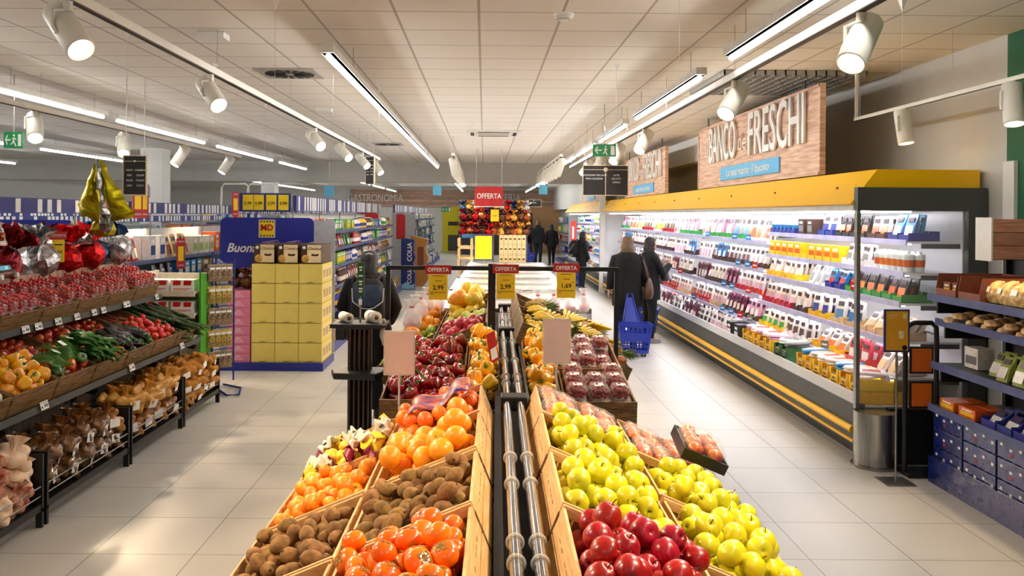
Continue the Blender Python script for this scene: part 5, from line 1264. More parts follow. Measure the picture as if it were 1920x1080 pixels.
for b_, (a, e) in enumerate(((10.45, 13.95), (14.05, 17.75), (17.85, 21.6))):
    for s_, (z, x) in enumerate(FB):
        y = a; q = b_*2
        while y < e-.3:
            L_ = min([.9, .7, 1.1, .6][(q+s_) % 4], e-y); c1, c2, tr_ = pal[s_][q % len(pal[s_])]
            seg(x+.01, z+.002, y, y+L_-.02, 'pouch', c1, c2, far[s_]+' '+bayw[b_], tr_, 2 if b_ == 0 else 1, .16 if b_ < 2 else .2, h=[.30, .245, .24, .24][s_]); y += L_; q += 1
# bottom well: cartons two high, packs on top
def wellcart(c):
    def f():
        t = thing('display_carton', '', ''); m = pmat(c, .5); b = MB(); w, d, h = .19, .30, .105
        b.box((0, -w/2, 0), (d, w/2, .006), m)
        for (y0, y1) in ((-w/2, -w/2+.005), (w/2-.005, w/2)): b.box((0, y0, 0), (d, y1, h), m)
        b.box((d-.005, -w/2, 0), (d, w/2, h), m); b.box((0, -w/2, 0), (.005, w/2, h*.5), m); b.box((0, -w/2, 0), (.005, -w*.3, h), m); b.box((0, w*.3, 0), (.005, w/2, h), m)
        b.build('carton', t)
        MB().box((.006, -w*.42, .01), (d-.01, w*.42, h*.6), pmat('#b08848')).build('contents', t)
        MB().box((-.0012, -.03, .012), (0, .03, .035), pmat('#5a4a20')).build('printed_mark', t)
        return t
    return f
flat_pk = lambda c, c2: (lambda: (lambda b: (b.rings([[(.13*q*math.copysign(abs(math.cos(a))**.5, math.cos(a)), .08*q*math.copysign(abs(math.sin(a))**.5, math.sin(a)), zz) for a in [2*PI*i/16 for i in range(16)]] for (q, zz) in ((1, 0), (1.02, .004), (.9, .02), (.5, .026))], pmat(c, .2), True), b.box((-.07, -.045, .024), (.07, .045, .0275), pmat(c2, .3)), b.build('flat_pack'))[2])(MB()))
for (a, e, c, cc, wd) in ((7.0, 8.6, yl, [(cr_, og), (pp_, rd), (cr_, cd), (lb, wh)], 'yellow'), (8.65, 9.1, dg_, [(wh, dg_), (gy, wh)], 'dark green'), (9.15, 10.25, yl, [(pp_, rd), (rs, wh)], 'yellow')):
    n = int((e-a)/.2); st3 = 'nearest' if a < 8 else 'second' if a < 9 else 'third'
    for i in range(n):
        y = a+.1+i*.2
        for l in (0, 1):
            for x in (3.10, 3.42):
                if l == 1 and x > 3.2 and i % 3 == 0: continue
                place('wellc'+c, wellcart(c), MAT((x, y, .456+.107*l)), '%s notched carton in the bottom well, %s, %s stretch' % (wd, ['lower', 'upper'][l], 'nearest' if a < 8 else 'second' if a < 9 else 'third'), 'carton', '%s well cartons %s %d' % (wd, 'lower' if l == 0 else 'upper', a))
        for x in (3.25, 3.57):
            c1, c2 = cc[(i+int(x*3)) % len(cc)]
            for l in range(2):
                place('flat'+c1+c2, flat_pk(c1, c2), MAT((x, y+R.uniform(-.02, .02), .672+.024*l), rz=R.uniform(-.4, .4), ry=R.uniform(-.06, .06)), '%s and %s flat pack on the %s well cartons, %s stretch' % (CN[c1], CN[c2], wd, st3), 'food pack', '%s %s flat packs on %s cartons %s' % (CN[c1], CN[c2], wd, st3))
seg(3.10, .457, 10.3, 10.9, 'box', bk, wh, W6+' beside meat packs', None, 2, .2, h=.22)
for (a, e, i) in ((10.95, 13.5, 0), (13.5, 17.5, 1), (17.5, 21.5, 2)):
    for row in (0, 1):
        y = a; q = i
        while y < e-.2:
            L_ = min(.8, e-y); c1, c2, tr_ = [(wh, rs, db), (wh, bk, db), (pl, wh, bk), (wh, rd, db)][q % 4]
            seg(3.10+.33*row, .457, y, y+L_-.02, 'pouch', c1, c2, ['bottom well past the cartons', 'bottom well behind the two people', 'bottom well at the far end'][i]+(', rear row' if row else ', front row'), tr_ if not row else None, 2 if i < 2 else 1, .16 if i < 1 else .2, h=.22+.05*row); y += L_; q += 1
# second cabinet, small bright goods
pl2 = [(wh, lb), (mw, bu), (rs, wh), (wh, gr), (lb, wh), (cr_, yl), (wh, rd), (bu, wh), (lm, wh)]
for (a, e) in ((22.3, 25.25), (25.35, 28.35), (28.45, 31.35)):
    for s_, (z, x) in enumerate(((1.75, 3.45), (1.45, 3.42), (1.15, 3.4), (.8, 3.36), (.457, 3.12))):
        y = a; q = int(a)+s_*2
        while y < e-.3:
            c1, c2 = pl2[q % 9]; L_ = min(.75, e-y)
            seg(x+.01, z+.002, y, y+L_-.02, ['cup', 'pouch', 'bottle', 'box'][(q+s_) % 4], c1, c2, '%s of second cold cabinet' % ['top shelf', 'second shelf', 'third shelf', 'fourth shelf', 'floor well'][s_], None, 1, .14 if s_ < 4 else .18, h=.22, w=.055 if (q+s_) % 4 in (0, 2) else None); y += L_; q += 1
# small coloured flags on the rails
def flag(c):
    def f():
        t = thing('shelf_flag', '', ''); MB().box((-.045, -.045, 0), (-.043, .045, .075), pmat(c)).build('card', t); MB().box((-.0465, -.03, .03), (-.045, .03, .045), paper).build('print', t); return t
    return f
for i, (x, z, y, c) in enumerate(((3.46, 1.70, 13.0, lb), (3.46, 1.70, 11.6, lb), (3.46, 1.70, 11.0, lb), (3.42, 1.36, 11.3, lb), (3.42, 1.36, 10.9, lb), (3.42, 1.36, 10.6, rd), (3.42, 1.36, 17.0, rd), (3.37, 1.04, 14.4, rd), (3.37, 1.04, 11.8, lb), (3.37, 1.04, 11.4, lb), (3.37, 1.04, 10.7, rd), (3.33, .71, 13.3, lb), (3.33, .71, 11.7, lb), (3.33, .71, 11.3, lb), (3.33, .71, 10.9, rd), (3.42, 1.34, 7.75, rd), (3.33, .74, 8.2, gy), (3.33, .71, 10.5, gy))):
    place('flag'+c, flag(c), MAT((x, y, z), rz=.5), 'small %s square flag clipped to a cold cabinet price rail' % {lb: 'blue', rd: 'red', gy: 'grey'}[c], 'shelf flag', '%s rail flags' % {lb: 'blue', rd: 'red', gy: 'grey'}[c])
# orange banner strips in the second cabinet
t = thing('orange_banner', 'orange vertical promotion strip at the end of the second cold cabinet', 'banner', M=MAT((3.2, 31.3, 1.0))); MB().box((0, 0, 0), (.18, .02, .8), pmat('#e8501c')).build('strip', t); MB().box((.05, -.004, .15), (.12, 0, .6), paper).build('print', t)
# ---------------- wooden banners ----------------
bw = wood('banner_wood', '#e8c6aa', '#bd9276', 2.2, (1, 1.2, 13), .55)
def banner(y0, y1, z0, z1, label, x=3.27):
    t = thing('wooden_banner', label, 'sign', M=Matrix.Translation((x, (y0+y1)/2, (z0+z1)/2)))
    L_ = y1-y0; H = z1-z0; k = L_/4.7
    MB().box((0, -L_/2, -H/2), (.04, L_/2, H/2), bw).build('wood_board', t)
    b = MB(); b.box((-.012, -L_/2-.01, -H/2-.01), (.045, -L_/2+.03, H/2+.01), bw); b.box((-.012, L_/2-.03, -H/2-.01), (.045, L_/2+.01, H/2+.01), bw); b.box((-.012, -L_/2, H/2-.02), (.045, L_/2, H/2+.012), bw); b.box((-.012, -L_/2, -H/2-.012), (.045, L_/2, -H/2+.02), bw); b.build('wood_frame', t)
    F2 = FACEX
    text('BANCO', .70, white_m, t, Matrix.Translation((-.03, .98*k, .12)) @ F2, ext=.011, fitw=1.25*k, bold=.006)
    text('il', .34, mat('taupe_letter', '#e6d2c0', .5), t, Matrix.Translation((-.015, 1.78*k, .12)) @ F2, ext=.012, fitw=.13*k)
    text('dei', .32, mat('taupe_letter'), t, Matrix.Translation((-.015, .07*k, .08)) @ F2, ext=.012, fitw=.42*k)
    text('FRESCHI', .74, white_m, t, Matrix.Translation((-.03, -1.10*k, .12)) @ F2, ext=.011, fitw=1.82*k, bold=.006)
    bb = mat('banner_blue', '#5ab4e4', .5, var=.05)
    MB().box((-.02, -1.23*k, -.37), (-.001, 1.1*k, -.19), bb).build('blue_plate', t, .015)
    text('conserviamo il buono', .15, white_m, t, Matrix.Translation((-.022, -.06*k, -.28)) @ F2, ext=.002, fitw=1.7*k, shear=.15)
    for q in (-.4, .4): MB().cyl((.02, q*L_, H/2), (.02, q*L_, CH-(z0+z1)/2-.005), .012, grey_m, 8).build('hanging_rod', t)
    return t
banner(8.26, 12.95, 2.43, 3.30, 'large wooden banner reading il BANCO dei FRESCHI above the yellow canopy')
banner(15.3, 19.7, 2.43, 3.26, 'second wooden banner reading BANCO dei FRESCHI, partly behind the chalkboard sign')
banner(23.9, 28.2, 2.43, 3.26, 'third small far wooden banner above the second cold cabinet')
# ================= right-hand near shelving =================
railb = mat('rail_navy', '#4a5686', .35, var=.15, scale=10)
t = thing('wall_shelving', 'dark shelving with blue-grey price rails at the right frame edge', 'shelving')
MB().box((3.42, 4.2, 0), (4.08, 6.5, .13), mat('plinth_navy', '#2c3148', .5)).build('plinth', t)
MB().box((4.02, 4.2, .13), (4.08, 6.5, 1.75), black).build('back_panel', t)
for y in (4.2, 5.4, 6.46): MB().box((3.98, y, 0), (4.02, y+.04, 1.75), black).build('upright', t)
GS = [(1.42, 3.40), (1.23, 3.46), (.90, 3.43), (.58, 3.41)]
for z, x in GS:
    MB().box((x+.012, 4.2, z-.03), (4.02, 6.5, z-.005), grey_m).build('shelf_board', t)
    MB().box((x, 4.2, z-.045), (x+.012, 6.5, z+.01), railb).build('price_rail', t)
    MB().box((x+.05, 6.44, z-.14), (4.0, 6.46, z-.03), black).build('shelf_bracket', t)
RW = ['top shelf of the right shelving', 'second shelf of the right shelving', 'third shelf of the right shelving', 'lowest shelf of the right shelving']
brc = '#8a4a34'
CN[brc] = 'reddish brown'; CN['#2a4aa8'] = 'blue'; CN['#9aa84a'] = 'olive'; CN['#e8d8a8'] = 'pale yellow'; CN['#5aa02c'] = 'leaf green'
t = None
def b_opencase(c, w, d, h, hf):
    def f():
        t = thing('open_display_case', '', ''); m = pmat(c, .55); b = MB()
        b.box((0, -w/2, 0), (d, w/2, .005), m); b.box((0, -w/2, 0), (.005, w/2, hf), m); b.box((d-.005, -w/2, 0), (d, w/2, h), m)
        for s in (-w/2, w/2-.005): b.add([(0, s, 0), (d, s, 0), (d, s, h), (.02, s, h), (0, s, hf), (0, s+.005, 0), (d, s+.005, 0), (d, s+.005, h), (.02, s+.005, h), (0, s+.005, hf)], [(0, 4, 3, 2, 1), (5, 6, 7, 8, 9), (0, 1, 6, 5), (1, 2, 7, 6), (2, 3, 8, 7), (3, 4, 9, 8), (4, 0, 5, 9)], m)
        b.build('case', t); return t
    return f
for i, y in enumerate((6.28, 5.98)): place('casebr', b_opencase(brc, .27, .5, .17, .06), MAT((3.42, y, 1.417)), 'reddish brown cardboard case on the right shelving, %s' % ['beside the cold cabinet end', 'holding the bags of crackers'][i], 'carton', 'reddish brown cases')
seg(3.45, 1.424, 6.16, 6.40, 'box', brc, yl, RW[0]+', inside the first case', None, 1, .1, h=.10)
crk = mat('cracker', '#e0c080', .3, 0, .25, 30, .7, col2='#b88a4c', coat=.5)
def b_snack():
    t = thing('cracker_bag', '', '')
    rs = [[(q*.05*math.cos(a), q2*.085*math.sin(a), z) for a in [2*PI*i/14 for i in range(14)]] for (q, q2, z) in ((.15, .95, 0), (.9, 1, .03), (1, 1, .09), (.7, 1, .13), (.1, .98, .16))]
    MB().rings(rs, crk, True).build('bag', t); MB().box((-.053, -.03, .06), (-.05, .03, .10), paper).build('bag_label', t); return t
for i in range(12): place('snack', b_snack, MAT((3.49+.10*(i % 3), 5.38+.15*(i//3)+.02, 1.424), rz=R.uniform(-.3, .3), ry=.35), 'golden cracker bag on the top shelf of the right shelving', 'snack bag', 'cracker bags')
seg(3.42, 1.422, 4.75, 5.30, 'pouch', '#2a4aa8', yl, RW[0], gr, 3, .16, h=.16)
pat = mat('pastry', '#e8c898', .4, 0, .2, 30, .5, col2='#b88450')
def b_past():
    b = MB(); b.rings([[(.06*q*math.cos(a), .045*q*math.sin(a), z) for a in [2*PI*i/12 for i in range(12)]] for (q, z) in ((.8, 0), (1, .015), (.85, .035), (.3, .042))], pat, True); return b.build('pastry_pack')
for i in range(48): place('pastry', b_past, MAT((3.50+.12*(i % 3)+R.uniform(-.02, .02), 4.8+.10*(i//3), 1.228+(.0 if i % 2 else .04)), rz=R.uniform(-1, 1)), 'pale pastry pack lying on the second shelf of the right shelving', 'pastry', 'pastry packs')
seg(3.45, .902, 6.05, 6.42, 'box', wh, gy, RW[2], None, 2, .19, h=.15)
seg(3.45, .902, 5.45, 6.0, 'pouch', '#9aa84a', wh, RW[2], None, 3, .15, h=.18, lean=.4)
seg(3.45, .902, 4.8, 5.4, 'pouch', '#2a4aa8', wh, RW[2], None, 3, .16, h=.20)
seg(3.43, .582, 5.9, 6.42, 'box', '#e06a1c', yl, RW[3], None, 2, .22, h=.07)
seg(3.43, .582, 4.8, 5.85, 'pouch', bu, wh, RW[3], bu, 3, .17, h=.13, lean=.6)
# dark blue drink crates on the plinth
cr_bl = mat('tray_wrap_blue', '#15246e', .22, 0, .25, 20, .1, coat=.6)
def b_pack(c=cr_bl, nmn='drink_tray'):
    def f():
        t = thing('drink_tray', '', ''); MB().box((0, -.19, 0), (.26, .19, .136), c).build('tray', t, .004)
        for i in range(3):
            for j in range(4): MB().lathe([(.03, .134), (.031, .139), (.028, .142), (.026, .140), (.001, .140)], mat('can_top', '#8a8eaa', .25, .8), 12, M=MAT((.045+.085*i, -.14+.093*j, 0))).build('can', t)
        b = MB()
        for j in range(4): b.box((-.002, -.17+.1*j, .06+.02*(j % 2)), (0, -.145+.1*j, .078+.02*(j % 2)), paper)
        b.build('print', t)
        MB().box((-.0025, .02, .028), (-.001, .05, .048), red_m).build('red_mark', t); return t
    return f
for l in range(3):
    for i in range(3): place('drink', b_pack(), MAT((3.43, 6.26-.4*i, .135+.145*l)), 'dark blue tray of cans on the plinth of the right shelving, %s layer' % ['bottom', 'middle', 'top'][l], 'drink tray', 'blue can trays, %s layer' % ['bottom', 'middle', 'top'][l])
t = thing('blue_pallet_box', 'plain dark blue carton base under the can trays near the chrome corner', 'carton'); MB().box((3.40, 5.30, .0), (3.42, 6.47, .20), cr_bl).build('front_wrap', t)
gbox = b_pack(mat('tray_wrap_green', '#2c7a2c', .3, var=.1))
for l in range(3): place('drinkg', gbox, MAT((3.40, 5.04-.0*l, .135+.145*l), rz=.05), 'green tray of cans at the right frame edge, %s one' % ['bottom', 'middle', 'top'][l], 'drink tray')
# wooden crate end on the wall at the right edge
t = thing('wooden_panel_box', 'pinkish wooden slatted box high at the right frame edge', 'crate', M=MAT((3.72, 6.2, 1.70)))
MB().box((0, 0, 0), (.36, .03, .30), wood('panel_pink', '#c9957a', '#a87258', 5, (1, 6, 12), planks=.10)).build('slatted_front', t)
MB().box((-.012, -.002, -.01), (.0, .5-.3, .31), white_m).build('white_edge', t)
# ---------------- poster stand ----------------
t = thing('poster_stand', 'yellow poster in a blue frame on a thin steel pole by the chrome corner', 'poster stand', M=MAT((3.13, 6.42, 0)))
MB().box((-.11, -.10, 0), (.11, .12, .006), steel).build('foot_plate', t); MB().cyl((0, 0, .006), (0, 0, .99), .007, steel, 10).build('pole', t); MB().cyl((0, 0, .86), (0, 0, .94), .011, steel, 10).build('collar', t)
MB().box((-.10, -.008, .985), (.095, .008, 1.31), bluef).build('blue_frame', t, .004); MB().box((-.086, -.0095, 1.0), (.081, -.008, 1.296), mat('poster_yellow', '#e8a92c', .4, 0, .06, 4)).build('poster', t)
b = MB(); pw = mat('poster_pale', '#f4e0a8', .5)
b.box((.04, -.011, 1.24), (.07, -.0095, 1.28), pw); b.box((-.07, -.011, 1.262), (.0, -.0095, 1.268), pw); b.box((-.07, -.011, 1.247), (-.02, -.0095, 1.252), pw)
b.lathe([(0, 0), (.022, 0), (.022, .0012), (0, .0012)], pw, 14, M=Matrix.Translation((.03, -.0097, 1.13)) @ FACE); b.box((.012, -.011, 1.09), (.048, -.0095, 1.12), pw)
b.lathe([(0, 0), (.02, 0), (.02, .0012), (0, .0012)], ink, 14, M=Matrix.Translation((.055, -.0097, 1.02)) @ FACE); b.build('poster_print', t)
# ---------------- black hand cart ----------------
t = thing('shelf_trolley', 'black hooped trolley frame with orange cards between cold cabinet and shelving', 'trolley', M=MAT((3.40, 6.62, 0)))
hoop = [(-.105, 0, .03), (-.105, 0, 1.02)]+[(-.105+.085*(1-math.cos(a)), 0, 1.10+.085*math.sin(a)) for a in [PI*i/16 for i in range(1, 9)]]+[(.10, 0, 1.185), (.135, 0, 1.15), (.14, 0, 1.05)]
MB().tube(hoop, .019, blackp, 10).build('hoop_handle', t)
MB().tube([(.14, 0, 1.05), (.14, 0, .03)], .019, blackp, 10).build('upright', t)
MB().box((-.12, -.1, .0), (.16, .1, .035), blackp).build('base', t)
om = mat('card_orange', '#e8701c', .5, var=.05)
for z in (.52, .79):
    MB().box((-.075, -.014, z), (.11, .0, z+.21), blackp).build('card_frame', t); MB().box((-.06, -.017, z+.015), (.095, -.014, z+.195), om).build('orange_card', t)
MB().tube([(-.02, -.01, 1.09), (.05, -.01, 1.12), (.11, -.01, 1.10)], .004, steel, 5).build('hook', t)

# ================= left hall gondolas =================
shelf_g = mat('shelf_grey', '#5c6270', .4, .3, var=.1); back_g = mat('backboard', '#cfcfcb', .6, var=.05)
def gondola(name_lab, xf, y0, y1, face, zs, depth=.42, base=.5, topz=1.95, fascia=None, back='both', shelfm=None, end=True):
    """aisle shelving; xf = front of base on the aisle side, face=+1 looks towards +X"""
    t = thing('shelf_gondola', name_lab, 'shelving')
    xb = xf-face*(base+.04)
    def bx(xa, xc, ya, yc, za, zc, m, nm_): MB().box((min(xa, xc), ya, za), (max(xa, xc), yc, zc), m).build(nm_, t)
    bx(xf, xb, y0, y1, 0, .14, skirt, 'plinth')
    bx(xb, xb-face*.04, y0, y1, .14, topz, back_g, 'backboard')
    for z in zs:
        xs = xf-face*(base-depth)
        bx(xs, xb, y0, y1, z-.03, z-.002, shelf_g, 'shelf_board'); bx(xs+face*.012, xs, y0, y1, z-.04, z+.012, railb, 'price_rail')
    if end: bx(xf, xb, y0-.02, y0, 0, topz-.1, shelfm or mat('shelf_end', '#aeb0b4', .5), 'end_panel')
    if fascia:
        fx, z0, z1 = fascia
        bx(fx, fx-face*.03, y0, y1, z0, z1, bluef, 'blue_fascia')
        n = int((y1-y0)/2.4)+1
        for k in range(n+1):
            yy = y0+.03+(y1-y0-.1)*k/n; MB().cyl((fx-face*.05, yy, topz-.3 if topz > 1.7 else 1.2), (fx-face*.05, yy, z1), .012, steel, 6).build('fascia_pole', t)
        rr = random.Random(int(abs(fx)*10)); y = y0+.15; cnt = 0
        while y < y1-.1 and cnt < 90:
            bx(fx+face*.004, fx, y, y+.09, z0+.01, z1-.01, paper, 'price_strip'); y += rr.choice((.13, .16, .2, .42)); cnt += 1
    return t
GA = gondola('long grocery shelving left of the centre aisle behind the yellow cartons', -2.15, 12.25, 22.3, 1, (.45, .82, 1.15, 1.44, 1.72), .36, .62, 2.0, (-2.72, 2.03, 2.26))
cols = [(bu, wh), (yl, bu), (gr, wh), (rd, wh), (lb, wh), (og, yl), (wh, rd), (cr_, gr), (wh, bu), (gy, wh), (lm, yl), (db, cr_)]
def fill(xs, z, y0, y1, face, h, where, seed, pitch=.12, kinds=('box', 'bottle', 'pouch'), blk=.75, depth=1, cset=None):
    rr = random.Random(seed); y = y0; cs = cset or cols
    while y < y1-.2:
        L_ = min(blk*rr.uniform(.7, 1.2), y1-y); c1, c2 = rr.choice(cs); k = rr.choice(kinds); pt = pitch*rr.uniform(.9, 1.2)
        kw = dict(w=round(pt*.42, 2)) if k in ('cup', 'bottle') else dict(w=.10 if k == 'pouch' else None)
        seg(xs-face*.01, z+.002, y, y+L_-.02, k, c1, c2, where, None, depth, pt, flip=-face, h=round(h*rr.uniform(.8, 1), 2), **kw); y += L_
for i, (z, h) in enumerate(((.14, .26), (.45, .30), (.82, .27), (1.15, .24), (1.44, .23), (1.72, .22))):
    fill(-2.15-(0 if i == 0 else .26), z, 12.4, 22.2, 1, h, '%s of the groceries behind the backpack' % ['bottom', 'second lowest shelf', 'third lowest shelf', 'middle shelf', 'upper shelf', 'top shelf'][i], 100+i, pitch=.15, cset=[(bu, wh), (bu, yl), (wh, bu), (yl, bu), (gr, wh)] if i < 2 else None)
# end face with yellow prices
t = thing('price_header', 'navy header panel with four yellow price cards above the blue board', 'price sign', M=MAT((-3.16, 12.2, 2.0)))
MB().box((-.37, 0, .02), (.37, .03, .29), bluef).build('header_panel', t)
for x, p_ in ((-.24, '5,99'), (-.085, '5,99'), (.095, '3,79'), (.27, '5,99')):
    MB().box((x-.073, -.006, .045), (x+.073, 0, .265), ytag).build('yellow_card', t); text(p_, .062, ink, t, face_at(x, -.007, .14), name='price_digits', bold=.001)
MB().cyl((-.3, .015, -1.9), (-.3, .015, .02), .012, steel, 6).build('pole', t); MB().cyl((.3, .015, -1.9), (.3, .015, .02), .012, steel, 6).build('pole', t)
GA2 = gondola('far grocery shelving beyond the navy COLIA display', -2.0, 24.6, 38.5, 1, (.45, .82, 1.2, 1.55, 1.85), .36, .62, 2.1, (-2.6, 2.05, 2.28))
for i, (z, h) in enumerate(((.14, .28), (.45, .32), (.82, .34), (1.2, .3), (1.55, .26), (1.85, .2))):
    fill(-2.0-(0 if i == 0 else .26), z, 24.7, 38.3, 1, h, 'far groceries past the navy display', 130+i, pitch=.42, kinds=('box', 'pouch'), cset=[(gy, wh), (wh, gy), (cr_, gr), (bu, wh), (gy, gr)])
GBz = (.30, .62, 1.0, 1.32)
GB = gondola('shelving run with navy fascia behind the vegetable stand', -4.62, 7.6, 23.2, 1, GBz, .42, .5, 1.75, (-4.7, 1.98, 2.14))
gbset = [(cd, brc), (cd, db), (og, cd), (rd, cr_), (wh, bu), (wh, lb), (lb, wh), (cr_, lm)]
for i, (z, h) in enumerate(((.30, .24), (.62, .28), (1.0, .24), (1.32, .36))):
    fill(-4.70, z, 7.8, 23, 1, h, '%s behind the vegetable stand' % ['bottom shelf', 'low shelf', 'middle shelf', 'top shelf'][i], 150+i, pitch=.21, kinds=('box', 'pouch', 'box'), blk=1.0, cset=gbset if i > 1 else [(wh, gy), (gy, wh), (lb, wh)], depth=2 if i == 3 else 1)
for k, (x, y0, y1) in enumerate(((-7.0, 8.5, 23.0), (-9.4, 9.5, 23.0), (-12.0, 11, 23.0))):
    gondola('grocery shelving run in the left hall, %s one past the fascia' % ['first', 'second', 'third'][k], x, y0, y1, 1, (.5, .95, 1.35), .42, .5, 1.75, (x-.1, 1.86 if k else 1.80, 1.99 if k else 1.93))
    fill(x-.08, 1.35, y0+.2, y1-.2, 1, .38, 'top of the %s left hall run' % ['first', 'second', 'third'][k], 170+k, pitch=.62, kinds=('box', 'pouch'), blk=1.8, cset=[(rd, wh), (wh, bu), (pl, wh), (wh, gy), (og, cr_), (lb, wh)])
for k, (x, y0, y1) in enumerate(((-6.0, 25, 38), (-9.5, 25, 38))):
    gondola('shelving run in the back hall at the left, %s one' % ['nearer', 'farther'][k], x, y0, y1, 1, (.5, .95, 1.35, 1.7), .42, .5, 2.0, (x-.1, 2.0, 2.2))
    fill(x-.08, 1.7, y0+.2, y1-.2, 1, .28, 'back hall at the left, %s run' % ['nearer', 'farther'][k], 180+k, pitch=.9, kinds=('box',), blk=1.8)
t = thing('pink_egg_board', 'navy rounded board with pink foil eggs behind the hanging eggs', 'board', M=MAT((-5.55, 10.2, 0)))
pb = [(.62, 1.0), (.62, 1.82)]+[(.54+.08*math.cos(a), 1.82+.08*math.sin(a)) for a in [PI/2*i/6 for i in range(1, 7)]]+[(-.9, 1.90), (-.9, 1.0)]
MB().prism(pb, .02, mat('board_blue'), FACE).build('panel', t)
MB().box((-.9, -.5, 0), (.62, .0, 1.42), mat('carton_pink')).build('carton_base', t)
for i in range(7): egg('pink', MAT((-6.35+.19*i, 9.95, 1.58), rz=i*1.7, rx=R.uniform(-.2, .2)), 'pink foil egg standing before the navy board at the left', 'pink eggs at the left', .32)
# red vertical offer strips
def redstrip():
    t = thing('offer_strip', '', ''); MB().box((-.07, -.006, 0), (.07, 0, .46), red_m).build('red_strip', t); MB().box((-.045, -.009, .12), (.045, -.006, .34), ytag).build('yellow_card', t)
    text('OFFERTA', .034, white_m, t, face_at(0, -.007, .41), sx=.75); text('OFFERTA', .034, white_m, t, face_at(0, -.007, .05), sx=.75); return t
for i, (x, y, z) in enumerate(((-4.60, 11.25, 1.92), (-4.60, 11.45, 1.92), (-4.58, 12.8, 1.15), (-4.58, 15.6, 1.93), (-4.6, 10.2, 1.93))):
    place('redstrip', redstrip, MAT((x, y, z), rz=.9), 'red OFFERTA strip with yellow card behind the vegetable stand, %s' % ['left of a pair', 'right of a pair', 'on the middle shelf', 'by the price header', 'behind the foil bow'][i], 'price sign', 'red offer strips')
# ---------------- COLIA display and neighbours ----------------
def ctext(s, size, m, parent, x, y, z, **k): text(s, size, m, parent, Matrix.Translation((x, y, z)) @ FACE @ Matrix.Rotation(PI/2, 4, 'Z'), **k)
nav = mat('display_navy', '#16256e', .35, var=.1)
t = thing('navy_display', 'tall navy cardboard display reading COLIA in vertical letters', 'display stand', M=MAT((-2.0, 22.5, 0)))
pb = [(-.2, 0), (.17, 0), (.17, .45), (.12, .5), (.17, .6), (.12, .7), (.18, .85), (.13, 1.0), (.14, 1.33), (-.2, 1.36)]
MB().prism(pb, .4, nav, Matrix.Translation((0, .4, 0)) @ FACE).build('body', t)
ctext('COLIA', .17, paper, t, .03, -.004, 1.0, bold=.004, ext=.002); ctext('COLIA', .15, paper, t, .03, -.004, .38, bold=.003, ext=.002)
MB().prism([(-.19, .02), (.16, .02), (.16, .16), (.05, .12), (-.05, .2), (-.19, .13)], .003, pmat('#8ab8d8'), Matrix.Translation((0, -.001, 0)) @ FACE).build('ice_print', t)
t = thing('brown_display', 'brown wavy-edged cardboard display behind the navy one', 'display stand', M=MAT((-1.80, 23.6, 0)))
pb = [(-.25, 0), (.1, 0)]+[(.2+.05*math.sin(i*1.4), .1+.12*i) for i in range(11)]+[(-.25, 1.42)]
MB().prism(pb, .5, pmat('#b8823c'), Matrix.Translation((0, .5, 0)) @ FACE).build('body', t)
MB().box((-.05, -.003, .5), (.12, 0, 1.1), pmat(brc)).build('dark_print', t)
t = thing('red_header_panel', 'red rounded header panel above the grocery shelving', 'sign', M=MAT((-2.75, 20.0, 1.7)))
MB().prism([(-.25, 0), (.25, 0), (.25, .28), (.21, .33), (-.25, .33)], .02, red_m, FACE).build('panel', t); MB().cyl((0, .02, -.4), (0, .02, 0), .012, steel, 6).build('pole', t)
t = thing('red_tower', 'tall narrow red vending style panel beside the navy display', 'sign', M=MAT((-2.22, 22.6, 1.34)))
MB().prism([(-.12, 0), (.12, 0), (.12, .62), (.06, .67), (-.12, .67)], .05, red_m, FACE).build('panel', t); MB().box((-.04, -.004, .08), (.04, 0, .4), pmat('#e86a60')).build('print', t)
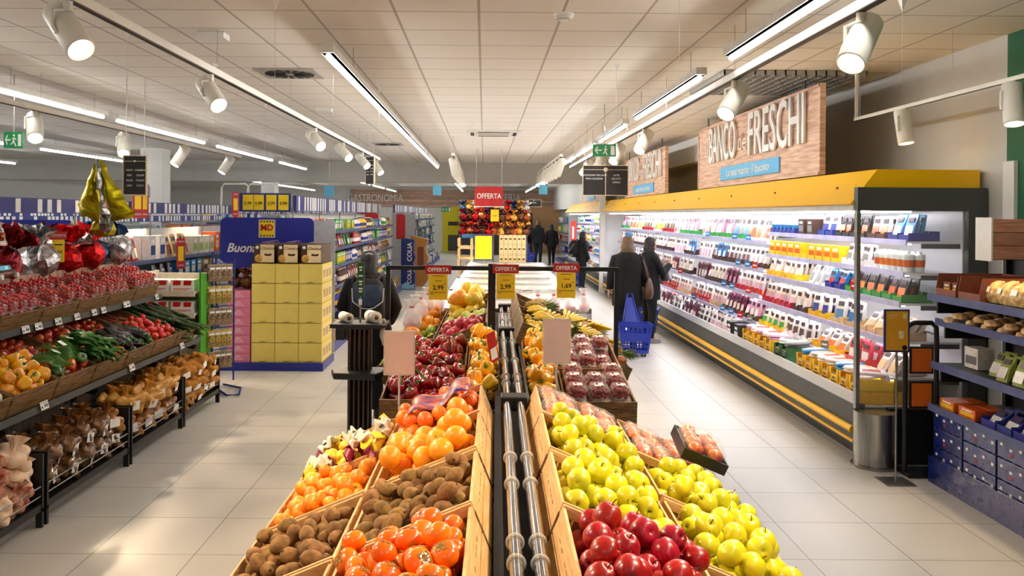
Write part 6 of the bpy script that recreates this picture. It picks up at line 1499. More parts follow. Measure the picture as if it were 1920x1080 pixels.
# ---------------- chest freezers ----------------
frz = mat('freezer_white', '#e2e4e4', .3, var=.02)
for i, y in enumerate((9.7, 12.1, 14.5, 16.9)):
    t = thing('chest_freezer', 'white lit chest freezer with sliding glass lids, %s in the row behind the fruit' % nth[i], 'freezer', M=ISL @ MAT((.22, y, 0)), group='chest freezers')
    w, L_ = .88, 2.34
    for (a, c, nn) in (((-w, 0, .05), (-w+.06, L_, .88), 'side_wall'), ((w-.06, 0, .05), (w, L_, .88), 'side_wall'), ((-w, 0, .05), (w, .06, .88), 'end_wall'), ((-w, L_-.06, .05), (w, L_, .88), 'end_wall'), ((-w+.06, .06, .05), (w-.06, L_-.06, .42), 'floor_block')): MB().box(a, c, frz if nn != 'floor_block' else inner).build(nn, t)
    MB().box((-w+.03, .03, 0), (w-.03, L_-.03, .05), blackp).build('base', t)
    b = MB()
    for (a, c) in (((-w, 0, .88), (-w+.05, L_, .93)), ((w-.05, 0, .88), (w, L_, .93)), ((-w, 0, .88), (w, .05, .93)), ((-w, L_-.05, .88), (w, L_, .93)), ((-.02, 0, .88), (.02, L_, .93)), ((-w, L_/2-.02, .90), (w, L_/2+.02, .935))): b.box(a, c, chrome)
    b.build('top_frame', t)
    MB().box((-w+.05, .05, .905), (w-.05, L_-.05, .912), film('lid_glass', '#ffffff', .12, .03, 0)).build('glass_lid', t)
    for s in (-1, 1): MB().box((s*(w-.08)-.01, .1, .85), (s*(w-.08)+.01, L_-.1, .865), led).build('light_strip', t)
    rr = random.Random(i)
    MB().box((w+.0005, .2, .3), (w+.002, L_-.2, .6), grey_m).build('side_grille', t)
    for gx in range(7):
        for gy_ in range(4):
            c1, c2 = rr.choice(((wh, lb), (wh, gr), (cr_, wh), (wh, rd), (bu, wh)))
            place('frz'+c1+c2, flat_pk(c1, c2), ISL @ MAT((.22-.72+.24*gx, y+.22+.5*gy_+.12*(gx % 2), .425+.01*gx % .03), rz=rr.uniform(-.3, .3)), 'frozen food bag lying inside the %s chest freezer' % nth[i], 'food pack', 'frozen bags, %s freezer' % nth[i])
# ---------------- colomba carton island with eggs ----------------
crc = mat('carton_cream', '#e6cf9c', .6, var=.06)
def b_cream():
    t = thing('cream_carton', '', ''); MB().box((-.048, -.14, 0), (.048, .14, .225), crc).build('carton', t, .002); MB().prism([(-.03, .13), (0, .11), (.03, .13), (.03, .15), (-.03, .15)], .001, dkb, Matrix.Translation((0, -.1402, 0)) @ FACE).build('print', t); MB().box((-.02, -.1415, .03), (.02, -.1402, .035), dkb).build('slit', t); return t
for c_ in range(6):
    for r_ in range(6): place('cream', b_cream, MAT((.40+.102*c_, 19.6, .16+.232*r_)), 'cream carton in the far stack under the brown foil eggs', 'carton', 'cream cartons')
t = thing('far_pallet_table', 'beige open pallet stack left of the cream cartons', 'pallet', M=MAT((-.28, 19.6, 0)))
pal_w = mat('pallet_beige', '#dcc08c', .6, var=.1)
for k in range(6):
    z = .05+.235*k
    MB().box((-.3, -.4, z), (.34, .3, z+.06), pal_w).build('board', t)
    for x in (-.29, .0, .29): MB().box((x-.03, -.4, z+.06), (x+.03, .3, z+.235), pal_w).build('block', t)
MB().box((-.34, -.5, 0), (1.24, .4, .05), pal_w).build('base', t)
for i in range(5): place('box'+lb+wh+'far', b_box(lb, wh, .2, .12, .08), MAT((-.5+.12*i, 19.35, 1.475), rz=.4*i), 'light blue small pack on top of the beige pallet stack', 'food pack', 'light blue packs on pallet')
yt = thing('yellow_blank_poster', 'blank yellow poster in a navy frame standing before the cream cartons', 'poster', M=MAT((.0, 19.0, 0)))
MB().box((-.225, 0, .98), (.20, .03, 1.56), bluef).build('navy_frame', yt, .01); MB().box((-.20, -.004, 1.01), (.175, 0, 1.53), mat('poster_flat_yellow', '#f4d800', .45)).build('poster', yt); MB().cyl((0, .015, .006), (0, .015, .98), .012, steel, 8).build('pole', yt); MB().box((-.15, -.1, 0), (.15, .12, .006), steel).build('foot_plate', yt)
rr = random.Random(77)
for i in range(44):
    u = i % 11; v = i//11; c_ = ['red', 'chocolate', 'maroon', 'copper'][(i*7) % 4] if u < 6 else ['gold', 'chocolate', 'copper'][i % 3]
    if v == 3: c_ = ['red', 'navy', 'gold', 'silver'][i % 4]
    egg(c_, MAT((-.48+.145*u, 19.55+.08*(v % 2), 1.67+.17*v+.02*(u % 2)), rz=i*1.1, rx=rr.uniform(-.3, .3), ry=rr.uniform(-.3, .3)), '%s foil egg in the heap below the red hanging offer sign' % ('%s coloured' % c_), '%s eggs below the big sign' % c_, .30)
fr_ = thing('egg_rack', 'thin steel rack carrying the foil eggs on the far stack', 'rack', M=MAT((0, 19.9, 0)))
for x in (-.57, .22, 1.0): MB().cyl((x, 0, 0), (x, 0, 2.35), .012, steel, 6).build('post', fr_)
for z in (1.6, 1.9, 2.2, 2.34): MB().cyl((-.57, 0, z), (1.0, 0, z), .008, steel, 6).build('bar', fr_)
t = thing('hanging_offer_sign', 'big red hanging sign reading OFFERTA over the foil eggs', 'sign', M=MAT((.10, 18.6, 2.62)))
MB().box((-.31, -.01, -.43), (.31, .01, 0), red_m).build('red_board', t, .004); text('OFFERTA', .155, white_m, t, face_at(0, -.012, -.21), bold=.003, sx=.84)
MB().box((-.33, -.02, -.445), (.33, .02, -.43), white_m).build('bottom_rail', t)
for s in (-.28, .28): MB().cyl((s, 0, 0), (s, 0, CH-2.62-.002), .006, steel, 6).build('hanging_rod', t)
t = thing('small_price_card', 'small yellow price card hanging below the big red sign', 'price sign', M=MAT((.23, 18.62, 1.86))); MB().box((-.09, -.003, 0), (.09, .003, .26), ytag).build('card', t); text('5,49', .05, ink, t, face_at(0, -.004, .12), name='price_digits'); MB().cyl((0, 0, .26), (0, 0, .31), .003, steel, 5).build('hanger', t)
# ---------------- chalkboards ----------------
chalk = mat('chalkboard', '#2e2c2c', .75, var=.15, scale=5)
def board_sign(M, w, h, cols_, label, kind='h'):
    t = thing('chalkboard_sign', label, 'sign', M=M)
    MB().box((-w/2, -.012, -h), (w/2, .012, 0), chalk).build('board', t)
    b = MB(); fm = mat('frame_cream', '#d8c8a8', .5)
    for (a, c) in (((-w/2-.012, -.016, -h-.012), (w/2+.012, .016, -h)), ((-w/2-.012, -.016, 0), (w/2+.012, .016, .012)), ((-w/2-.012, -.016, -h), (-w/2, .016, 0)), ((w/2, -.016, -h), (w/2+.012, .016, 0)), ((-w/2, -.014, -h*.14), (w/2, -.012, -h*.125))): b.box(a, c, fm)
    if kind == 'h': b.box((-.006, -.014, -h), (.006, -.012, -h*.14), fm)
    b.lathe([(0, 0), (w*.05, 0), (w*.05, .004), (0, .004)], fm, 14, M=Matrix.Translation((0, -.0125, -h*.13)) @ FACE)
    b.build('frame', t)
    for (x, z, s_, sz) in cols_: text(s_, sz, paper, t, face_at(x, -.0135, z), ext=.001, sx=.85)
    for s in (-w*.42, w*.42): MB().cyl((s, 0, .012), (s, 0, CH-M.translation.z-.002), .003, steel, 5).build('hanging_wire', t)
    return t
board_sign(MAT((1.91, 13.4, 2.79)), .70, .46, [(-.18, -.15, 'GASTRONOMIA TAKE AWAY', .036), (-.18, -.205, 'PRIMA COLAZIONE', .036), (.17, -.15, 'LATTE', .04), (.17, -.205, 'BISCOTTI', .04), (.17, -.26, 'CEREALI', .04)], 'black chalkboard sign with menu words hanging before the second wooden banner')
cc = [(-.055, -.15-.055*i, s, .028) for i, s in enumerate(('PASTA', 'RISO', 'SUGHI', 'OLIO'))]+[(.06, -.15-.055*i, s, .028) for i, s in enumerate(('CONSERVE', 'LEGUMI', 'TONNO', 'ACETO'))]
board_sign(MAT((-3.75, 9.1, 2.60)), .235, .41, cc, 'narrow grey chalkboard sign hanging left of the white column', 'v')
board_sign(MAT((-2.05, 15.2, 3.02), rz=-.75), .22, .48, cc, 'narrow chalkboard sign seen edge-on beneath the left spot rail', 'v')
board_sign(MAT((1.75, 30, 2.56)), .5, .25, [(0, -.12, 'FORNO', .06)], 'small far chalkboard sign before the back wall', 'v')
# light blue hanging cards, exit signs
cy = mat('card_cyan', '#58a8cc', .5)
for i, (x, y, z) in enumerate(((-1.17, 21, 2.72), (1.42, 20.5, 2.75), (-3.35, 18.3, 2.60), (-7.2, 18, 2.55))):
    t = thing('cyan_card', 'light blue card hanging from the ceiling, %s' % ['left of the red sign', 'right of the red sign', 'above the price strips', 'in the left hall'][i], 'sign', M=MAT((x, y, z))); MB().box((-.105, -.004, -.24), (.105, .004, 0), cy).build('card', t); MB().cyl((0, 0, 0), (0, 0, CH-z-.002), .002, steel, 5).build('hanging_wire', t)
exg = mat('exit_green', '#0f8a4c', .4); exw = emit('exit_white', (.9, 1, .95), .9)
def exit_sign(M, w, h, label, arrow=-1):
    t = thing('exit_sign', label, 'exit sign', M=M)
    MB().box((-w/2, -.015, -h), (w/2, .015, 0), exg).build('box', t)
    F_ = Matrix.Translation((0, -.016, -h/2)) @ FACE
    b = MB(); s = h*.32
    b.prism([(-w*.42, 0), (-w*.30, s), (-w*.27, s*.8), (-w*.34, s*.15), (-w*.12, s*.15), (-w*.12, -s*.15), (-w*.34, -s*.15), (-w*.27, -s*.8), (-w*.30, -s)], .002, white_m, F_)
    b.build('arrow', t)
    b = MB(); b.lathe([(0, 0), (h*.07, 0), (h*.07, .002), (0, .002)], white_m, 10, M=F_ @ MAT((w*.05, h*.28, 0)))
    for pts in ([(0, .16), (.09, .18), (.06, -.05), (-.04, -.05)], [(-.03, -.05), (.05, -.05), (.13, -.22), (.2, -.38), (.13, -.40), (.03, -.2)], [(-.03, -.02), (.03, -.05), (-.06, -.25), (-.2, -.3), (-.2, -.24), (-.1, -.2)], [(.08, .16), (.2, .02), (.17, -.01), (.06, .1)], [(0, .15), (-.12, .08), (-.1, .04), (.01, .1)]): b.prism([(w*.03+x*h, y*h) for x, y in pts], .002, white_m, F_)
    b.build('running_figure', t)
    MB().prism([(w*.27, -h*.38), (w*.44, -h*.38), (w*.44, h*.36), (w*.27, h*.36)], .002, white_m, F_).build('door_pictogram', t)
    MB().cyl((0, 0, 0), (0, 0, CH-M.translation.z-.002), .006, steel, 6).build('hanging_rod', t)
    return t
exit_sign(MAT((-5.0, 9.0, 2.84)), .20, .17, 'green emergency exit sign with arrow at the left frame edge')
exit_sign(MAT((1.55, 11.0, 2.93)), .30, .16, 'green emergency exit sign partly behind the right spotlights')
exit_sign(MAT((-2.0, 44.5, 2.4)), .5, .25, 'tiny green exit sign above the yellow door')
# white trolley-guard hoops on top of the shelving
for i, x in enumerate((-3.75, -3.35)):
    t = thing('white_hoop_rail', 'white bent tube rail above the price header, %s one' % ['left', 'right'][i], 'rail', M=MAT((x, 12.9, 2.0)))
    MB().tube([(-.25, 0, 0), (-.25, 0, .38), (-.21, 0, .44), (.12, 0, .44), (.16, 0, .40), (.16, 0, 0)], .014, white_m, 8).build('hoop', t)
# ---------------- far right shelf and back counter ----------------
t = gondola('grey shelving tower at the far end before the second cold cabinet', 3.2, 32.2, 38, -1, (.5, .9, 1.3, 1.7), .42, .5, 2.1, None)
for i, z in enumerate((.5, .9, 1.3, 1.7)): fill(3.29, z, 32.3, 37.8, -1, .26, 'far grey shelving at the right', 190+i, pitch=.4, kinds=('box', 'pouch'), blk=1.2)
t = thing('back_counter', 'dark serving counter before the far wall', 'counter', M=MAT((.3, 43, 0))); MB().box((-1.6, -.5, 0), (2.0, .5, 1.2), mat('counter_dark', '#2c2622', .5)).build('body', t, .02); MB().box((-1.6, -.55, 1.2), (2.0, .5, 1.24), steel).build('top', t); MB().box((-1.5, .9, .0), (2.2, 1.4, 2.1), mat('oven_dark', '#35302c', .4, .3)).build('oven_bank', t)
# ================= scale and bag stand =================
t = thing('bag_roll_stand', 'black bag dispenser stand with two white rolls and a green sign on a rod', 'dispenser', M=ISL @ MAT((-.95, 5.95, 0)))
MB().box((-.2, -.2, 0), (.2, .2, .04), blackp).build('base', t, .01)
b = MB()
for x in (-.09, -.045, 0, .045, .09): b.tube([(x*.75, -.02, .04), (x*.75, -.02, 1.19)], .015, mat('fin_dark', '#5a4e48', .22, .75), 10)
b.box((-.08, .0, .04), (.08, .05, 1.19), blackp); b.build('finned_column', t)
MB().prism([(-.16, -.14), (.13, -.16), (.17, -.05), (.17, .12), (-.18, .12), (-.20, 0)], .045, blackp, MAT((0, 0, .86))).build('middle_tray', t, .008)
MB().prism([(-.19, -.13), (.17, -.13), (.19, -.1), (.19, .14), (-.19, .14)], .03, blackp, MAT((0, 0, 1.21))).build('top_tray', t, .006)
MB().box((-.15, -.125, 1.13), (-.09, -.05, 1.21), blackp).build('side_bracket', t)
for x, h_ in ((-.10, .034), (.09, .04)):
    M = MAT((x, 0, 1.24+h_), rz=.5) @ FACE
    MB().lathe([(.014, -.07), (h_, -.07), (h_, .07), (.014, .07)], mat('roll_white', '#e8e0d4', .6, var=.06), 20, M=M).build('bag_roll', t)
    MB().lathe([(0, .066), (.015, .068), (.015, .072), (0, .072)], mat('roll_core', '#6a4a34', .7), 14, M=M).build('roll_core', t)
sheet('hanging_bag', t, lambda u, v: (.15+.03*u+.01*math.sin(v*8), -.02-.02*u, 1.27-.19*v), 4, 8, mat('roll_white'))
MB().cyl((0, 0, 1.24), (0, 0, 1.43), .006, steel, 8).build('rod', t)
MB().cyl((0, 0, 1.36), (0, 0, 1.40), .011, white_m, 8).build('rod_clamp', t)
MB().box((-.02, -.006, 1.42), (.025, .006, 1.66), mat('sign_green', '#1c5a34', .4)).build('green_sign', t)
b = MB()
for z, w_ in ((1.62, .012), (1.60, .008), (1.56, .014), (1.52, .014), (1.50, .010), (1.47, .014), (1.45, .012)): b.box((.002-w_, -.008, z), (.002+w_, -.006, z+.011), paper)
b.build('sign_print', t)
# ================= people =================
skin_m = mat('skin', '#c98f70', .5, 0, .05, 20); 
def skin_mesh(pts, edges, rad, sub=2):
    me = bpy.data.meshes.new('tmp'); me.from_pydata([tuple(p) for p in pts], edges, [])
    o = bpy.data.objects.new('tmp', me); COL.objects.link(o)
    s = o.modifiers.new('s', 'SKIN'); s.use_smooth_shade = True
    for i, r in enumerate(rad):
        v = me.skin_vertices[0].data[i]; v.radius = r if isinstance(r, tuple) else (r, r); v.use_root = (i == 0)
    ss = o.modifiers.new('u', 'SUBSURF'); ss.levels = sub; ss.render_levels = sub
    dg = bpy.context.evaluated_depsgraph_get(); m2 = bpy.data.meshes.new_from_object(o.evaluated_get(dg))
    vs = [v.co.copy() for v in m2.vertices]; fs = [tuple(p.vertices) for p in m2.polygons]
    bpy.data.objects.remove(o); bpy.data.meshes.remove(me); bpy.data.meshes.remove(m2)
    return vs, fs
def hand(b, wrist, d, up, m, curl=.5, sgn=1):
    """palm and five fingers; d = pointing direction, up = back of the hand"""
    d = Vector(d).normalized(); up = Vector(up); up = (up-d*up.dot(d)).normalized(); sd = d.cross(up)*sgn; w = Vector(wrist)
    pts = [w, w+d*.04, w+d*.085]; vs = []
    pal = []
    for q, (wd, th) in ((-.01, (.027, .022)), (.03, (.034, .018)), (.06, (.040, .016)), (.088, (.040, .012))):
        c = w+d*q; pal.append([tuple(c+sd*math.cos(a)*wd+up*math.sin(a)*th) for a in [2*PI*i/12 for i in range(12)]])
    b.rings(pal, m, True)
    for i, (off, L_) in enumerate(((-.029, .066), (-.010, .076), (.010, .070), (.028, .055))):
        p = w+d*.084+sd*off; dd = d.copy(); P = [p]
        for k in range(3):
            dd = (dd*math.cos(curl*(.5+.35*k)) - up*math.sin(curl*(.5+.35*k))).normalized(); p = p+dd*L_*(.42, .33, .25)[k]; P.append(p)
        b.tube(P, [.0098, .0092, .0085, .006], m, 8)
    p = w+d*.025-sd*.028; b.tube([p, p-sd*.02+d*.022-up*.004, p-sd*.028+d*.046-up*.012, p-sd*.028+d*.064-up*.02], [.013, .012, .0105, .007], m, 8)
def headrings(c, s=1, yaw=0):
    rs = []
    for k in range(19):
        ph = PI*k/18; z = -math.cos(ph)*.122
        ring = []
        for i in range(28):
            a = 2*PI*i/28; x = math.cos(a); y = math.sin(a); r = math.sin(ph)**.75
            rx, ry = .076, .096
            if z < -.03: rx *= 1-.9*(-z-.03)**1*3; ry *= 1-.2*(-z-.03)*6 if y > 0 else 1-.9*(-z-.03)*3
            X = x*rx*r; Y = y*ry*r
            f = max(0, y)**10
            if y > 0:
                Y += .022*math.exp(-((z+.022)/.020)**2)*math.exp(-(x/.16)**2)      # nose
                Y += .006*math.exp(-((z+.058)/.012)**2)*math.exp(-(x/.3)**2)       # lips
                Y += .010*math.exp(-((z+.10)/.02)**2)*math.exp(-(x/.3)**2)         # chin
                Y -= .009*math.exp(-((z-.012)/.014)**2)*math.exp(-((abs(x)-.36)/.14)**2)  # eye sockets
            ring.append((X, Y, z))
        rs.append(ring)
    M = Matrix.Translation(c) @ Matrix.Rotation(yaw, 4, 'Z') @ Matrix.Scale(s, 4)
    return rs, M
def person(name_lab, loc, rz, H, arms, coat, pants, hair, hair_len, hem=.72, coat_w=1.0, lean=0, stride=.0, head_yaw=0, shoe='#202022', hood=False, curl=.5, bob=False):
    k = H/1.70
    t = thing('person', name_lab, 'person', M=MAT(loc, rz=rz, s=k))
    # skeleton (faces +Y)
    P = [(0, 0, .93), (0, -.005, 1.06), (0, lean*.4, 1.22), (0, lean*.8, 1.37), (0, lean, 1.46), (0, lean+.01, 1.52)]
    E = [(i, i+1) for i in range(5)]; Rr = [(.15, .11), (.125, .095), (.15, .105), (.12, .09), (.052, .052), (.05, .055)]
    wr = []
    for s, (el, wrp) in ((-1, arms[0]), (1, arms[1])):
        n = len(P); P += [(s*.165, lean*.8, 1.385), el, wrp]; E += [(3, n), (n, n+1), (n+1, n+2)]; Rr += [.055, .042, .028]; wr.append((Vector(el), Vector(wrp)))
        n = len(P); st_y = s*stride; P += [(s*.09, 0, .86), (s*.095, st_y*.5+.01, .48), (s*.095, st_y-.02, .10), (s*.10, st_y+.10, .045)]; E += [(0, n), (n, n+1), (n+1, n+2), (n+2, n+3)]; Rr += [.082, .056, .036, .032]
    vs, fs = skin_mesh(P, E, Rr)
    b = MB(); b.add(vs, fs, skin_m, True)
    hr, HM = headrings((0, lean+.03, 1.58), .98, head_yaw); b.rings(hr, skin_m, True, M=HM)
    for s in (-1, 1): b.rings([[(s*(.070+.012*q), .0+.018*math.cos(a)*w_, -.01+.03*math.sin(a)*w_) for a in [2*PI*i/10 for i in range(10)]] for q, w_ in ((0, .6), (.8, 1), (1, .7))], skin_m, True, M=HM)
    for i, s in enumerate((-1, 1)):
        el, w = wr[i]; d = (w-el).normalized(); hand(b, w+d*.01, d, Vector((s*.9, -.2, .3)) if d.z < -.5 else Vector((0, 0, 1)), skin_m, curl, s if d.z < -.5 else -s)
    b.build('body', t)
    # eyes and lips
    for s in (-1, 1): MB().lathe([(0, -.006), (.008, -.003), (.009, 0), (.008, .003), (0, .006)], mat('eye', '#20150f', .15), 10, M=HM @ MAT((s*.027, .078, .012), rx=PI/2)).build('eye', t)
    MB().rings([[(.020*q*math.cos(a), .092-.004*(1-q), -.058+.006*q*math.sin(a)) for a in [2*PI*i/12 for i in range(12)]] for q in (1, .5)], mat('lips', '#a0524a', .4), True, M=HM).build('mouth', t)
    # trousers
    b = MB(); pm = mat('cloth_'+pants, pants, .85, 0, .2, 30, .3)
    for s in (-1, 1):
        y = s*stride; b.tube([(s*.075, 0, .99), (s*.09, 0, .84), (s*.095, y*.3, .66), (s*.095, y*.5+.012, .48), (s*.096, y*.8-.01, .28), (s*.096, y-.02, .085)], [.10, .098, .086, .066, .058, .056], pm, 16)
    b.rings([[(q*.155*math.cos(a), q*.115*math.sin(a), z) for a in [2*PI*i/20 for i in range(20)]] for q, z in ((.75, .80), (1, .86), (1.02, .95), (.95, 1.04))], pm, True)
    b.build('trousers', t)
    sm = mat('shoe_'+shoe, shoe, .5)
    for s in (-1, 1):
        y = s*stride; MB().rings([[(s*.10+.047*q*math.cos(a), y+.035+yy+.135*q2*math.sin(a), z) for a in [2*PI*i/16 for i in range(16)]] for (q, q2, yy, z) in ((.95, 1, 0, .002), (1, 1.02, 0, .025), (.95, .95, -.01, .055), (.85, .5, -.055, .085), (.8, .42, -.06, .11))], sm, True).build('shoe', t)
    # coat: body with collar and hem, sleeves
    b = MB(); cm = mat('cloth_'+coat, coat, .85, 0, .25, 18, .5)
    prof_ = [(.20*1.0, .155, hem, .25), (.205, .16, hem+.1, .15), (.195, .15, .95, .08), (.18, .14, 1.08, .04), (.20, .148, 1.22, .02), (.205, .145, 1.33, 0), (.185, .125, 1.40, 0), (.12, .095, 1.45, 0), (.075, .075, 1.48, 0), (.082, .082, 1.53, 0)]
    rs = []
    for rx, ry, z, wv in prof_:
        f = min(1, max(0, (z-.9)/.5))
        rs.append([(coat_w*rx*math.cos(a)*(1+.03*wv*4*math.sin(5*a)), lean*f+coat_w*ry*math.sin(a)*(1+.03*wv*4*math.cos(4*a+1)), z+.006*math.sin(3*a)) for a in [2*PI*i/32 for i in range(32)]])
    b.rings(rs, cm, True)
    for i, s in enumerate((-1, 1)):
        el, w = wr[i]; sh = Vector((s*.165, lean*.8, 1.375)); d2 = (w-el).normalized(); mid = (sh+el)/2
        b.tube([sh-Vector((s*.05, 0, .0)), sh+Vector((s*.012, 0, -.01)), mid+Vector((s*.005, 0, 0)), el, (el+w)/2, w-d2*.005], [.07, .078, .070, .060, .055, .046], cm, 16)
    b.build('coat', t)
    if hood:
        MB().rings([[(q*.13*math.cos(a), lean-.045+q2*.10*math.sin(a), z-.03*math.sin(a)) for a in [2*PI*i/20 for i in range(20)]] for (q, q2, z) in ((.8, .6, 1.34), (1.15, .9, 1.37), (1.2, .8, 1.41), (.9, .6, 1.43))], mat('fur_trim', '#3a2f24', .95, 0, .35, 60, 1), True).build('hood', t)
    # hair shell
    hm = mat('hair_'+hair, hair, .38, 0, .3, 40, .7, stretch=(14, 14, 1), col2=None, coat=.2)
    rs = []; zb = hair_len
    zs = [.130, .122, .105, .08, .05, .02, -.01, -.045]+([-.045-(zb)*q for q in (.35, .7, 1)] if zb > 0 else [])
    for z in zs:
        ring = []
        ph = math.acos(max(-1, min(1, z/.134))) if z > -.05 else PI/2
        base = math.sin(ph)**.5 if z > .0 else 1
        for i in range(32):
            a = 2*PI*i/32; y = math.sin(a); x = math.cos(a)
            rr_ = .092*base*(1+.02*math.sin(9*a)); ry = .115*base*(1+.02*math.sin(7*a))
            if z < .055 and y > -.05: 
                fr_ = min(1, (y+.05)*1.9); lim = 1-fr_*(.55 if z < -.04 else .42); rr_ *= lim if abs(x) < .86 else 1; ry *= lim
            if z < -.045: ry *= .95 if y < 0 else .25; rr_ *= (1.12 if bob else 1.0+.25*(-z-.045))
            ring.append((x*rr_, y*ry-.006-(0 if z > -.045 else .018), z))
        rs.append(ring)
    MB().rings(rs, hm, True, M=HM).build('hair', t)
    return t
down = lambda s: ((s*.245, -.03, 1.10), (s*.25, .03, .86))
pA = person('person in black coat seen from behind, wearing a blue backpack by the bag stand', (-1.13, 8.35, 0), .12, 1.64, (((-.27, .02, 1.12), (-.20, .20, 1.02)), ((.28, .0, 1.12), (.22, .16, .95))), '#070709', '#0a0a0c', '#17120f', .27, hem=.80, coat_w=1.15, lean=.03, hood=True)
MB().tube([(-.035, -.075, 1.665), (0, -.082, 1.675), (.035, -.075, 1.665)], .006, paper, 6).build('hair_clip', pA)
def backpack(M, c1, c2, label, s=1):
    t = thing('backpack', label, 'backpack', M=M @ Matrix.Scale(s, 4)); m1 = mat('pack_'+c1+'_cloth', c1, .7, 0, .2, 25, .4); m2 = mat('pack_'+c2+'_cloth', c2, .7, 0, .2, 20, .4)
    def sq(rx, ry, z, y0): return [(rx*math.copysign(abs(math.cos(a))**.55, math.cos(a)), y0+ry*math.copysign(abs(math.sin(a))**.7, math.sin(a)), z) for a in [2*PI*i/28 for i in range(28)]]
    MB().rings([sq(.12, .07, -.24, 0), sq(.155, .10, -.21, 0), sq(.165, .115, -.1, 0), sq(.16, .11, .05, 0), sq(.14, .09, .16, 0), sq(.09, .05, .21, 0)], m1, True).build('bag_body', t)
    MB().rings([sq(.10, .02, -.05, -.115), sq(.135, .03, -.02, -.105), sq(.14, .03, .07, -.095), sq(.12, .03, .14, -.075), sq(.08, .02, .18, -.05)], m2, True).build('top_flap', t)
    MB().rings([sq(.12, .02, -.225, -.10), sq(.14, .03, -.19, -.105), sq(.13, .02, -.15, -.11)], mat('reflect_grey', '#7c7a74', .5), True).build('grey_base', t)
    gm = mat('piping_grey', '#b8b8b4', .5)
    for s_ in (-1, 1):
        MB().tube([(s_*.15, -.06, .12), (s_*.14, -.13, .0), (s_*.06, -.145, -.06), (0, -.147, -.07)], .006, gm, 6).build('piping', t)
        MB().tube([(s_*.09, .06, .2), (s_*.13, .12, .24), (s_*.14, .2, .15), (s_*.15, .14, -.08), (s_*.14, .06, -.16)], .014, m1, 6).build('shoulder_strap', t)
    for q in (-.07, -.035, 0, .035, .07): MB().tube([(q, -.135, -.06), (q*1.3, -.14, -.12), (q*1.1, -.13, -.18)], .005, m1, 5).build('fold', t)
    MB().tube([(-.03, -.02, .205), (-.02, -.02, .235), (.02, -.02, .235), (.03, -.02, .205)], .006, m1, 6).build('grab_loop', t)
    return t
backpack(MAT((-1.105, 8.10, 1.17), rz=.12, rx=-.05), '#15161a', '#22344c', 'black backpack with blue flap and grey piping on the nearest person')
pB = person('person with light brown bob in long black coat, back turned, beside a blue basket', (2.16, 12.75, 0), -.1, 1.69, (((-.25, -.02, 1.12), (-.27, .02, .90)), ((.25, .02, 1.12), (.24, .14, .96))), '#060608', '#101826', '#6b5032', .07, hem=.66, coat_w=1.12, bob=True)
t = thing('shoulder_bag', 'brown leather shoulder bag at the hip of the person with light brown bob', 'bag', M=MAT((2.475, 12.70, .93), rz=-.3)); lb_ = mat('leather_brown', '#4c2c18', .4, 0, .2, 14, .3, coat=.2)
MB().rings([[(.06*q*math.copysign(abs(math.cos(a))**.6, math.cos(a)), .16*q2*math.copysign(abs(math.sin(a))**.6, math.sin(a)), z) for a in [2*PI*i/24 for i in range(24)]] for (q, q2, z) in ((.8, .9, -.16), (1.1, 1.05, -.10), (1, .95, 0), (.6, .8, .10), (.25, .7, .14))], lb_, True).build('bag_body', t)
MB().tube([(0, -.1, .12), (-.06, -.08, .35), (-.13, -.03, .50), (-.13, .05, .49), (-.05, .09, .3), (0, .1, .12)], .011, lb_, 6).build('strap', t)
pC = person('person with long black hair turned right, hands raised at the cold cabinet', (2.62, 13.45, 0), -1.25, 1.66, (((-.22, .10, 1.14), (-.10, .30, 1.28)), ((.22, .12, 1.13), (.10, .32, 1.26))), '#070a10', '#0a0b0e', '#0c0a0b', .14, hem=.70, coat_w=1.1, head_yaw=.1, shoe='#8a8a8c', curl=.7)
t = thing('grey_handbag', 'small grey handbag on the forearm of the person turned right', 'bag', M=MAT((2.86, 13.40, 1.08), rz=.3)); gh = mat('bag_grey', '#4c4a4e', .45)
MB().rings([[(.05*q*math.cos(a), .11*q*math.copysign(abs(math.sin(a))**.6, math.sin(a)), z) for a in [2*PI*i/20 for i in range(20)]] for (q, z) in ((.8, -.10), (1.05, -.06), (.9, .03), (.5, .07))], gh, True).build('bag_body', t); MB().tube([(0, -.06, .05), (-.02, -.03, .16), (-.02, .03, .16), (0, .06, .05)], .007, gh, 6).build('strap', t)
pD = person('person with large black backpack reaching into the far cold cabinet', (2.66, 22.9, 0), -1.35, 1.57, (((-.22, .12, 1.20), (-.16, .36, 1.24)), ((.25, .02, 1.12), (.22, .12, .90))), '#141418', '#14202c', '#0c0a0a', .03, hem=.82, coat_w=1.15, shoe='#8c8c8c')
backpack(MAT((2.44, 22.95, 1.12), rz=-1.35), '#0e0e11', '#121217', 'large black backpack worn by the person reaching into the far cabinet', 1.0)
pE = person('person with short brown hair in a dark jacket and jeans far down the right aisle', (2.2, 34.5, 0), -.5, 1.78, (down(-1), down(1)), '#14161a', '#1a2432', '#5c3a24', 0, hem=.84, coat_w=1.15)
pF = person('person with long black hair in a black coat walking far down the right aisle', (2.72, 34.2, 0), .1, 1.64, (down(-1), down(1)), '#0c0c0f', '#0e0e10', '#0a0809', .22, hem=.74, stride=.12)
pG = person('person in black half hidden behind the foil egg stack, holding a basket', (1.66, 34.8, 0), .4, 1.66, (down(-1), down(1)), '#0e0e12', '#121216', '#1a1210', .08, hem=.8)
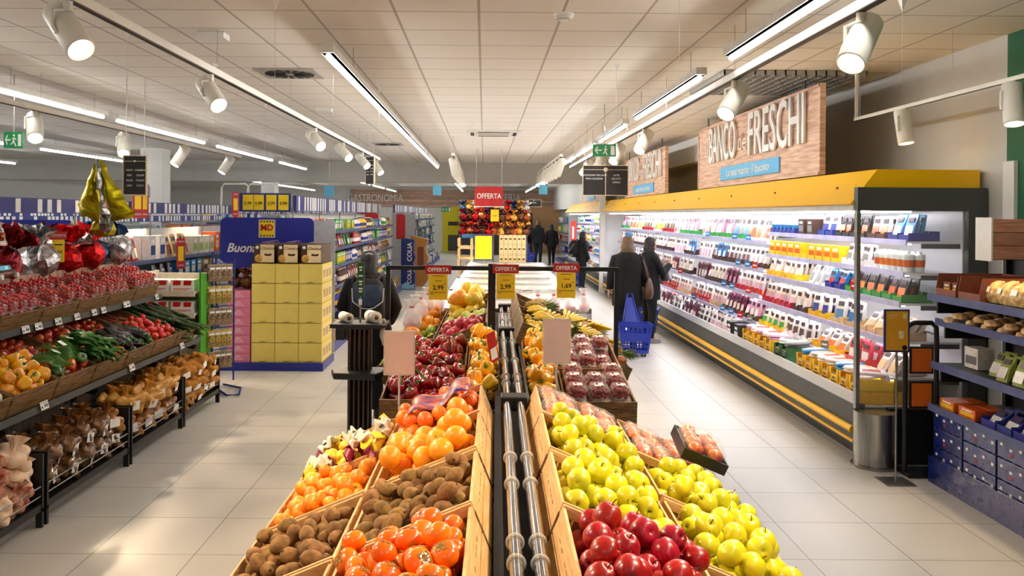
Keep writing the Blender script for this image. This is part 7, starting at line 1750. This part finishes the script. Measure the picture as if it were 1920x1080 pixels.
# ---------------- blue rolling baskets ----------------
def b_basket():
    t = thing('rolling_basket', '', ''); w0, d0, w1, d1, h = .19, .13, .24, .17, .40; z0 = .05
    def P(u, s, q): # s side 0..3, u along -1..1, q height 0..1
        w = w0+(w1-w0)*q; d = d0+(d1-d0)*q; z = z0+h*q
        return [(u*w, -d, z), (w, u*d, z), (-u*w, d, z), (-w, -u*d, z)][s]
    b = MB()
    def patch(s, u0, u1, q0, q1):
        a = [Vector(P(u, s, q)) for u, q in ((u0, q0), (u1, q0), (u1, q1), (u0, q1))]; n = (a[1]-a[0]).cross(a[3]-a[0]).normalized()*.006
        vs = [tuple(x) for x in a]+[tuple(x-n) for x in a]; b.add(vs, [(0, 1, 2, 3), (7, 6, 5, 4), (0, 4, 5, 1), (1, 5, 6, 2), (2, 6, 7, 3), (3, 7, 4, 0)], blue_p)
    for s in range(4):
        patch(s, -1, 1, 0, .12); patch(s, -1, 1, .42, .74); patch(s, -1, 1, .93, 1.0); patch(s, -1, -.86, .12, .42); patch(s, .86, 1, .12, .42); patch(s, -1, -.9, .74, .93); patch(s, .9, 1, .74, .93)
        for i in range(8): u = -.84+.21*i; patch(s, u, u+.07, .12, .42)
        patch(s, -.86, .86, .25, .29)
        for i in range(6): u = -.84+.30*i; patch(s, u, u+.10, .74, .93)
    b.box((-w0, -d0, z0), (w0, d0, z0+.008), blue_p); b.build('basket_shell', t)
    r = MB(); r.box((-w1-.012, -d1-.012, z0+h), (w1+.012, -d1+.006, z0+h+.016), blue_p); r.box((-w1-.012, d1-.006, z0+h), (w1+.012, d1+.012, z0+h+.016), blue_p); r.box((-w1-.012, -d1, z0+h), (-w1+.006, d1, z0+h+.016), blue_p); r.box((w1-.006, -d1, z0+h), (w1+.012, d1, z0+h+.016), blue_p); r.build('rim', t)
    for x in (-.15, .15):
        for y in (-.09, .09): MB().cyl((x-.012, y, .024), (x+.012, y, .024), .024, blackp, 14).build('wheel', t)
    for x in (-.15, .15): MB().box((x-.02, -.11, .04), (x+.02, .11, .055), blue_p).build('wheel_mount', t)
    MB().tube([(-.12, d1, z0+h), (-.03, d1+.12, .86), (.03, d1+.12, .86), (.12, d1, z0+h)], .012, blue_p, 8).build('pull_handle', t)
    MB().prism([(-.1, 0), (.1, 0), (.03, .36), (-.03, .36)], .008, blue_p, Matrix.Translation((0, d1+.0, z0+h+.01)) @ Matrix.Rotation(-.3, 4, 'X') @ FACE).build('handle_web', t)
    return t
place('basket', b_basket, MAT((2.15, 12.15, 0), rz=.03), 'blue rolling shopping basket on the floor in front of the long black coat', 'shopping basket')
place('basket', b_basket, MAT((2.68, 14.2, 0), rz=-.3), 'blue rolling basket half hidden behind the two people at the cabinet', 'shopping basket')
place('basket', b_basket, MAT((2.60, 23.5, 0), rz=1.4), 'blue basket seen narrow beside the person with the large black backpack', 'shopping basket')
place('basket', b_basket, MAT((1.74, 33.6, .0), rz=.1, s=1.1), 'far blue basket by the person half hidden behind the foil eggs', 'shopping basket')
